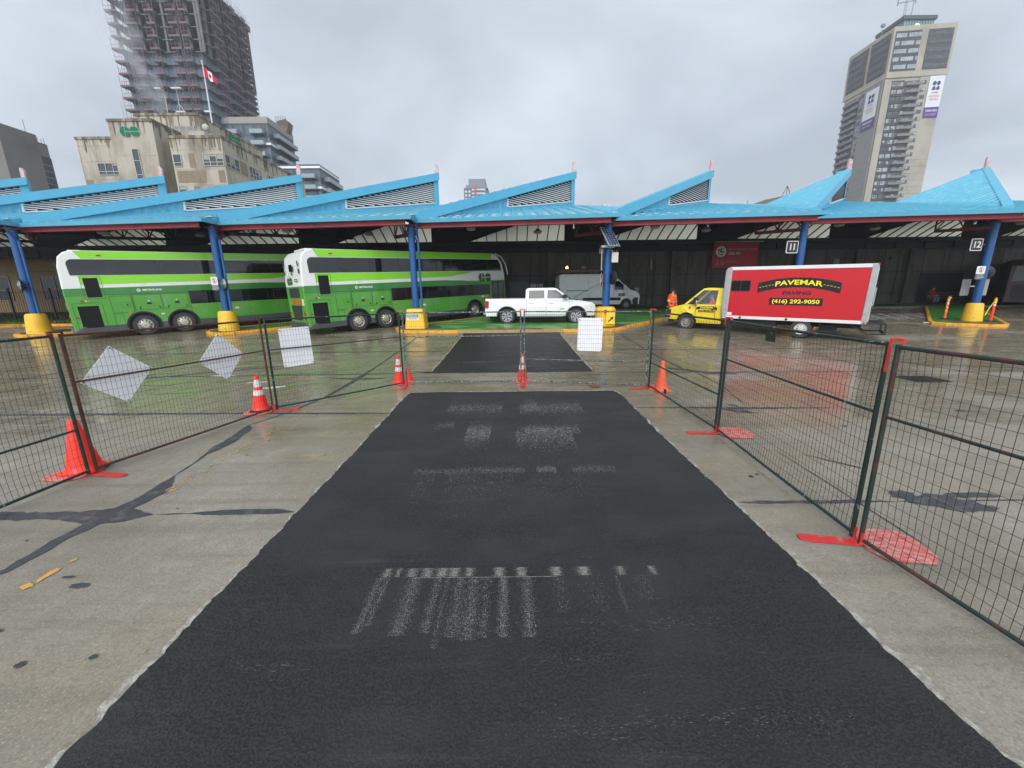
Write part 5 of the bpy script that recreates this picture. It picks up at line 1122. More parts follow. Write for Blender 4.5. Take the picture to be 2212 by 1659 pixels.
# yellow cutaway truck with red box body; camera sees its LEFT side (y > 0)
M_yel = mat('truck_yellow', srgb(240, 212, 40), .3, var=.04, coat=.3, dirt=srgb(200, 172, 50), dscale=2, dlo=.58, dhi=.8)
M_trd = mat('box_red', srgb(196, 4, 24), .38, var=.03, vscale=2, dirt=srgb(178, 18, 38), dscale=1.4, dlo=.55, dhi=.85)
M_alu = mat('box_aluminium', srgb(172, 172, 172), .4, .4, var=.08, vscale=5, dirt=(.3, .3, .29), dscale=8, dlo=.56, dhi=.7)
M_tw = mat('box_trim_white', srgb(225, 225, 222), .4, var=.05)
M_lyel = mat('letter_yellow', srgb(250, 226, 40), .4)
def make_truck():
    t = empty('box_truck', (0, 0, 0), 0, 'paving contractor truck with yellow cab and red box body, facing left', 'box truck')
    wb = 4.69; r = .39; W = 2.35   # y = 0 near (left) side of the box; body extends to y = -W
    b0, b1_, z0, z1 = -2.02, 3.04, .80, 2.95
    mb = MB(); mb.box(b0, b1_, -W, 0, z0, z1, M_trd); mb.build('box_body', t)
    mb = MB()
    mb.box(b0 - .015, b1_ - .1, -W - .01, .02, z1 - .11, z1 + .03, M_tw); mb.box(b0 - .01, b1_, -W - .01, .025, z0 - .10, z0 + .03, M_tw); mb.build('trim_rail', t, bevel=.01)
    mb = MB()
    P = [(b1_ - .20, z0 - .1), (b1_ + .02, z0 - .1), (b1_ + .08, z0 + .4), (b1_ + .08, z1 - .16), (b1_ + .03, z1 - .02), (b1_ - .12, z1 + .035), (b1_ - .20, z1 + .035)]
    mb.prism([(x, -W - .015, z) for x, z in P], (0, W + .045, 0), M_alu); mb.build('front_corner', t, bevel=.04)
    mb = MB(); mb.box(b0 - .04, b0 + .16, -W - .015, .03, z0 - .1, z1 + .035, M_alu); mb.build('rear_frame', t, bevel=.02)
    mb = MB(); mb.box(b0 - .06, b0 - .03, -W + .12, -.12, z0, z1 - .1, M_tw); mb.build('rear_door', t)
    mb = MB(); mb.tube([(b0 - .10, -.25, z0 + .6), (b0 - .10, -.25, z0 + 1.3)], .02, M_alu, 6); mb.build('grab_rail', t)
    for z, x in ((z1 + .01, b0 - .05), (z0 - .06, b0 - .05), (z0 - .06, b0 + .04)):
        mb = MB(); mb.box(x, x + .05, -.02, .035, z - .03, z + .04, M_rl); mb.build('marker_lamp', t)
    mb = MB(); Pw = rrect(2.05, 2.82, 1.92, 2.40, .07); mb.prism([(x, .0, z) for x, z in Pw], (0, .02, 0), M_glsf); mb.prism([(x, .02, z) for x, z in rrect(2.08, 2.42, 1.95, 2.37, .05)], (0, .006, 0), mat('matt_dark_glass', (.004, .004, .005), .3, spec=.2)); mb.prism([(x, .02, z) for x, z in rrect(2.45, 2.79, 1.95, 2.37, .05)], (0, .006, 0), MATS['matt_dark_glass']); mb.build('side_window', t)
    mb = MB(); mb.box(2.66, 2.86, .0, .012, .86, .98, M_tw); mb.build('plate', t)
    for x in (2.3, .55):
        mb = MB(); mb.lathe((x, .02, z0 - .03), [(.05, 0), (.045, .05)], M_blk, 10, 'y'); mb.build('marker_lamp', t)
    # name on the side: viewer sees +y face, so text runs toward -x
    X = (-1, 0, 0); y = .006
    cx__, cz__ = .35, 2.08
    mb = MB(); n = 24; top = []; bt = []
    for i in range(n + 1):
        u = -1 + 2 * i / n; x = cx__ - u * 1.42; top.append((x, y, cz__ + .40 - .22 * u * u + .02)); bt.append((x, y, cz__ + .06 - .24 * u * u - .04))
    mb.mesh(top + bt, [(i, i + 1, n + 2 + i, n + 1 + i) for i in range(n)], M_vd); mb.build('name_banner', t)
    mb = MB()
    for i in range(5):
        for s in (-1, 1):
            u = s * (.62 + i * .08); x = cx__ - u * 1.42; z = cz__ + .21 - .23 * u * u; mb.poly([(x - .035, y + .003, z - .007 - s * .004), (x + .035, y + .003, z - .007 + s * .004), (x + .035, y + .003, z + .007 + s * .004), (x - .035, y + .003, z + .007 - s * .004)], M_lyel)
    mb.build('road_dashes', t)
    o = text('lettering', 'PAVEMAR', .27, M_lyel, t, (0, 0, 0), X, bold=.007, width=1.62, depth=.002)
    for v in o.data.vertices: u = -v.co.x / 1.42; v.co.z = v.co.z + cz__ + .215 - .235 * u * u; v.co.x += cx__; v.co.y += y + .004
    text('lettering', 'PAVING', .20, mat('letter_dark', srgb(40, 12, 14), .5), t, (cx__, y + .003, 1.86), X, bold=.008, width=.98)
    mb = MB(); mb.box(cx__ - .92, cx__ + .92, y - .002, y + .004, 1.36, 1.66, M_vd); mb.build('phone_panel', t)
    text('lettering', '(416) 292-9050', .22, M_lyel, t, (cx__, y + .008, 1.51), X, bold=.006, width=1.64)
    # chassis
    mb = MB(); mb.box(b0 + .1, 5.2, -W + .5, -.5, .48, .72, M_vd); mb.box(.9, 2.4, -.5, -.12, .42, .70, M_vd); mb.box(-1.2, -.6, -W + .3, -.3, .35, .6, M_vd)
    mb.build('chassis', t)
    mb = MB(); Mst = mat('step_steel', srgb(52, 54, 58), .5, .5)
    for y_ in (-.25, -W + .25):
        mb.bar((b0 + .5, y_, .70), (b0 - .1, y_, .30), .06, Mst); mb.bar((b0 - .1, y_, .30), (b0 - .62, y_, .34), .06, Mst); mb.bar((b0 - .62, y_, .34), (b0 - .60, y_, .74), .06, Mst); mb.bar((b0 - .60, y_, .74), (b0 + .0, y_, .72), .06, Mst)
    mb.bar((b0 - .62, -.25, .34), (b0 - .62, -W + .25, .34), .07, Mst); mb.box(b0 - .6, b0 - .1, -W + .3, -.3, .70, .73, Mst)
    mb.build('rear_step', t)
    # cab: nose toward +x
    cw = 2.0; c0, c1 = b1_ + .08, wb + .95   # cab from box to nose
    yo = -.18; yc = yo - cw / 2
    hw = lerp_tab([(.4, .95), (.9, 1.0), (1.3, .985), (2.1, .80)])
    ar = [(wb, .47, .40)]
    P = archprof(c0, c1 - .05, .50, ar, 1) + [(c1 + .02, .62), (c1 + .0, .92), (c1 - .08, 1.07), (c1 - .35, 1.16), (wb + .22, 1.255), (wb + .10, 1.29), (c0, 1.29)]
    mb = MB(); hull(mb, P, lambda z, x: hw(z) * (1 - .10 * max(0, x - wb + .1)), M_yel, yc); mb.build('cab_body', t, bevel=.04, bseg=3)
    yl = lambda z, o=0: yc + hw(z) + o
    # roof and pillars (open glasshouse)
    mb = MB()
    rf = [(c0, 1.94), (c0, 2.06), (c0 + .70, 2.08), (c0 + .95, 2.03), (c0 + 1.0, 1.95)]
    hull(mb, rf, lambda z, x: hw(min(z, 1.95)) - (.08 if z > 2.04 else .0), M_yel, yc); mb.build('cab_roof', t, bevel=.03)
    for sy in (1, -1):
        ys = lambda z: yc + sy * hw(z); mb = MB()
        mb.loft([[(x, ys(z), z), (x + w_, ys(z), z), (x + w_, ys(z) - sy * .06, z), (x, ys(z) - sy * .06, z)] for x, z, w_ in ((c0, 1.27, .30), (c0, 1.97, .26))], M_yel); mb.build('door_pillar', t); mb = MB()
        mb.loft([[(x, ys(z), z), (x + w_, ys(z), z), (x + w_, ys(z) - sy * .06, z), (x, ys(z) - sy * .06, z)] for x, z, w_ in ((wb + .02, 1.27, .12), (c0 + .90, 1.97, .10))], M_yel); mb.build('windscreen_pillar', t)
    mb = MB(); mb.box(c0, c0 + .03, yc - .9, yc + .9, 1.2, 2.0, mat('cab_inside', srgb(70, 76, 76), .7)); mb.box(c0 + .03, wb - .1, yc - .85, yc + .85, 1.1, 1.2, M_vd); mb.box(wb - .50, wb - .1, yc - .85, yc + .85, 1.15, 1.32, M_vd); mb.build('interior', t)
    M_tg = bpy.data.materials.new('clear_glass'); M_tg.use_nodes = True; q = M_tg.node_tree; ms = q.nodes.new('ShaderNodeMixShader'); tp = q.nodes.new('ShaderNodeBsdfTransparent'); gg = q.nodes.new('ShaderNodeBsdfGlossy'); gg.inputs[1].default_value = .03; tp.inputs[0].default_value = (.72, .78, .77, 1); ms.inputs[0].default_value = .12
    q.links.new(tp.outputs[0], ms.inputs[1]); q.links.new(gg.outputs[0], ms.inputs[2]); q.links.new(ms.outputs[0], q.nodes['Material Output'].inputs[0])
    for sy in (1, -1):
        mb = MB(); mb.poly([(x, yc + sy * (hw(z) - .03), z) for x, z in ((c0 + .28, 1.29), (wb + .02, 1.29), (c0 + .92, 1.95), (c0 + .26, 1.95))], M_tg); mb.build('side_window', t)
    mb = MB(); mb.poly([(wb + .14, yc - .94, 1.29), (wb + .14, yc + .94, 1.29), (c0 + 1.0, yc + .80, 2.0), (c0 + 1.0, yc - .80, 2.0)], M_tg); mb.build('windscreen', t)
    mb = MB(); mb.loft([[(x, yc + hw(z) - .0, z), (x + .05, yc + hw(z) - .02, z), (x + .05, yc + hw(z) - .06, z)] for x, z in ((wb + .12, 1.29), (c0 + 1.0, 2.0))], M_blk)
    mb.box(wb - .0, wb + .20, yc - .9, yc + .9, 1.275, 1.305, M_blk); mb.build('window_seal', t); mb = MB(); mb.poly([(x, yc + hw(z) + .004, z) for x, z in ((wb - .40, 1.30), (wb + .0, 1.30), (wb - .36, 1.52))], M_blk); mb.build('window_seal', t)
    mb = MB()
    for x in (c0 + .27, wb - .42):
        mb.box(x, x + .012, yl(.9, -.02), yl(.9, .006), .56, 1.27, mat('cab_gap', srgb(90, 78, 20), .6))
    mb.build('door_gap', t)
    mb = MB(); mb.prism([(x, yl(1.2, 0), z) for x, z in rrect(c0 + .36, c0 + .46, 1.02, 1.22, .03)], (0, .015, 0), M_blk); mb.build('door_handle', t)
    mb = MB(); mb.box(wb - .44, wb - .30, yl(1.2, .02), yl(1.2, .20), 1.28, 1.62, M_blk); mb.build('door_mirror', t, bevel=.03)
    mb = MB(); mb.box(wb - .455, wb - .44, yl(1.2, .04), yl(1.2, .18), 1.30, 1.48, M_wl); mb.build('mirror_glass', t)
    n = 14; dcx = (c0 + wb) / 2 - .12; top = []; bt = []; mb = MB(); yd = yl(1.1, .008)
    for i in range(n + 1):
        u = -1 + 2 * i / n; x = dcx - u * .46; top.append((x, yd, 1.22 - .06 * u * u)); bt.append((x, yd, 1.105 - .07 * u * u))
    mb.mesh(top + bt, [(i, i + 1, n + 2 + i, n + 1 + i) for i in range(n)], M_vd); mb.box(dcx - .36, dcx + .36, yd - .002, yd + .002, .93, 1.02, M_vd); mb.build('name_banner', t)
    o = text('lettering', 'PAVEMAR', .09, M_lyel, t, (0, 0, 0), X, bold=.004, width=.58)
    for v in o.data.vertices: u = -v.co.x / .46; v.co.z += 1.162 - .065 * u * u; v.co.x += dcx; v.co.y += yd + .004
    text('lettering', 'PAVING', .06, M_vd, t, (dcx, yd + .002, 1.04), X, width=.3); text('lettering', '(416) 292-9050', .07, M_lyel, t, (dcx, yd + .005, .975), X, width=.64)
    text('lettering', '6', .20, M_vd, t, (wb - .13, yl(1.1, .003) - .01, 1.12), X, bold=.004)
    mb = MB(); xg = c1 - .02
    mb.box(xg - .05, xg + .06, yc - .80, yc + .80, .72, 1.0, M_blk); mb.build('grille', t, bevel=.02)
    for sy in (1, -1):
        mb = MB(); mb.box(xg - .16, xg + .05, yc + sy * .93 - .10, yc + sy * .93 + .02, .80, 1.02, M_blk); mb.box(xg - .10, xg + .07, yc + sy * .93 - .08, yc + sy * .93 + .01, .90, .99, M_wl); mb.build('headlight', t, bevel=.03)
        mb = MB(); mb.box(xg - .14, xg + .05, yc + sy * .93 - .10, yc + sy * .93 + .02, .70, .80, M_amb); mb.build('indicator', t, bevel=.02)
    mb = MB(); mb.box(xg - .05, xg + .20, yc - .95, yc + .95, .38, .60, mat('bumper_grey', srgb(120, 120, 122), .4, .5)); mb.box(xg - .15, xg + .14, yc - .96, yc + .96, .60, .70, M_blk); mb.build('front_bumper', t, bevel=.03)
    mb = MB(); mb.box(c0, wb - .5, yc + .80, yc + .96, .40, .52, M_yel)
    for i in range(12): mb.box(c0 + .1 + i * .12, c0 + .14 + i * .12, yc + .955, yc + .965, .42, .50, mat('step_slot', srgb(120, 100, 30), .6))
    mb.build('running_board', t)
    Mr = mat('truck_rim', srgb(165, 160, 150), .4, .4, var=.2, vscale=9); Mrw = mat('truck_rim_white', srgb(210, 208, 200), .4, .2, var=.15, vscale=9)
    wheel(t, 0, -.02, r, .24, 1, Mrw, 'steel'); wheel(t, 0, -.30, r, .24, 1, Mrw, 'steel'); wheel(t, 0, -W + .02, r, .24, -1, Mrw, 'steel'); wheel(t, wb, yc + .96, r, .24, 1, Mr, 'steel'); wheel(t, wb, yc - .96, r, .24, -1, Mr, 'steel')
    mb = MB(); mb.box(-.62, -.60, -.34, -.02, .12, .68, M_blk); mb.build('mud_flap', t)
    return t, yc, c0, wb
tk, tk_yc, tk_c0, tk_wb = make_truck(); tk.location = (12.21, 16.52, gz(16.5) + .005); tk.rotation_euler = (0, -.020, 2.459)
# dark bus half out of frame on the right
t = empty('parked_coach', (36.6, 26.4, gz(26.4) + .02), .776, 'dark red and black coach in deep shade, cut off by the right edge', 'bus')
Mdr = mat('coach_maroon', srgb(58, 20, 26), .35, var=.1); mb = MB(); mb.prism([(x, 0, z) for x, z in archprof(0, 9, .4, [(2.2, .55, .48), (7, .55, .48)], 1) + [(9.05, 2.4), (8.8, 3.3), (.3, 3.35), (0, 3.0)]], (0, 2.5, 0), Mdr); mb.build('body', t, bevel=.08)
mb = MB(); mb.poly([(.4, -.008, 1.9), (8.6, -.008, 1.9), (8.5, -.008, 2.9), (.5, -.008, 2.9)], M_gls); mb.poly([(-.01, .2, 1.9), (-.01, 2.3, 1.9), (-.01, 2.2, 2.9), (-.01, .3, 2.9)], M_gls); mb.build('window_band', t)
mb = MB(); mb.box(-.03, .01, .3, 2.2, .6, 1.6, M_blk); mb.build('engine_cover', t)
for x in (2.2, 7): wheel(t, x, .04, .48, .3, -1, MATS['steel_rim'], 'bus')
# ================================================================ PEOPLE
def skinned(name, pts, edges, rad, M, parent=None, sub=2, root=0):
    me = bpy.data.meshes.new(name + '_c'); me.from_pydata([tuple(p) for p in pts], edges, []); o = bpy.data.objects.new(name + '_c', me); COL.objects.link(o)
    o.modifiers.new('s', 'SKIN'); lay = me.skin_vertices[0].data
    for i, r in enumerate(rad): lay[i].radius = (r, r) if not isinstance(r, tuple) else r; lay[i].use_root = (i == root)
    o.modifiers.new('u', 'SUBSURF').levels = sub; o.modifiers['u'].render_levels = sub
    dg = bpy.context.evaluated_depsgraph_get(); dg.update(); m2 = bpy.data.meshes.new_from_object(o.evaluated_get(dg)); bpy.data.objects.remove(o); bpy.data.meshes.remove(me)
    m2.materials.clear(); m2.materials.append(M); m2.name = name; m2.polygons.foreach_set('use_smooth', [True] * len(m2.polygons))
    n = bpy.data.objects.new(name, m2); COL.objects.link(n)
    if parent: n.parent = parent
    return n
M_skin = mat('skin', srgb(214, 158, 132), .5); M_hiv = mat('hi_vis_orange', srgb(255, 92, 34), .55, var=.12, vscale=9); M_ylb = mat('hi_vis_yellow', srgb(222, 226, 90), .5); M_slv = mat('reflective_silver', (.6, .6, .58), .3)
M_dkc = mat('dark_cloth', srgb(36, 38, 48), .8, var=.2, vscale=8); M_redc = mat('red_jacket', srgb(150, 26, 42), .7, var=.15, vscale=8); M_jean = mat('pale_denim', srgb(120, 124, 132), .8, var=.15, vscale=8)
class Fig:
    """collects joints and bones of one continuous body"""
    def __init__(s): s.p = []; s.r = []; s.e = []
    def add(s, p, r, parent=None):
        s.p.append(V(p)); s.r.append(r)
        if parent is not None: s.e.append((parent, len(s.p) - 1))
        return len(s.p) - 1
    def chain(s, pts, parent):
        for p, r in pts: parent = s.add(p, r, parent)
        return parent
def hand(f, wrist, d, palm_n, parent, sc=1.):
    """palm, four unequal curled fingers, thumb from the side of the palm"""
    d = V(d).normalized(); n = V(palm_n).normalized(); s = d.cross(n).normalized(); w_ = V(wrist)
    pl = f.add(w_ + d * .045 * sc, .026 * sc, parent); pe = f.add(w_ + d * .085 * sc, .024 * sc, pl)
    for i, (off, ln) in enumerate(((-.030, .062), (-.010, .074), (.010, .070), (.029, .054))):
        b = w_ + d * .088 * sc + s * off * sc
        f.chain([(b, .0095 * sc), (b + d * ln * .45 * sc + n * .010 * sc, .0088 * sc), (b + d * ln * .75 * sc + n * .030 * sc, .008 * sc), (b + d * ln * .85 * sc + n * .048 * sc, .007 * sc)], pe)
    b = w_ + d * .035 * sc - s * .026 * sc
    f.chain([(b - s * .012 * sc, .011 * sc), (b + d * .030 * sc - s * .026 * sc + n * .012 * sc, .0095 * sc), (b + d * .052 * sc - s * .024 * sc + n * .026 * sc, .008 * sc)], pl)
def head(parent_obj, c, yaw, skin, hatM, hat='cap', tilt=0):
    """head features as children-free mesh merged into head object"""
    mb = MB(); X = Matrix.Translation(c) @ Matrix.Rotation(yaw, 4, 'Z') @ Matrix.Rotation(tilt, 4, 'Y')
    return X
def person(label, loc, rz, pose, jm, tm, hatM, hat, stripes=False):
    bulk = 1.25 if stripes else 1.0
    f = Fig(); P = pose
    pel = f.add(P['pelvis'], .125); sp = f.add(P['spine'], .135, pel); ch = f.add(P['chest'], .155, sp); nk0 = f.add(P['neck'], .065, ch); nk = f.add(V(P['neck']).lerp(V(P['head']), .45), .055, nk0)
    hc = V(P['head']); h1 = f.add(hc + V((.0, 0, -.045)), .075, nk); h2 = f.add(hc + V((0, 0, .02)), .092, h1); h3 = f.add(hc + V((-.01, 0, .085)), .066, h2)
    for sd in ('L', 'R'):
        sh, el, wr, hd, pn = P['arm' + sd]; a = f.add(sh, .062, ch); b = f.add(V(sh).lerp(V(el), .55), .052, a); e_ = f.add(el, .042, b); g = f.add(V(el).lerp(V(wr), .4), .041, e_); w_ = f.add(wr, .028, g); hand(f, wr, hd, pn, w_)
        hp, kn, an, to = P['leg' + sd]; a = f.add(hp, .088, pel); b = f.add(V(hp).lerp(V(kn), .5), .078, a); k = f.add(kn, .057, b); c_ = f.add(V(kn).lerp(V(an), .35), .056, k); q = f.add(an, .038, c_); f.chain([(V(an) + (V(to) - V(an)) * .55 + V((0, 0, -.025)), .042), (to, .032)], q)
    body = skinned('person', f.p, f.e, f.r, M_skin, None, 2, 0); tag(body, label, 'person'); body.location = loc; body.rotation_euler = (0, 0, rz)
    # face: eyes, nose, mouth, ears added to the body mesh
    bm = bmesh.new(); bm.from_mesh(body.data); yaw = P.get('yaw', 0); XH = Matrix.Translation(hc) @ Matrix.Rotation(yaw, 4, 'Z')
    body.data.materials.append(mat('eye_dark', (.03, .02, .02), .3)); body.data.materials.append(mat('lips', srgb(170, 95, 85), .5))
    def blob(c, sx, sy, sz, mi):
        r_ = bmesh.ops.create_uvsphere(bm, u_segments=10, v_segments=6, radius=1, matrix=XH @ Matrix.Translation(c) @ Matrix.Diagonal((sx, sy, sz, 1)))
        for v in r_['verts']:
            for fc in v.link_faces: fc.material_index = mi; fc.smooth = True
    for s in (-1, 1): blob((.083, s * .032, .015), .012, .014, .008, 1); blob((-.005, s * .094, .0), .018, .012, .03, 0)
    blob((.098, 0, -.012), .020, .013, .024, 0); blob((.088, 0, -.050), .010, .024, .007, 2); blob((.06, 0, -.085), .03, .035, .022, 0); blob((.075, 0, .05), .02, .05, .018, 0)
    bm.to_mesh(body.data); bm.free()
    # jacket, following torso and sleeves
    j = Fig(); a0 = j.add(P['hem'], .172 * bulk); a = j.add(P['pelvis'], .158 * bulk, a0); b = j.add(P['spine'], .165 * bulk, a); c_ = j.add(P['chest'], .175 * bulk, b); nn_ = j.add(V(P['chest']).lerp(V(P['neck']), .75), .10, c_); j.add(V(P['neck']) + V((0, 0, .02)), .082, nn_)
    for sd in ('L', 'R'):
        sh, el, wr, hd, pn = P['arm' + sd]; q = j.add(sh, .085 * bulk, c_); q = j.add(V(sh).lerp(V(el), .5), .073 * bulk, q); q = j.add(el, .064 * bulk, q); q = j.add(V(el).lerp(V(wr), .5), .060 * bulk, q); j.add(V(el).lerp(V(wr), .92), .050, q)
    jk = skinned('jacket', j.p, j.e, j.r, jm, body, 2, 1)
    if stripes:
        me = jk.data; me.materials.append(M_ylb); me.materials.append(M_slv); el = V(P['armL'][1]); mid = V(P['spine']).z
        for p in me.polygons:
            c = p.center; z = c.z
            if abs(z - (mid - .02)) < .055 and abs(c.y) < .22: p.material_index = 2 if abs(z - (mid - .02)) < .02 else 1
            elif abs(abs(c.y) - .085) < .032 and z > mid + .03 and z < V(P['neck']).z + .02: p.material_index = 2 if abs(abs(c.y) - .085) < .014 else 1
            elif abs(c.y) > .24 and abs(z - el.z) < .05: p.material_index = 1
    tr_ = Fig(); r0_ = tr_.add(P['pelvis'], .142)
    for sd in ('L', 'R'):
        hp, kn, an, to = P['leg' + sd]; q = tr_.add(hp, .105, r0_); q = tr_.add(V(hp).lerp(V(kn), .5), .093, q); q = tr_.add(kn, .074, q); q = tr_.add(V(kn).lerp(V(an), .5), .068, q); tr_.add(V(kn).lerp(V(an), .96), .060, q)
    skinned('trousers', tr_.p, tr_.e, tr_.r, tm, body, 2, 0)
    for sd in ('L', 'R'):
        hp, kn, an, to = P['leg' + sd]; b_ = Fig(); q = b_.add(V(an) + V((0, 0, .06)), .052); q = b_.add(V(an) + V((0, 0, -.02)), .052, q); q = b_.add(V(an).lerp(V(to), .6) + V((0, 0, -.02)), .050, q); b_.add(V(to), .042, q); skinned('boot', b_.p, b_.e, b_.r, M_dkc, body, 2, 0)
    mb = MB(); mb.X = XH; 
    prof = [(.112, .0), (.118, .045), (.110, .090), (.084, .130), (.04, .148), (.005, .150)] if hat == 'toque' else [(.099, -.03), (.104, .02), (.100, .075), (.075, .115), (.03, .13), (.004, .131)]
    mb.lathe((-.012, 0, 0), prof, hatM, 20)
    mb.build('knit_cap' if hat == 'toque' else 'hair', body, True)
    if hat == 'toque':
        mb = MB(); mb.X = XH; mb.lathe((-.012, 0, 0), [(.115, .0), (.122, .002), (.122, .04), (.118, .044)], mat('cap_band', srgb(60, 62, 72), .8), 20); mb.build('cap_band', body, True)
    return body
stand = dict(pelvis=(0, 0, .95), hem=(0, 0, .84), spine=(0, 0, 1.12), chest=(.005, 0, 1.33), neck=(.0, 0, 1.50), head=(.02, 0, 1.645),
    armL=((0, .19, 1.42), (.02, .27, 1.14), (.14, .20, .93), (.6, -.3, -.5), (0, -1, -.2)), armR=((0, -.19, 1.42), (-.02, -.26, 1.14), (.08, -.24, .90), (.3, 0, -1), (.3, .9, 0)),
    legL=((0, .095, .90), (.02, .11, .50), (-.02, .12, .09), (.15, .14, .03)), legR=((0, -.095, .90), (.0, -.12, .50), (-.04, -.13, .09), (.12, -.16, .03)), yaw=.0)
wk = person('worker in orange hi-vis jacket and dark knit cap standing by the yellow cab nose', (9.12, 22.5, gz(22.5) + .03), R_(-62), dict(stand, yaw=.75), M_hiv, M_dkc, M_dkc, 'toque', True)
sit = dict(pelvis=(0, 0, .53), hem=(.02, 0, .50), spine=(.0, 0, .70), chest=(.05, 0, .90), neck=(.08, 0, 1.07), head=(.13, 0, 1.20),
    armL=((.06, .19, .99), (.10, .26, .74), (.32, .16, .66), (.8, -.5, -.1), (0, -.2, -1)), armR=((.06, -.19, .99), (.10, -.26, .74), (.34, -.12, .66), (.8, .4, -.1), (0, .2, -1)),
    legL=((.02, .10, .52), (.45, .14, .52), (.43, .14, .10), (.58, .16, .04)), legR=((.02, -.10, .52), (.44, -.13, .52), (.38, -.12, .10), (.53, -.15, .04)), yaw=.3)
ps = person('seated person in a red jacket and pale trousers on the dark bench', (32.95, 31.25, gz(31.3) + KH), R_(-80), sit, M_redc, M_jean, mat('hair_dark', srgb(30, 24, 22), .7), 'hair')
# driver inside the yellow cab
drv = dict(sit); drv['armL'] = ((.06, .19, .99), (.20, .27, .78), (.45, .18, .82), (.9, -.3, .1), (0, -.3, -1)); drv['armR'] = ((.06, -.19, .99), (.2, -.26, .78), (.46, -.16, .84), (.9, .3, .1), (0, .3, -1)); drv['yaw'] = .3
dl = Matrix.Translation(tk.location) @ Matrix.Rotation(2.459, 4, 'Z') @ V((tk_c0 + .42, tk_yc + .52, .52))
dr = person('driver in an orange jacket and grey cap seated in the yellow truck cab', dl, 2.459, drv, M_hiv, M_dkc, mat('cap_grey', srgb(120, 118, 114), .8), 'hair')
# bench under the seated person
t = empty('bench', (34.6, 31.5, gz(31.4) + KH), 0, 'long dark metal bench against the rear wall at the right', 'bench')
Mb = mat('bench_metal', srgb(92, 94, 96), .4, .5); mb = MB()
for i in range(4): mb.box(-1.7, 1.7, -.38 + i * .10, -.30 + i * .10, .43, .46, Mb)
mb.build('seat', t)
for z in (.60, .78): mb = MB(); mb.box(-1.7, 1.7, .03, .06, z, z + .10, Mb); mb.build('backrest', t)
for x in (-1.5, 0, 1.5): mb = MB(); mb.box(x, x + .05, -.36, .0, 0, .44, Mb); mb.box(x, x + .05, .0, .05, 0, .9, Mb); mb.build('leg', t)
# ================================================================ SIGNS, MIRRORS, BOLLARDS
M_sw = mat('sign_white', (.74, .74, .73), .4); M_sk = mat('sign_black', (.02, .02, .022), .45); M_sr = mat('sign_red', srgb(190, 30, 50), .4)
CXY = cx_
def bay_no(k, n, x, z):
    X, Y = CXY[k]; t = empty('bay_number_sign', (x, Y - .05, z), 0, 'black square sign with white number %s on the blue column' % n, 'number sign', 'bay number signs')
    mb = MB(); mb.prism([(a, 0, b) for a, b in rrect(-.29, .29, -.29, .29, .05)], (0, .03, 0), M_sw); mb.build('border', t)
    mb = MB(); mb.prism([(a, -.004, b) for a, b in rrect(-.255, .255, -.255, .255, .04)], (0, .004, 0), M_sk); mb.build('face', t)
    text('number', n, .42, M_sw, t, (0, -.008, -.01), bold=.012, width=.34 if n == '12' else .23)
    mb = MB(); mb.box(.28, .45, .0, .03, -.03, .03, M_truss); mb.build('bracket', t)
bay_no(5, '11', 13.95, 4.30); bay_no(6, '12', 23.42, 4.35)
def no_ped(k, x, z, label, w_=.30, h_=.34, y=None):
    X, Y = CXY[k]; t = empty('no_pedestrians_sign', (x, Y - .25, z), 0, label, 'warning sign', 'no pedestrians signs on columns')
    mb = MB(); mb.prism([(a, 0, b) for a, b in rrect(-w_ * .55, w_ * .55, -.16, .22, .03)], (0, .01, 0), M_sw); mb.build('panel', t)
    mb = MB(); mb.mesh([(.115 * math.cos(R_(a)) * r_, -.004, .04 + .125 * math.sin(R_(a)) * r_) for r_ in (1, .82) for a in range(0, 360, 15)], [(i, (i + 1) % 24, 24 + (i + 1) % 24, 24 + i) for i in range(24)], M_sr)
    mb.prism([(-.085, -.004, .135), (-.07, -.004, .145), (.085, -.004, -.055), (.07, -.004, -.065)], (0, -.002, 0), M_sr); mb.build('red_ring', t)
    mb = MB(); mb.prism([(a + .0, -.002, b + .105) for a, b in arc(0, 0, .020, 0, 330, 10)], (0, -.001, 0), M_sk); mb.prism([(-.03, -.002, .08), (.03, -.002, .08), (.02, -.002, .02), (.055, -.002, -.05), (.03, -.002, -.05), (0, -.002, .005), (-.04, -.002, -.05), (-.06, -.002, -.05), (-.02, -.002, .02)], (0, -.001, 0), M_sk); mb.build('pictogram', t)
    mb = MB(); mb.prism([(a, 0, b) for a, b in rrect(-w_ * .55, w_ * .55, -.42, -.17, .02)], (0, .01, 0), mat('sign_grey', srgb(96, 98, 104), .5)); mb.build('text_panel', t)
    text('lettering', 'NO PEDESTRIANS', .05, M_sw, t, (0, -.003, -.21), width=.26)
    for i, s in enumerate(('Pedestrian access', 'prohibited beyond', 'this point')): text('lettering', s, .045, M_sw, t, (-.13, -.003, -.27 - i * .055), align='LEFT')
    mb = MB(); mb.box(-.1, .1, .01, .1, -.02, .02, M_chr); mb.build('clamp', t)
no_ped(2, -14.58, 2.93, 'no-pedestrians sign on the blue column in front of the first bus'); no_ped(6, 23.72, 3.08, 'no-pedestrians sign on the right-hand blue column beside bay 12', .40)
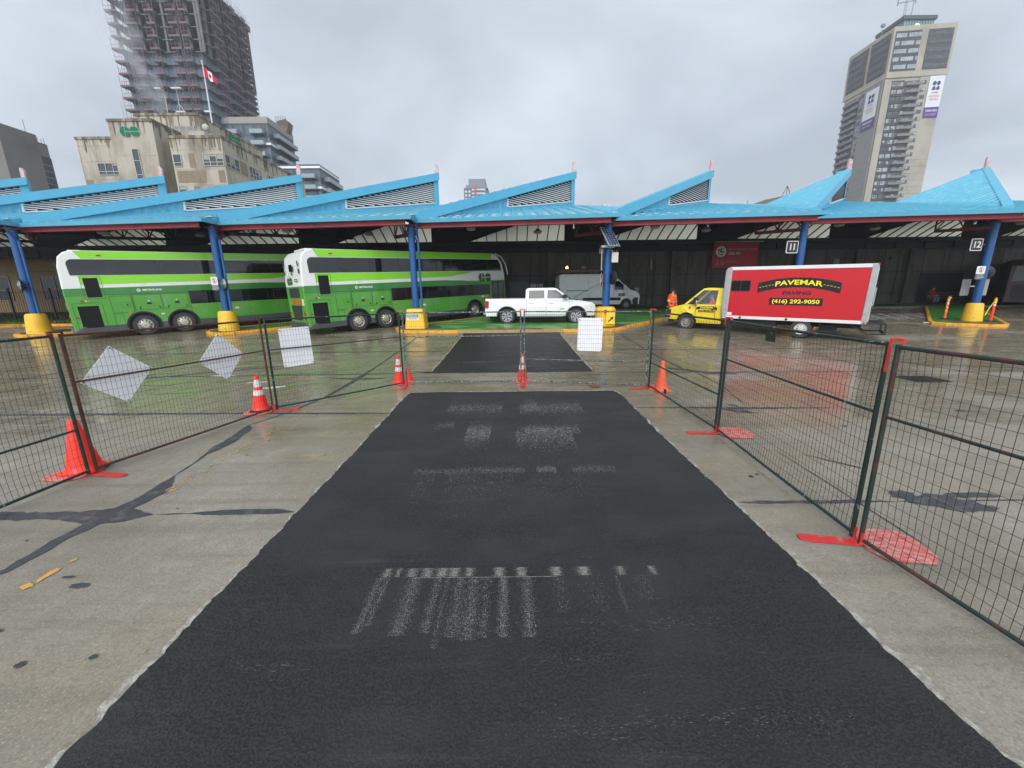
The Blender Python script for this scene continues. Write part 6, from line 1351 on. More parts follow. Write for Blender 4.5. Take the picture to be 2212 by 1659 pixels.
def mirror(x, y, z, rz, label, r=.30):
    t = empty('convex_mirror', (x, y, z), rz, label, 'traffic mirror', 'round traffic mirrors on the columns')
    mb = MB(); mb.lathe((0, 0, 0), [(r, .0), (r * 1.03, .02), (r * 1.0, .05), (r * .7, .10), (.05, .13)], M_blk, 24, 'y'); mb.build('housing', t, True)
    mb = MB(); mb.lathe((0, 0, 0), [(r * .96, -.002), (r * .8, -.03), (r * .5, -.06), (r * .2, -.075), (.005, -.078)], mat('mirror_surface', (.35, .38, .38), .03, 1.), 24, 'y', cap0=False); mb.build('mirror', t, True)
    mb = MB(); mb.tube([(0, .1, 0), (-.1, .25, .05)], .02, M_blk, 6); mb.tube([(0, .1, -.12), (-.1, .25, -.1)], .02, M_blk, 6); mb.build('arm', t)
mirror(-23.62, 19.35, 2.84, R_(-35), 'round convex mirror on the leftmost blue column'); mirror(-14.12, 19.75, 2.82, R_(-30), 'round convex mirror right of the no-pedestrians sign before the first bus', .28)
mirror(5.12, 20.15, 2.93, R_(110), 'black back of a round mirror on the column below the grey control box', .34); mirror(24.62, 20.9, 3.0, R_(150), 'round mirror behind the right-hand column beside bay 12', .34)
# solar panel
t = empty('solar_panel', (4.80, 19.85, 4.82), 0, 'small framed solar panel on the column between pickup and truck', 'solar panel')
sc_ = Matrix.Rotation(R_(33), 4, 'Z') @ Matrix.Rotation(R_(-35), 4, 'X') @ Matrix.Diagonal((1.28, 1, 1.2, 1))
mb = MB(); mb.X = sc_; mb.box(-.30, .30, -.02, .02, -.46, .46, mat('panel_frame', (.7, .7, .7), .35, .6)); mb.build('frame', t, bevel=.004)
mb = MB(); mb.X = sc_; mb.box(-.275, .275, -.024, -.019, -.435, .435, mat('solar_cells', srgb(48, 62, 100), .15, .2, var=.25, vscale=8, coat=.6))
for i in range(1, 4): mb.box(-.275 + i * .1375 - .003, -.275 + i * .1375 + .003, -.026, -.024, -.435, .435, mat('cell_line', (.5, .52, .56), .4))
for i in range(1, 9): mb.box(-.275, .275, -.026, -.024, -.435 + i * .097 - .002, -.435 + i * .097 + .002)
mb.build('cells', t)
mb = MB(); mb.box(-.42, .22, -.15, .1, -.50, -.40, mat('galvanised', (.42, .42, .40), .4, .5)); mb.bar((.2, -.1, -.45), (.38, -.28, -.36), .03); mb.bar((-.1, .2, -.4), (0, .2, .2), .04); mb.build('bracket', t)
# control box, camera, crossing sign, stop sign
t = empty('control_box', (5.12, 20.05, 3.88), 0, 'light grey control box numbered 3 on the solar panel column', 'control box')
mb = MB(); mb.box(-.16, .16, -.1, .08, -.24, .24, mat('box_beige', srgb(205, 200, 190), .5)); mb.build('case', t, bevel=.02); text('number', '3', .12, M_sw, t, (.03, -.104, .12))
mb = MB()
for x in (-.12, -.08, .05, .10): mb.tube([(x, 0, .24), (x + .04 * (1 if x > 0 else -1), 0, .36)], .008, M_chr, 5)
mb.build('aerial', t)
t = empty('camera_unit', (4.46, 20.1, 4.2), 0, 'small grey camera unit left of the solar panel column', 'camera')
mb = MB(); mb.box(-.1, .12, -.1, .1, -.14, .12, mat('cam_grey', srgb(110, 108, 100), .5)); mb.build('case', t, bevel=.02); mb = MB(); mb.lathe((-.02, -.1, .02), [(.05, 0), (.05, -.06)], M_blk, 10, 'y'); mb.build('lens', t)
t = empty('crossing_sign', (4.52, 20.1, 3.78), R_(70), 'narrow edge-on white pedestrian sign left of the solar panel column', 'pedestrian sign')
mb = MB(); mb.box(-.30, .30, -.012, .0, -.5, .5, M_sw); mb.build('panel', t)
mb = MB(); mb.prism([(a, -.016, b + .36) for a, b in arc(0, 0, .06, 0, 330, 10)], (0, -.002, 0), M_sk); mb.prism([(-.06, -.016, .28), (.08, -.016, .28), (.05, -.016, 0), (.16, -.016, -.42), (.08, -.016, -.42), (0, -.016, -.08), (-.1, -.016, -.42), (-.18, -.016, -.42), (-.06, -.016, 0)], (0, -.002, 0), M_sk); mb.build('pictogram', t)
t = empty('stop_sign', (4.50, 20.0, 2.80), R_(72), 'edge-on red octagonal STOP sign on the solar panel column', 'stop sign')
mb = MB(); mb.prism([(.38 * math.cos(R_(22.5 + 45 * i)), 0, .38 * math.sin(R_(22.5 + 45 * i))) for i in range(8)], (0, .01, 0), M_sw); mb.build('border', t)
mb = MB(); mb.prism([(.355 * math.cos(R_(22.5 + 45 * i)), -.004, .355 * math.sin(R_(22.5 + 45 * i))) for i in range(8)], (0, .004, 0), M_sr); mb.build('face', t); text('lettering', 'STOP', .26, M_sw, t, (0, -.008, 0), bold=.006, width=.56)
# yellow arrow board taped to the base
t = empty('arrow_notice', (4.80, 19.66, gz(19.7) + KH + .40), 0, 'yellow notice with a dark arrow and a red tag fixed to the yellow base', 'arrow sign')
mb = MB(); mb.box(-.06, .36, -.015, .0, -.26, .36, mat('notice_yellow', srgb(246, 206, 60), .5)); mb.build('panel', t)
mb = MB(); d_ = V((.707, 0, .707)); n_ = V((-.707, 0, .707)); c_ = V((.17, -.018, -.02))
mb.prism([c_ - d_ * .17 - n_ * .03, c_ + d_ * .04 - n_ * .03, c_ + d_ * .04 - n_ * .09, c_ + d_ * .18, c_ + d_ * .04 + n_ * .09, c_ + d_ * .04 + n_ * .03, c_ - d_ * .17 + n_ * .03], (0, -.003, 0), M_sk); mb.build('arrow', t)
mb = MB(); mb.box(-.16, -.05, -.02, -.005, .28, .46, M_sr); mb.build('red_tag', t)
# white noticeboards by bay 12
t = empty('white_noticeboard', (24.35, 21.1, 2.3), 0, 'pair of pale blank noticeboards behind the right-hand column', 'noticeboard')
for x in (-.34, .62): mb = MB(); mb.box(x - .22, x + .22, 0, .03, -.45, .38, mat('pale_board', srgb(150, 150, 146), .5)); mb.build('panel', t)
mb = MB(); mb.box(-.5, .8, .03, .06, .0, .05, M_chr); mb.build('bracket', t)
# bollards with caution tape
def bollard(x, y, label, M, tapeM, rz=0):
    z = gz(y) + KH; t = empty('delineator_post', (x, y, z), rz, label, 'delineator', 'orange delineator posts by column 12')
    mb = MB(); mb.lathe((0, 0, 0), [(.22, 0), (.20, .03), (.07, .05)], M_blk, 12); mb.build('foot', t)
    mb = MB(); mb.lathe((0, 0, 0), [(.065, .04), (.05, .2), (.048, 1.08), (.03, 1.12), (.045, 1.15), (.02, 1.2)], M, 14); mb.build('post', t, True)
    for a in (.78, .95): mb = MB(); mb.lathe((0, 0, 0), [(.052, a), (.052, a + .09)], M_band, 14, cap0=False, cap1=False); mb.build('reflective_band', t, True)
    mb = MB(); q = []
    for i in range(30): a = i * .9; q.append((.058 * math.cos(a), .058 * math.sin(a), 1.12 - i * .028 * (1 if tapeM else .3)))
    for i in range(len(q) - 1): p, s = V(q[i]), V(q[i + 1]); mb.poly([p, s, s + V((0, 0, .05)), p + V((0, 0, .05))], mat('caution_tape', srgb(240, 214, 60), .4, var=.2, vscale=9))
    mb.poly([(.05, 0, 1.13), (.16, .02, 1.24), (.13, .03, 1.12), (.2, 0, 1.08), (.06, 0, 1.08)]); mb.build('caution_tape', t)
bollard(24.25, 21.75, 'orange delineator wrapped in yellow caution tape, left of the column at bay 12', M_or2, True, 0) if False else bollard(23.55, 21.35, 'orange delineator wrapped in yellow caution tape, left of the yellow base at bay 12', M_or2, True)
bollard(24.75, 20.25, 'plain red-orange delineator right of the yellow base at bay 12', M_or, False, .6)
t = empty('tape_strip', (0, 0, 0), 0, 'loose yellow caution tape hanging from the right delineator and lying on the kerb', 'caution tape')
mb = MB(); q = [(24.75, 20.25, 1.7), (24.55, 20.3, 1.2), (24.42, 20.3, .85)]
for a, b in zip(q, q[1:]): mb.poly([a, b, (b[0] + .07, b[1], b[2] + .01), (a[0] + .07, a[1], a[2] + .03)], MATS['caution_tape'])
mb.build('hanging_tape', t)
mb = MB(); q = [(23.3, 21.2), (23.0, 20.9), (22.6, 20.7), (22.2, 20.5), (21.7, 20.6)]
for a, b in zip(q, q[1:]): mb.poly([(a[0], a[1], gz(a[1]) + .03), (b[0], b[1], gz(b[1]) + .02), (b[0], b[1] + .08, gz(b[1]) + .05), (a[0], a[1] + .08, gz(a[1]) + .06)])
mb.build('lying_tape', t)
# banner on the wall
t = empty('wall_banner', (17.45, 31.62, 4.9), 0, 'dark red wall banner asking to report impaired drivers', 'banner')
mb = MB(); mb.box(-1.75, 1.75, .0, .04, -.92, .92, mat('banner_red', srgb(172, 40, 62), .5, var=.08)); mb.build('panel', t)
mb = MB(); mb.prism([(-1.14 + a, -.004, .30 + b) for a, b in arc(0, 0, .40, 0, 352, 40)], (0, .002, 0), M_sw); mb.build('roundel', t)
mb = MB()
for P in ([(-1.4, .5), (-1.27, .5), (-1.27, .32), (-1.4, .32)], [(-1.18, .66), (-1.13, .66), (-1.12, .50), (-1.08, .42), (-1.08, .22), (-1.22, .22), (-1.22, .42)], [(-1.2, .12), (-.98, .12), (-.98, .02), (-1.2, .02)], [(-1.05, .3), (-.82, .38), (-.95, .26), (-.84, .16), (-1.04, .2)], [(-1.42, .0), (-1.39, -.02), (-.86, .62), (-.89, .64)], [(-1.33, .32), (-1.3, .32), (-1.3, .08), (-1.33, .08)]): mb.prism([(a, -.008, b) for a, b in P], (0, .003, 0), M_sk)
mb.build('pictogram', t)
M_pale = mat('banner_print', srgb(214, 150, 160), .5)
text('lettering', 'REPORT IMPAIRED DRIVERS', .22, M_pale, t, (.52, -.006, .46), width=2.2); text('lettering', 'CALL 911', .24, M_sw, t, (-.10, -.006, .15), bold=.008, shear=.25, width=.9)
mb = MB(); mb.box(-.58, 1.6, -.006, -.003, .315, .325, M_pale)
for i, (a, b) in enumerate(((-1.1, .1), (-1.1, .25))): mb.box(a, b, -.006, -.003, -.42 - i * .08, -.40 - i * .08)
mb.build('rule_line', t)
text('lettering', 'madd', .12, M_sw, t, (-.95, -.006, -.60), shear=.2)
mb = MB(); mb.tube([(-1.48, -.008, -.75), (-1.30, -.008, -.45), (-1.36, -.008, -.36), (-1.43, -.008, -.45), (-1.22, -.008, -.72)], .028, M_pale, 4); mb.build('ribbon', t)
mb = MB(); mb.box(-1.72, .0, -.25, -.1, .96, 1.03, mat('lamp_tube_off', srgb(170, 166, 155), .4)); mb.box(.08, 1.9, -.25, -.1, .96, 1.03); mb.build('lamp_rail', t)
# ================================================================ LEFT YARD EDGE: beige block, railings, grass
t = empty('beige_building', (-38, 34, 1.0), 0, 'beige low building with green-tinted windows behind railings at the far left', 'building')
M_bei = mat('beige_wall', srgb(128, 106, 68), .7, var=.08, vscale=1); M_gw = mat('dim_window', srgb(24, 34, 32), .15, spec=.3)
mb = MB(); mb.box(-14, 12, 0, 8, -.2, 5.6, M_bei); mb.build('wall', t)
for x in (-12, -6.6, -1.6, 4.2, 8.9):
    f_ = None; mb = MB(); mb.box(x, x + 2.3, -.03, .02, 1.1, 3.0, M_gw); wn = mb.build('window', t)
    mb = MB()
    for a, b, c, d in ((x - .06, x + 2.36, 3.0, 3.06), (x - .06, x + 2.36, 1.04, 1.1), (x - .06, x, 1.04, 3.06), (x + 2.3, x + 2.36, 1.04, 3.06), (x + 1.13, x + 1.18, 1.1, 3.0), (x, x + 2.3, 1.9, 1.95)): mb.box(a, b, -.07, -.03, c, d, mat('pale_frame', srgb(140, 132, 110), .5))
    mb.build('frame', wn)
mb = MB()
for x in (-8, -3, 2.6, 7.6): mb.box(x, x + .12, -.08, 0, -.2, 5.6, mat('brown_trim', srgb(70, 58, 46), .6))
for z in (3.4, 4.6): mb.box(-14, 12, -.015, 0, z, z + .03)
mb.build('trim', t)
mb = MB(); mb.box(-14, 12, -.3, 8.3, 5.6, 6.1, M_sof); mb.build('roof', t)
M_iron = mat('railing_iron', srgb(40, 36, 34), .6, .3)
for i in range(7):
    t = empty('iron_railing', (-42.0 + i * 2.6, 25.2, gz(25.2)), 0, 'dark iron railing panel before the beige building', 'railing', 'iron railing panels at the left')
    for j in range(18): pass
    mb = MB()
    for j in range(17): mb.tube([(j * .153, 0, .08), (j * .153, 0, 2.05)], .011, M_iron, 5)
    mb.build('bars', t); mb = MB()
    for z in (.15, 1.85): mb.box(0, 2.6, -.02, .02, z, z + .04, M_iron)
    mb.build('rail', t); mb = MB(); mb.box(-.04, .04, -.04, .04, 0, 2.15, M_iron); mb.build('post', t)
mb = MB(); fan(mb, [(-60, 23.6), (-18.5, 23.6), (-18.5, 33.9), (-60, 33.9)], .10, mat('verge_soil', srgb(38, 52, 26), .9, var=.3, vscale=3)); o = mb.build('verge'); o['kind'] = 'structure'
mb = MB(); r_ = random.Random(3)
for _ in range(9000):
    x, y = r_.uniform(-50, -19), r_.uniform(23.8, 29); h = r_.uniform(.06, .16); a = r_.uniform(0, 3.14); dx_, dy_ = .03 * math.cos(a), .03 * math.sin(a); z = gz(y) + .10; mb.poly([(x - dx_, y - dy_, z), (x + dx_, y + dy_, z), (x + r_.uniform(-.04, .04), y + r_.uniform(-.04, .04), z + h)])
tag(mb.build('grass', M=mat('grass_green', srgb(60, 92, 34), .7, var=.3, vscale=2)), 'dark green grass verge behind the railings at the left', 'grass', kind='stuff')
mb = MB(); kerb(mb, [(-60, 23.4), (-18.5, 23.4)]); o = mb.build('kerb'); o['kind'] = 'structure'

# ================================================================ FAR BUILDINGS
M_stone = mat('limestone', srgb(178, 169, 153), .85, var=.08, vscale=.35, dirt=srgb(134, 124, 108), dscale=.28, dlo=.50, dhi=.66, stretch=(1, 1, .35))
M_stoned = mat('stained_parapet', srgb(108, 98, 84), .9, var=.2, vscale=.8, dirt=srgb(165, 156, 138), dscale=.9, dlo=.48, dhi=.6, stretch=(1.6, 1.6, .2))
M_tan = mat('brown_stone_panel', srgb(136, 121, 98), .85, var=.12, vscale=1.2); M_win = mat('office_window', srgb(40, 46, 50), .08, spec=.8, var=.3, vscale=.5); M_wfr = mat('window_frame_pale', srgb(176, 176, 168), .5)
M_lgreen = mat('logo_green', srgb(0, 112, 76), .5, spec=.2)
def facade_win(t, p, ux, w_, z0, h_, nx, nz, sill=.5, Mw=None, Mf=None, name='window', blind=None, out=None):
    """one window with frame and panes; p = left bottom plan point, ux = unit vector along the wall"""
    ux = V(ux); n = V((ux.y, -ux.x, 0)) if out is None else V(out); p = V(p); Q = lambda a, z, o: p + ux * a + n * o + V((0, 0, z - p.z))
    mb = MB(); mb.prism([Q(0, z0, .02), Q(w_, z0, .02), Q(w_, z0 + h_, .02), Q(0, z0 + h_, .02)], n * .02, Mw or M_win); o = mb.build(name, t)
    mb = MB(); f_ = .07
    for i in range(nx + 1): a = w_ * i / nx; mb.prism([Q(a - f_ / 2, z0, .04), Q(a + f_ / 2, z0, .04), Q(a + f_ / 2, z0 + h_, .04), Q(a - f_ / 2, z0 + h_, .04)], n * .05, Mf or M_wfr)
    for z in [z0, z0 + h_] + ([z0 + h_ * sill] if nz > 1 else []): mb.prism([Q(0, z - f_ / 2, .045), Q(w_, z - f_ / 2, .045), Q(w_, z + f_ / 2, .045), Q(0, z + f_ / 2, .045)], n * .05)
    mb.build('frame', o)
    if blind:
        mb = MB(); r_ = random.Random(int(p.x * 10) + int(z0 * 7))
        for i in range(nx):
            if r_.random() < blind: a, b = w_ * i / nx + .06, w_ * (i + 1) / nx - .06; zt = z0 + h_ - .05; zb = z0 + h_ * r_.uniform(.4, .8); mb.prism([Q(a, zb, .041), Q(b, zb, .041), Q(b, zt, .041), Q(a, zt, .041)], n * .003, mat('blind', srgb(150, 152, 142), .6))
        if mb.f: mb.build('blind', o)
    return o
# stone office block
t = empty('stone_office_building', (-45, 60, 0), 0, 'beige limestone office building with green roundel logos and a flagpole', 'office building')
X_ = Matrix.Translation((45, -60, 0))
def GB(): mb = MB(); mb.X = X_.copy(); return mb
mb = GB(); mb.box(-57.8, -49.2, 58, 74, 0, 22.9, M_stone); mb.box(-42.3, -35.8, 54, 74, 0, 21.5, M_stone); mb.box(-49.4, -44.0, 54.0 - .0, 72, 0, 23.4, M_stone); mb.box(-44.1, -42.2, 59, 74, 0, 21.5, M_stone); mb.box(-51, -42.4, 60, 74, 20, 26.4, M_stone)
mb.build('wall', t)
mb = GB()
for (x0, x1, y0, y1, z) in ((-57.9, -49.3, 57.9, 74, 22.9), (-42.4, -35.7, 53.9, 74, 21.5), (-49.5, -43.9, 53.9, 72, 23.4), (-51.1, -42.3, 59.9, 74, 26.4)): mb.box(x0, x1, y0, y1, z - .1, z + .22, M_stoned); 
mb.build('parapet', t)
mb = GB()   # rain staining under the parapets: irregular streaks
r_ = random.Random(9)
def streaks(a, b, z, n, out):
    a = V(a); b = V(b)
    for i in range(n):
        u = r_.random(); w_ = r_.uniform(.1, .5); h_ = r_.uniform(.3, 1.7); p = a.lerp(b, u); d = (b - a).normalized() * w_ / 2; o = V(out) * (.012 + .0008 * i)
        mb.poly([p - d + V((0, 0, z)) + o, p + d + V((0, 0, z)) + o, p + d * .5 + V((0, 0, z - h_)) + o, p + V((0, 0, z - h_ * 1.15)) + o, p - d * .6 + V((0, 0, z - h_ * .9)) + o], M_stoned)
streaks((-57.7, 58, 0), (-49.6, 58, 0), 22.9, 26, (0, -1, 0)); streaks((-49.2, 54, 0), (-44.1, 54, 0), 23.4, 14, (0, -1, 0)); streaks((-44, 54.1, 0), (-44, 59, 0), 23.4, 16, (1, 0, 0)); streaks((-42.1, 54, 0), (-36, 54, 0), 21.5, 22, (0, -1, 0)); streaks((-35.8, 54.2, 0), (-35.8, 73, 0), 21.5, 40, (1, 0, 0)); streaks((-50.8, 60, 0), (-42.6, 60, 0), 26.4, 20, (0, -1, 0)); streaks((-42.4, 60.2, 0), (-42.4, 73, 0), 26.4, 30, (1, 0, 0))
mb.build('rain_stains', t)
L = V((-45, 60, 0)); lp = lambda x, y: V((x, y, 0)) - L
for z in (18.25, 14.6, 10.9, 7.2):
    facade_win(t, lp(-55.6, 58), (1, 0, 0), 3.0, z + .2, 1.45, 3, 2, .3, blind=.3); facade_win(t, lp(-42.1, 54), (1, 0, 0), .95, z, 1.35, 1, 2, .3, blind=.4)
    facade_win(t, lp(-38.4, 54), (1, 0, 0), 2.5, z, 1.4, 3, 2, .3, blind=.6); facade_win(t, lp(-35.8, 54.1), (0, 1, 0), 2.6, z, 1.4, 3, 2, .3, blind=.4); facade_win(t, lp(-35.8, 58.8), (0, 1, 0), 2.6, z, 1.4, 4, 2, .3, blind=.3); facade_win(t, lp(-35.8, 63.0), (0, 1, 0), 2.6, z, 1.4, 4, 2, .3, blind=.3)
facade_win(t, lp(-47.1, 54), (1, 0, 0), .8, 8, 12.25, 1, 1)
mb = GB()
for i in range(7): mb.box(-47.1, -46.3, 53.90, 53.99, 9.3 + i * 1.6, 9.36 + i * 1.6, M_wfr)
mb.build('stair_window_bars', t)
mb = GB()
for z in (16.25, 12.6, 9.0):
    for i in range(5): mb.box(-42.0 + i * .72, -41.35 + i * .72, 53.97, 54.0, z + .1, z + 1.5, M_tan)
    mb.box(-36.8, -36.0, 53.97, 54, z + .1, z + 1.5); mb.box(-57.6, -56.7, 57.97, 58, z + .2, z + 1.6); mb.box(-53.2, -50.4, 57.97, 58, z + .1, z + 1.6)
for z in (18.1, 14.4): mb.box(-40.2, -39.5, 53.97, 54, z, z + 1.6); mb.box(-35.8, -35.77, 57.0, 58.4, z, z + 1.7); mb.box(-52.3, -50.9, 57.97, 58, z, z + 1.7)
tag(mb.build('brown_panels', t), kind='stuff')
mb = GB()
for x in [-57.7 + i * 1.35 for i in range(7)]: mb.box(x, x + .02, 57.985, 58, 0, 22.8, M_stoned)
for z in (22.0, 20.1, 17.9, 16.1, 14.3, 12.4): mb.box(-57.8, -49.4, 57.985, 58, z, z + .02, M_stoned); mb.box(-42.2, -35.8, 53.985, 54, z, z + .02); mb.box(-35.8, -35.785, 54, 73, z, z + .02)
for z in (19.5, 16, 12): mb.box(-49.3, -44.1, 53.985, 54, z, z + .02)
mb.build('stone_joints', t)
for c_, X2, h_, o_ in (((-46.87, 53.93, 22.2), (1, 0, 0), 1.12, (0, -1, 0)), ((-42.35, 67.0, 25.7), (0, 1, 0), 1.3, (1, 0, 0))):
    mb = GB(); X2 = V(X2); o2 = V(o_); Pq = lambda a, z, o: V(c_) + X2 * a + V((0, 0, z)) + o2 * o
    for s in (-1, 1): mb.poly([Pq(s * h_ * .54 + h_ * .56 * math.cos(R_(a)), h_ * .56 * math.sin(R_(a)), .0) for a in range(0, 360, 15)], M_wfr)
    go_logo(mb, M_lgreen, Pq(0, 0, 0), X2, (0, 0, 1), h_, o2 * .05); mb.build('logo', t)
mb = GB(); mb.box(-41.7, -38.8, 55.5, 58, 21.5, 22.75, M_stone)
mb.build('plant_room', t)
mb = GB()
for i in range(12): mb.box(-46.2, -43.2, 59.86, 59.98, 23.3 + i * .14, 23.37 + i * .14, M_wfr)
for x in (-46.2, -45.2, -44.2, -43.2): mb.box(x, x + .07, 59.84, 59.99, 23.2, 25.0)
mb.build('louvre_vent', t)
mb = GB(); mb.box(-46.2, -43.1, 59.985, 59.995, 23.2, 25.0, M_lk); mb.build('vent_back', t)
mb = GB(); mb.lathe((-40.6, 58.5, 24.3), [(.42, 0), (.36, -.15), (.1, -.25)], M_wfr, 16, 'y'); mb.tube([(-40.6, 58.6, 22.7), (-40.6, 58.6, 24.3)], .05, seg=6); mb.lathe((-40.1, 58.5, 23.3), [(.22, 0), (.18, -.1), (.05, -.14)], M_wfr, 12, 'y'); mb.build('satellite_dish', t)
mb = GB(); mb.tube([(-47.2, 61, 26.4), (-47.2, 61, 29.2)], .05, M_wfr, 6)
for a in (-.7, 0, .7): mb.tube([(-46.2 + a * 2, 62, 26.5), (-46.2, 62, 28.6), (-46.2, 62, 31)], .05, M_wfr, 5)
mb.tube([(-49.0, 56, 23.5), (-49.0, 56, 26.0)], .04); mb.build('antenna', t)
# flagpole and flag
t = empty('flagpole', (-42.0, 62, 26.4), 0, 'white flagpole with a red and white maple leaf flag on the stone building', 'flagpole')
mb = MB(); mb.tube([(0, 0, -.3), (0, 0, 7.1)], [.09, .05], mat('pole_white', (.7, .7, .7), .4), 8); mb.lathe((0, 0, 7.1), [(.02, 0), (.13, .08), (.12, .18), (.02, .24)], seg=10); mb.build('pole', t, True)
mb = MB(); nx, nz = 24, 8; Wf, Hf = 2.25, 1.35; M_fr = mat('flag_red', srgb(200, 22, 48), .7); M_fw2 = mat('flag_white', (.78, .78, .78), .7)
def fp(u, v): return V((.06 + u * 1.55, .18 * math.sin(u * 7) - .1 * u, 6.65 - (1 - v) * 1.25 * (1 - .25 * u) - u * 1.35 + .08 * math.sin(u * 9 + v * 2)))
for i in range(nx):
    for k in range(nz):
        u0_, u1_ = i / nx, (i + 1) / nx; mb.poly([fp(u0_, k / nz), fp(u1_, k / nz), fp(u1_, (k + 1) / nz), fp(u0_, (k + 1) / nz)], M_fr if (u0_ < .25 or u0_ >= .75) else M_fw2)
leaf = [(0, .42), (.07, .26), (.15, .30), (.13, .10), (.22, .18), (.24, .12), (.34, .14), (.30, .04), (.34, .0), (.18, -.14), (.20, -.20), (.02, -.17), (.02, -.36)]
leaf = leaf + [(-a, b) for a, b in leaf[::-1][:-1]]
mb.poly([fp(.5 + a * .6, .5 + b * .95) + V((0, -.05, 0)) for a, b in leaf], M_fr); mb.poly([fp(.5 + a * .6, .5 + b * .95) + V((0, .05, 0)) for a, b in leaf], M_fr); mb.build('flag', t)

# grey concrete block far left
t = empty('grey_office_block', (-118, 118, 0), 0, 'dark grey concrete office block at the far left edge', 'office building')
M_gc = mat('grey_precast', srgb(116, 113, 108), .85, var=.06, vscale=.12, dirt=srgb(98, 96, 92), dscale=.15); M_gd2 = mat('dark_curtain_glass', srgb(60, 62, 66), .25, var=.35, vscale=.4)
mb = MB(); mb.X = Matrix.Translation((118, -118, 0)); mb.box(-131, -127, 108.6, 117, 0, 45, M_gc); mb.box(-160, -131, 108.8, 117, 39.5, 44.9, M_gc); mb.box(-150, -127.2, 117, 119.4, 40, 43.4, M_gc); mb.build('wall', t)
mb = MB(); mb.X = Matrix.Translation((118, -118, 0)); mb.box(-160, -131, 109.3, 117, 0, 39.5, M_gd2); mb.box(-150, -127.1, 117, 119.5, 0, 40.0, M_gd2)
mb.build('curtain_wall', t)
mb = MB(); mb.X = Matrix.Translation((118, -118, 0))
for i in range(24): mb.box(-160, -131, 109.2, 109.3, 2 + i * 1.55, 2.15 + i * 1.55, M_gc); mb.box(-127.1, -127.0, 117, 119.5, 1 + i * 1.6, 1.25 + i * 1.6, M_gc)
for i in range(14): mb.box(-159 + i * 2, -158.85 + i * 2, 109.2, 109.3, 0, 39.5, M_gc)
mb.build('mullions', t)
mb = MB(); mb.X = Matrix.Translation((118, -118, 0))
for x, z, h_ in ((115.2, 45, 3.0), (117.6, 43.4, 1.4), (118.4, 43.4, 1.2), (119.1, 43.4, 1.6)): mb.tube([(-127.5, x, z - .5), (-127.5, x, z + h_)], .06, M_gc, 5)
mb.build('antenna', t)

# glass condominium blocks (stepped) and the construction tower behind
M_cg2 = mat('condo_glass', srgb(74, 90, 102), .12, spec=.8, var=.25, vscale=.5); M_cd = mat('condo_dark_frame', srgb(58, 62, 68), .5); M_cwh = mat('condo_white_band', srgb(222, 226, 230), .5); M_bal = mat('balcony_glass', srgb(140, 152, 156), .15, spec=.6); M_slab = mat('balcony_slab', srgb(86, 90, 94), .6); M_par = mat('condo_concrete_parapet', srgb(150, 146, 136), .8, var=.1)
def condo(name, label, xa, xb, ya, yb, ztop, nfl, fh, bal, white, par=None, grp=None):
    """xa..xb front face at ya, right face x=xb from ya to yb"""
    t = empty(name, (xb, ya, 0), 0, label, 'apartment block', grp); Tm = Matrix.Translation((-xb, -ya, 0))
    def Q(): mb = MB(); mb.X = Tm.copy(); return mb
    mb = Q(); mb.box(xa, xb, ya, yb, 0, ztop, M_cg2); mb.build('glass_wall', t)
    mb = Q(); pt = par or M_cd; mb.box(xa - .1, xb + .1, ya - .1, yb + .1, ztop, ztop + (1.7 if par else .9), pt); mb.build('parapet', t)
    mb = Q()
    for i in range(nfl): z = ztop - i * fh; mb.box(xa - .05, xb + .06, ya - .06, yb, z - .42, z, M_cd)
    n = int((xb - xa) / 1.05)
    for i in range(n + 1): x = xa + (xb - xa) * i / n; mb.box(x - .06, x + .06, ya - .05, ya, ztop - nfl * fh, ztop)
    n = int((yb - ya) / 1.05)
    for i in range(n + 1): y = ya + (yb - ya) * i / n; mb.box(xb, xb + .05, y - .06, y + .06, ztop - nfl * fh, ztop)
    mb.build('frame_grid', t)
    r_ = random.Random(int(ztop)); mb = Q()
    for i in range(nfl):
        for k in range(int((xb - xa) / 1.05)):
            if r_.random() < .25: x = xa + k * 1.05; z = ztop - i * fh; mb.box(x + .1, x + .95, ya - .02, ya - .005, z - fh + .1, z - .5, MATS['dark_curtain_glass'])
    tag(mb.build('dark_panes', t), kind='stuff')
    for (sd, a, b, fl) in bal:
        for i in fl:
            z = ztop - i * fh - fh
            mb = Q()
            if sd == 'f': mb.box(a, b, ya - 1.5, ya, z - .22, z, M_slab)
            else: mb.box(xb, xb + 1.5, a, b, z - .22, z, M_slab)
            o = mb.build('balcony', t); mb = Q()
            if sd == 'f': mb.box(a, b, ya - 1.5, ya - 1.45, z, z + 1.05, M_bal); mb.box(b - .05, b, ya - 1.45, ya, z, z + 1.05); mb.box(a, a + .05, ya - 1.45, ya, z, z + 1.05)
            else: mb.box(xb + 1.45, xb + 1.5, a, b, z, z + 1.05, M_bal); mb.box(xb, xb + 1.45, a, a + .05, z, z + 1.05)
            mb.build('balustrade', o)
    mb = Q()
    for sd, a, b, z in white:
        if sd == 'f': mb.box(a, b, ya - .35, ya - .1, z - .3, z + .3, M_cwh)
        elif sd == 'r': mb.box(xb + .1, xb + .35, a, b, z - .3, z + .3, M_cwh)
        else: mb.box(a, a + .5, ya - .3, ya - .1, b, z, M_cwh)
    if mb.f: mb.build('white_band', t)
    return t, Q
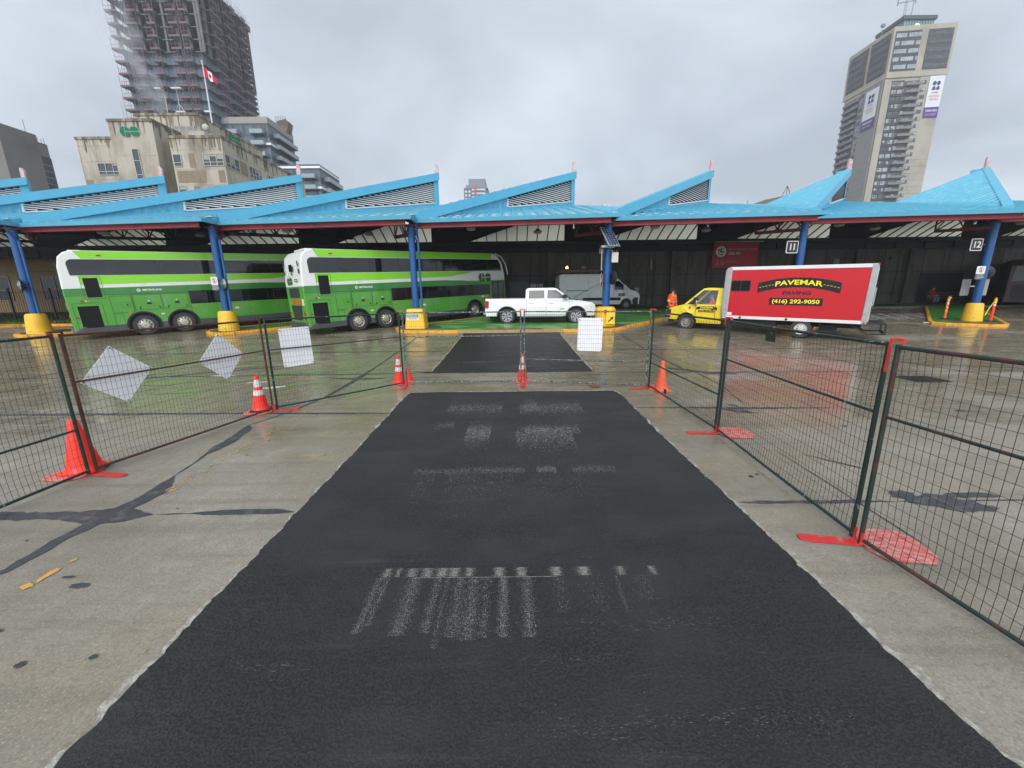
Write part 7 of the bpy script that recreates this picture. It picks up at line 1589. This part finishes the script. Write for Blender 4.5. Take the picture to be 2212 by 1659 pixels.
condo('glass_apartment_block', 'upper glass apartment block with a concrete parapet, right of the stone building', -90, -71.7, 130, 144, 52.2, 14, 3.0,
      [('f', -84.5, -80.3, (0, 1, 2)), ('f', -76.6, -72.8, (0, 1, 2, 3)), ('r', 132.5, 143.5, (0, 1, 2)), ], [('f', -80.2, -76.7, 46.6), ('f', -72.9, -71.3, 46.6), ('r', 130, 133, 46.6), ('v', -77.0, 39.5, 42.5)], M_par)
condo('glass_apartment_block', 'lower glass apartment block with a white roof band, ending the skyline group', -71.0, -55.6, 125, 138.3, 38.6, 12, 2.95,
      [('f', -66.5, -63.2, (0, 1, 2)), ('f', -60.6, -56.6, (0, 1, 2, 3, 4)), ('r', 127.5, 137.5, (0, 1, 2, 3))], [('f', -71, -55.4, 38.7), ('r', 124.7, 138.3, 38.7), ('f', -62.5, -60.7, 33.2), ('f', -56.6, -55.3, 33.2), ('r', 125, 129, 33.2)])
t = empty('roof_plant_screen', (-73, 140, 54), 0, 'rusty steel plant enclosure on the corner of the upper glass block', 'roof equipment'); mb = MB(); mb.prism([(-2, 0, -.5), (1.6, 0, -.5), (2.4, 0, 2.4), (1.6, 0, 3.2), (-1.2, 0, 2.6)], (0, 3, 0), mat('rusty_deck', srgb(110, 96, 88), .8, var=.3, vscale=1)); mb.build('enclosure', t)
mb = MB()
for i in range(7): mb.bar((-1.5 + i * .55, -.1, 1.5), (-1.4 + i * .55, -.1, 4.0), .08, M_cd)
mb.build('railing', t)
# construction tower
t = empty('tower_under_construction', (-84, 126, 0), 0, 'tall apartment tower under construction with bare upper floors and steam drifting past', 'tower')
Tm = Matrix.Translation((84, -126, 0))
def Q(): mb = MB(); mb.X = Tm.copy(); return mb
TX0, TX1, TY0, TY1, ZT, FH = -108.2, -84.5, 126, 150, 86.4, 2.95; nf = 29
M_conc2 = mat('raw_concrete', srgb(108, 106, 108), .85, var=.15, vscale=.5); M_dgl = mat('tower_glass', srgb(78, 96, 108), .15, spec=.7, var=.3, vscale=.4); M_dark = mat('open_floor_dark', srgb(54, 50, 52), .9); M_redr = mat('red_edge_guard', srgb(134, 78, 84), .7, var=.2, vscale=3); M_prop = mat('steel_prop', srgb(112, 106, 106), .6)
r_ = random.Random(17); GL = 6
mb = Q(); mb.box(TX0 + .8, TX1 - .8, TY0 + .8, TY1 - .8, 0, ZT - GL * FH, M_dgl); mb.build('glass_wall', t)
mb = Q(); mb.box(TX0 + 4, TX1 - 4, TY0 + 4, TY1 - 4, 10, ZT - .3, M_dark); mb.build('core', t)
mb = Q()
for i in range(nf):
    z = ZT - i * FH; mb.box(TX0 + .3, TX1 - .3, TY0 + .3, TY1 - .2, z - .24, z, M_conc2)
mb.build('floor_slabs', t)
mb = Q()
for x in [TX0 + .6 + i * 3.28 for i in range(8)]: mb.box(x - .3, x + .3, TY0 + .5, TY0 + 1.0, ZT - GL * FH, ZT, M_conc2)
for y in [TY0 + .7 + i * 3.3 for i in range(8)]: mb.box(TX1 - 1.1, TX1 - .5, y - .35, y + .35, ZT - GL * FH, ZT, M_conc2)
mb.build('columns', t)
mb = Q()
for i in range(nf):
    z = ZT - i * FH
    for k in range(20): x = TX0 + .9 + k * 1.15; mb.box(x, x + .07, TY0 + .74, TY0 + .8, z - FH, z, M_cd) if i >= GL else None
    for k in range(20): y = TY0 + .9 + k * 1.15; mb.box(TX1 - .8, TX1 - .74, y, y + .07, z - FH, z, M_cd) if i >= GL else None
    if i >= GL: mb.box(TX0 + .7, TX1 - .7, TY0 + .7, TY0 + .8, z - .75, z - .2, M_cd); mb.box(TX1 - .8, TX1 - .7, TY0 + .7, TY1, z - .75, z - .2)
mb.build('mullions', t)
bf = [(TX0 - .1, TX0 + 3.0), (TX0 + 5.0, TX0 + 8.0), (TX0 + 10.2, TX0 + 12.8), (TX0 + 16.0, TX0 + 18.8), (TX0 + 19.4, TX0 + 21.2)]; br = [(TY0 + 3.8, TY0 + 7.4), (TY0 + 9.4, TY0 + 14.2), (TY0 + 16, TY0 + 21)]
cnt = 0; rest = Q()
for i in range(23):
    z = ZT - i * FH - .24
    for a, b in bf:
        cnt += 1; mb = Q() if cnt <= 96 else rest; a2, b2_ = a + .25 * ((i * 7 + int(a)) % 3 - 1) * (i < 9), b
        mb.box(a2, b2_, TY0 - 1.3, TY0 + .4, z, z + .22, M_conc2); mb.box(a2, b2_, TY0 - 1.32, TY0 - 1.26, z + .22, z + .42, M_redr)
        for k in range(6): x = a2 + .05 + (b2_ - a2 - .1) * k / 5; mb.box(x - .035, x + .035, TY0 - 1.28, TY0 - 1.22, z + .22, z + FH, M_prop if k in (0, 2, 5) else M_cd) if k in (0, 2, 3, 5) else mb.box(x - .02, x + .02, TY0 - 1.3, TY0 - 1.27, z + .2, z + 1.3, M_cd)
        mb.box(a2, b2_, TY0 - 1.31, TY0 - 1.28, z + 1.2, z + 1.27, M_redr)
        if cnt <= 96: mb.build('balcony', t)
    for a, b in br:
        mb = rest; mb.box(TX1 - .4, TX1 + 1.2, a, b, z, z + .22, M_conc2); mb.box(TX1 + 1.16, TX1 + 1.22, a, b, z + .22, z + .42, M_redr); mb.box(TX1 + 1.17, TX1 + 1.2, a, b, z + 1.2, z + 1.27, M_redr)
        for k in range(6): y = a + .05 + (b - a - .1) * k / 5; mb.box(TX1 + 1.12, TX1 + 1.18, y - .035, y + .035, z + .22, z + FH, M_prop if k % 2 == 0 else M_cd)
tag(rest.build('balcony', t), kind='stuff')
mb = Q()
for (a, b, fl) in ((TX0 + 8.3, TX0 + 10.1, 9), (TX0 + 12.9, TX0 + 15.9, 9), (TX0 + 13.2, TX0 + 16.0, 11), (TX0 + 21.2, TX1 - .5, 11), (TX0 + 21.2, TX1 - .4, 13), (TX0 + 15.0, TX0 + 16.0, 13), (TX0 + 21.5, TX1 - .4, 16)): z = ZT - fl * FH; mb.box(a, b, TY0 - .2, TY0 + .7, z - .35, z, M_cwh)
mb.box(TX0 + 15.0, TX0 + 15.35, TY0 - .2, TY0 + .6, ZT - 17 * FH, ZT - 13 * FH, M_cwh)
for (a, b, fl) in ((TY0, TY0 + 3.7, 13), (TY0 + 8, TY0 + 9.3, 12), (TY0 + 8, TY0 + 9.3, 14), (TY0 + 14.5, TY0 + 16, 13), (TY0 + 21, TY0 + 23.8, 14), (TY0 + 14.5, TY0 + 16, 15), (TY0, TY0 + 3.7, 16)): z = ZT - fl * FH; mb.box(TX1 - .7, TX1 + .2, a, b, z - .35, z, M_cwh)
mb.build('white_band', t)
mb = Q()   # hoist mast up the front
for x in (TX0 + 4.0, TX0 + 18.9):
    for z in range(20, 86, 1): mb.bar((x - .35, TY0 - .9, z), (x + .35, TY0 - .9, z + 1), .07, M_prop); 
    for s in (-.35, .35): mb.bar((x + s, TY0 - .9, 15), (x + s, TY0 - .9, 88), .1, M_prop)
mb.build('hoist_mast', t)
mb = Q()
for k in range(9): y = TY0 + 3 + k * 2.4; mb.box(TX1 - .2, TX1 + .3, y, y + 1.9, ZT - .2, ZT + 1.3 + .5 * (k % 2), M_prop); mb.bar((TX1 - .1, y, ZT), (TX1 + .8, y + .8, ZT + 1.9), .08)
mb.build('edge_screens', t)

# right apartment tower
t = empty('concrete_apartment_tower', (160, 190, 0), 0, 'tall concrete apartment tower with rental banners and a rooftop mast at the right', 'tower')
Tm = Matrix.Translation((-160, -190, 0))
M_c1 = mat('tower_concrete', srgb(162, 156, 141), .85, var=.06, vscale=.15, dirt=srgb(140, 133, 118), dscale=.12, dlo=.5, dhi=.7); M_c2 = mat('tower_concrete_grey', srgb(128, 126, 124), .85, var=.05, vscale=.2)
M_tb = mat('tower_dark_brick', srgb(70, 66, 66), .8, var=.12, vscale=.6); M_tw2 = mat('tower_window', srgb(150, 160, 162), .25, var=.4, vscale=.35); M_twd = mat('tower_window_dark', srgb(74, 80, 84), .2, var=.3, vscale=.5); M_tsl = mat('tower_slab_edge', srgb(96, 98, 104), .7)
fh = 2.75; z0c, z1c = 89.5, 107.8
X0, Y0 = 160.0, 190.0; XR = 182.8; YB = 210.6
# corner column line at X0; front face runs to XR (slightly nearer), left face runs back to YB
def PF(s, z, o=0): return V((X0 + s * (XR - X0), Y0 - 2.4 * s - o, z))      # along the front face, s 0..1
def PL(s, z, o=0): return V((X0 - o, Y0 + s * (YB - Y0), z))
def quadF(mb, s0, s1, za, zb, o, M, th=.3): mb.prism([PF(s0, za, o), PF(s1, za, o), PF(s1, zb, o), PF(s0, zb, o)], (0, th, 0), M)
def quadL(mb, s0, s1, za, zb, o, M, th=.3): mb.prism([PL(s0, za, o), PL(s1, za, o), PL(s1, zb, o), PL(s0, zb, o)], (th, 0, 0), M)
mb = Q() if False else MB(); mb.X = Tm
out_ = [PF(0, 0), PF(.98, 0), V((XR - .4, YB, 0)), PL(1, 0)]; mb.prism([(p.x, p.y, 0) for p in out_], (0, 0, 90), M_c1); mb.build('shaft_wall', t)
mb = MB(); mb.X = Tm; mb.prism([PF(-.005, z0c, .5), PF(1.03, z0c, .5), V((XR + .7, YB + .5, z0c)), PL(1.03, z0c, .5)], (0, 0, z1c - z0c + .2), M_c1); mb.build('crown_wall', t)
mb = MB(); mb.X = Tm   # crown: dark brick bands
for s0, s1 in ((.03, .46), (.57, .98)): quadF(mb, s0, s1, 91.8, 106.2, .62, M_tb, .3)
for s0, s1 in ((.02, .44), (.52, .97)): quadL(mb, s0, s1, 91.8, 106.2, .62, M_tb, .3)
mb.build('crown_brick', t)
mb = MB(); mb.X = Tm; rest0 = mb
for i in range(5):
    z = 92.5 + i * 2.85
    for k in range(12): s = .045 + k * .0345; quadF(mb, s, s + .028, z, z + 1.5, .7, M_tw2 if (i * 5 + k * 3) % 7 else M_twd, .2)
    for k in range(11): s = .58 + k * .036; quadF(mb, s, s + .028, z, z + 1.4, .7, M_twd, .2)
    for k in range(11): s = .03 + k * .037; quadL(mb, s, s + .028, z, z + 1.4, .7, M_twd, .2)
    for k in range(11): s = .53 + k * .039; quadL(mb, s, s + .028, z, z + 1.4, .7, M_twd, .2)

mb = MB(); mb.X = Tm; quadF(mb, .0, .12, 0, 89, .25, M_c1, .5); quadF(mb, .12, .34, 0, 88.5, .05, M_tb, .3); quadF(mb, .34, .58, 0, 88.2, -.0, M_tb, .0001 + .3); quadF(mb, .585, .99, 0, 89.2, .5, M_c1, .6); quadL(mb, .03, .42, 0, 89, .35, M_c2, .5); quadL(mb, .55, .97, 0, 88, .1, M_tb, .3); quadL(mb, .42, .55, 0, 89, .4, M_c2, .5); mb.build('bay_panels', t)
mb = MB(); mb.X = Tm
nfl = 32; cnt = 0
for i in range(nfl):
    z = 86.2 - i * fh
    quadF(mb, .125, .335, z - .9, z - .2, .35, M_tb, .3); quadF(mb, .34, .58, z - .2, z, 1.6, M_tsl, 1.6); quadF(mb, .34, .58, z, z + .8, 1.55, mat('balcony_rail', srgb(112, 112, 112), .5), .06); quadL(mb, .56, .96, z - .2, z, 1.2, M_tsl, 1.2); quadL(mb, .56, .96, z, z + .8, 1.15, MATS['balcony_rail'], .06)
    if z < 60: quadF(mb, .60, .99, z - 1.2, z - 1.1, .53, M_tsl, .1)
    if z < 60: quadL(mb, .03, .42, z - 1.2, z - 1.1, .38, M_tsl, .1)
tag(mb.build('balcony_bands', t), kind='stuff')
rest = rest0; rr2 = random.Random(2)
for i in range(nfl):
    z = 86.2 - i * fh; Ms = [M_tw2 if rr2.random() < .5 else M_twd for _ in range(9)]
    for (fn, s0, s1, dz, o, q) in ((quadF, .62, .70, .2, .56, 0), (quadL, .44, .53, .2, .45, 1), (quadF, .14, .22, .1, .2, 2), (quadF, .24, .32, .1, .2, 3)):
        cnt += 1; mb = rest if cnt > 96 else MB(); mb.X = Tm; fn(mb, s0, s1, z + dz, z + dz + 1.5, o, M_twd if q < 2 else Ms[q], .15); fn(mb, s0 + .008, (s0 + s1) / 2 - .004, z + dz + .55, z + dz + 1.4, o + .03, Ms[q + 3], .1); fn(mb, (s0 + s1) / 2 + .004, s1 - .008, z + dz + .1, z + dz + 1.4, o + .03, Ms[q + 4], .1)
        if cnt <= 96: mb.build('window', t)
    for s in (.36, .42, .48, .54): quadF(rest, s, s + .045, z + .2, z + 1.7, .05, M_tw2 if rr2.random() < .4 else M_twd, .2)
    for s in (.6, .7, .8, .9): quadL(rest, s, s + .06, z + .2, z + 1.7, .15, M_tw2 if rr2.random() < .5 else M_twd, .2)
tag(rest.build('window', t), kind='stuff')
for k, (fn, s0, s1, xd, zt, tt_) in enumerate(((quadF, .74, .985, (1, -2.4 / 22.8, 0), 89.2, 0), (quadL, .06, .37, (0, -1, 0), 87.5, 1))):
    mb = MB(); mb.X = Tm; fn(mb, s0, s1, zt - 11.6, zt, .72, mat('banner_white', (.62, .63, .65), .5), .1); mb.build('banner', t)
    mb = MB(); mb.X = Tm; fn(mb, s0, s1, zt - 15.6, zt - 11.6, .72, mat('banner_purple', srgb(70, 52, 120), .5), .1); mb.build('banner_foot', t)
    PP = (lambda s, z: PF(s, z, .85)) if k == 0 else (lambda s, z: PL(s, z, .85)); m_ = (s0 + s1) / 2; c_ = PP(m_, zt - 3.6); xdv = V(xd).normalized()
    mb = MB(); mb.X = Tm; Mn = mat('banner_navy', srgb(44, 46, 96), .5)
    for sx in (-1, 1):
        q = c_ + xdv * sx * .78
        mb.poly([q + V((0, 0, .85)) + xdv * .68 * math.cos(R_(a)) + V((0, 0, .8 * math.sin(R_(a)))) for a in range(0, 360, 24)], Mn)
        mb.poly([q + V((0, 0, -1.6)) + xdv * .68 * math.cos(R_(a)) + V((0, 0, 1.35 * math.sin(R_(a)))) for a in range(0, 181, 18)], Mn)
    mb.build('emblem', t)
    rel = lambda p: p - V((160, 190, 0))
    text('lettering', 'irent.com', 1.4, M_cwh, t, rel(PP(m_, zt - 12.9)), xd, width=4.4, depth=.01, bold=.02); text('lettering', '833-62-MYRENT', 1.0, mat('letter_pink', srgb(232, 150, 190), .5), t, rel(PP(m_, zt - 14.5)), xd, width=4.0, depth=.01)
    text('lettering', 'APARTMENT', 1.0, mat('letter_coral', srgb(226, 140, 120), .5), t, rel(PP(m_, zt - 7.6)), xd, width=4.2, depth=.01); text('lettering', 'RENTALS', 1.0, MATS['letter_coral'], t, rel(PP(m_, zt - 8.7)), xd, width=3.2, depth=.01); text('lettering', 'interRent', .7, Mn, t, rel(PP(m_, zt - 6.2)), xd, width=2.4, depth=.01)
mb = MB(); mb.X = Tm; mb.box(167, 181.5, 194, 207, 107.8, 108.6, M_tsl); mb.box(167.3, 180.2, 194.6, 206.5, 108.6, 113.2, mat('penthouse_glass', srgb(110, 140, 130), .15, spec=.8, var=.2, vscale=.3)); mb.box(166.6, 180.9, 193.9, 207.2, 113.2, 114.5, mat('penthouse_roof', srgb(60, 76, 80), .6)); mb.build('penthouse', t)
mb = MB(); mb.X = Tm
for i in range(12): x = 167.4 + i * 1.15; mb.box(x, x + .15, 194.45, 194.6, 108.6, 113.2, M_cd)
for i in range(11): y = 194.8 + i * 1.15; mb.box(167.15, 167.3, y, y + .15, 108.6, 113.2, M_cd)
mb.build('penthouse_mullions', t)
mb = MB(); mb.X = Tm; Mm = mat('mast_grey', srgb(130, 136, 142), .5, .4)
for s in (-.5, .5): mb.tube([(169.2 + s, 197, 113), (169.2 + s * .4, 197, 130)], .12, Mm, 5)
for i in range(16): z = 114 + i; mb.bar((168.7, 197, z), (169.7, 197, z + 1), .1, Mm)
for z in (121, 124.5, 127): mb.bar((165.2, 196.5, z - .8), (173, 197, z + .6), .25, Mm); mb.bar((165.2, 196.5, z - 1.6), (165.2, 196.5, z + .6), .3, Mm); mb.bar((173, 197, z - .4), (173, 197, z + 1.4), .3, Mm)
mb.bar((172.2, 197, 113), (172.2, 197, 122), .15, Mm); mb.bar((172.2, 196.5, 118), (170, 196.5, 114), .12, Mm); mb.build('mast', t)
mb = MB(); mb.X = Tm; mb.tube([(166.6, 204, 108), (166.6, 204, 117.5)], .15, Mm, 5); mb.box(166, 167.4, 203.5, 204.5, 116, 117, Mm); mb.lathe((172.3, 193.4, 110.2), [(1.2, 0), (1.0, -.3), (.2, -.5)], M_cwh, 14, 'y'); mb.build('antenna', t)

# small far tower with a red hoist, and its neighbour
t = empty('distant_tower', (-28, 350, 0), 0, 'distant grey and white apartment tower with a red construction hoist', 'tower')
Tm = Matrix.Translation((28, -350, 0)); Mg = mat('haze_grey', srgb(120, 126, 134), .7, var=.06, vscale=.05); Mgd = mat('haze_dark', srgb(88, 94, 102), .6); Mwh = mat('haze_white', srgb(196, 204, 210), .7)
mb = MB(); mb.X = Tm; mb.box(-38.1, -18, 350, 372, 0, 87.7, Mgd); mb.box(-36.5, -19, 350.5, 372, 87.7, 90.0, Mg); mb.box(-34.1, -20.5, 351, 371, 90, 94.8, Mg); mb.box(-31.8, -20.4, 350.9, 371, 94.8, 96, Mwh); mb.build('wall', t)
mb = MB(); mb.X = Tm
for i in range(12):
    z = 87.0 - i * 2.9; mb.box(-31.5, -20.5, 349.7, 350.3, z - 1.4, z, Mwh); mb.box(-19.6, -17.6, 350, 372, z - 1.2, z - .2, Mwh)
mb.build('white_band', t)
for i in range(8):
    z = 86.0 - i * 2.9
    for x in (-37.2, -34.4): mb = MB(); mb.X = Tm; mb.box(x, x + 1.7, 349.8, 350, z - 1.9, z - .3, Mwh); mb.build('window', t)
    for x in (-29, -27, -25.2, -23.4): mb = MB(); mb.X = Tm; mb.box(x, x + 1.0, 349.6, 349.75, z + .1 - 1.0, z + .1, Mgd); mb.build('window', t)
mb = MB(); mb.X = Tm; Mrh = mat('haze_red', srgb(214, 90, 84), .7)
for z in range(56, 90): mb.bar((-29.6, 349, z), (-28.0, 349, z + 1), .3, Mrh)
for x in (-29.6, -28.0): mb.bar((x, 349, 50), (x, 349, 90), .35, Mrh)
mb.build('hoist', t)
t = empty('distant_block', (-8, 352, 0), 0, 'distant flat grey roofline beside the tower with the red hoist', 'building')
mb = MB(); mb.X = Matrix.Translation((8, -352, 0)); mb.box(-15.4, 12, 352, 380, 0, 84.8, Mg); mb.box(-13, -3, 354, 370, 84.8, 85.9, Mgd); mb.build('wall', t)
mb = MB(); mb.tube([(3, 2, 85), (3, 2, 89)], .25, Mgd, 5); mb.build('antenna', t)
# rooftop unit and the brown roof behind the canopy
t = empty('rooftop_unit', (9.25, 40, 9.2), 0, 'white rooftop air unit seen over the canopy gutter', 'rooftop unit')
mb = MB(); mb.box(-.38, .0, 0, .8, -2.9, 1.25, mat('unit_white', srgb(196, 200, 200), .5)); mb.box(.02, .36, 0, .8, -2.9, 1.25); mb.build('case', t, bevel=.02)
mb = MB()
for x in (-.19, .19): mb.lathe((x, -.01, .75), [(.07, 0), (.07, -.02)], M_blk, 10, 'y')
mb.build('fan_grille', t)
t = empty('brown_roof', (37, 60, 0), 0, 'sloping brown felt roof behind the right saw-tooth peaks', 'roof')
mb = MB(); mb.X = Matrix.Translation((-37, -60, 0)); mb.prism([(33.4, 60, 0), (33.4, 60, 13.9), (36.5, 60, 14.9), (40.2, 60, 15.6), (40.2, 60, 0)], (0, 12, 0), mat('brown_felt', srgb(118, 108, 100), .9, var=.15, vscale=.4)); mb.build('roof', t)
mb = MB(); mb.X = Matrix.Translation((-37, -60, 0))
for x in (38.8, 39.4, 40.0): mb.bar((x, 60, 15.4), (39.4, 60, 16.7), .05, M_cd)
mb.bar((34, 60, 14), (34, 60, 14.8), .05, M_cd); mb.build('frame', t)
# steam drifting across the unfinished tower
M_st = bpy.data.materials.new('steam'); M_st.use_nodes = True; q = M_st.node_tree; q.nodes.clear(); oo = q.nodes.new('ShaderNodeOutputMaterial'); pv = q.nodes.new('ShaderNodeVolumePrincipled'); pv.inputs['Color'].default_value = (.9, .92, .95, 1)
tcn = q.nodes.new('ShaderNodeTexCoord'); nz_ = q.nodes.new('ShaderNodeTexNoise'); nz_.inputs['Scale'].default_value = .16; nz_.inputs['Detail'].default_value = 5; nz_.inputs['Distortion'].default_value = .6; q.links.new(tcn.outputs['Object'], nz_.inputs['Vector'])
mr = q.nodes.new('ShaderNodeMapRange'); mr.inputs[1].default_value = .44; mr.inputs[2].default_value = .72; mr.inputs[3].default_value = 0; mr.inputs[4].default_value = .11; q.links.new(nz_.outputs['Fac'], mr.inputs[0]); q.links.new(mr.outputs[0], pv.inputs['Density']); q.links.new(pv.outputs[0], oo.inputs['Volume'])
mb = MB(); prof = [((-93, 118, 49), 1.2), ((-95, 119, 55), 3.0), ((-98.5, 119, 63), 4.2), ((-101.5, 119, 72), 4.6), ((-104, 119, 82), 4.0), ((-105, 119, 91), 3.2)]
mb.tube([p for p, _ in prof], [r for _, r in prof], M_st, 12); st = mb.build('steam', None, True); st['label'] = 'thin white steam plume rising past the tower under construction'; st['category'] = 'steam'; st['kind'] = 'stuff'
# haze
mb = MB(); mb.box(-420, 420, -60, 500, -1.2, 140); M_hz = bpy.data.materials.new('haze'); M_hz.use_nodes = True; q = M_hz.node_tree; q.nodes.clear(); oo = q.nodes.new('ShaderNodeOutputMaterial'); pv = q.nodes.new('ShaderNodeVolumePrincipled'); pv.inputs['Color'].default_value = (.86, .90, .96, 1); pv.inputs['Density'].default_value = .0005; q.links.new(pv.outputs[0], oo.inputs['Volume'])
HAZE = True
if HAZE:
    o = mb.build('haze', M=M_hz); o['kind'] = 'stuff'
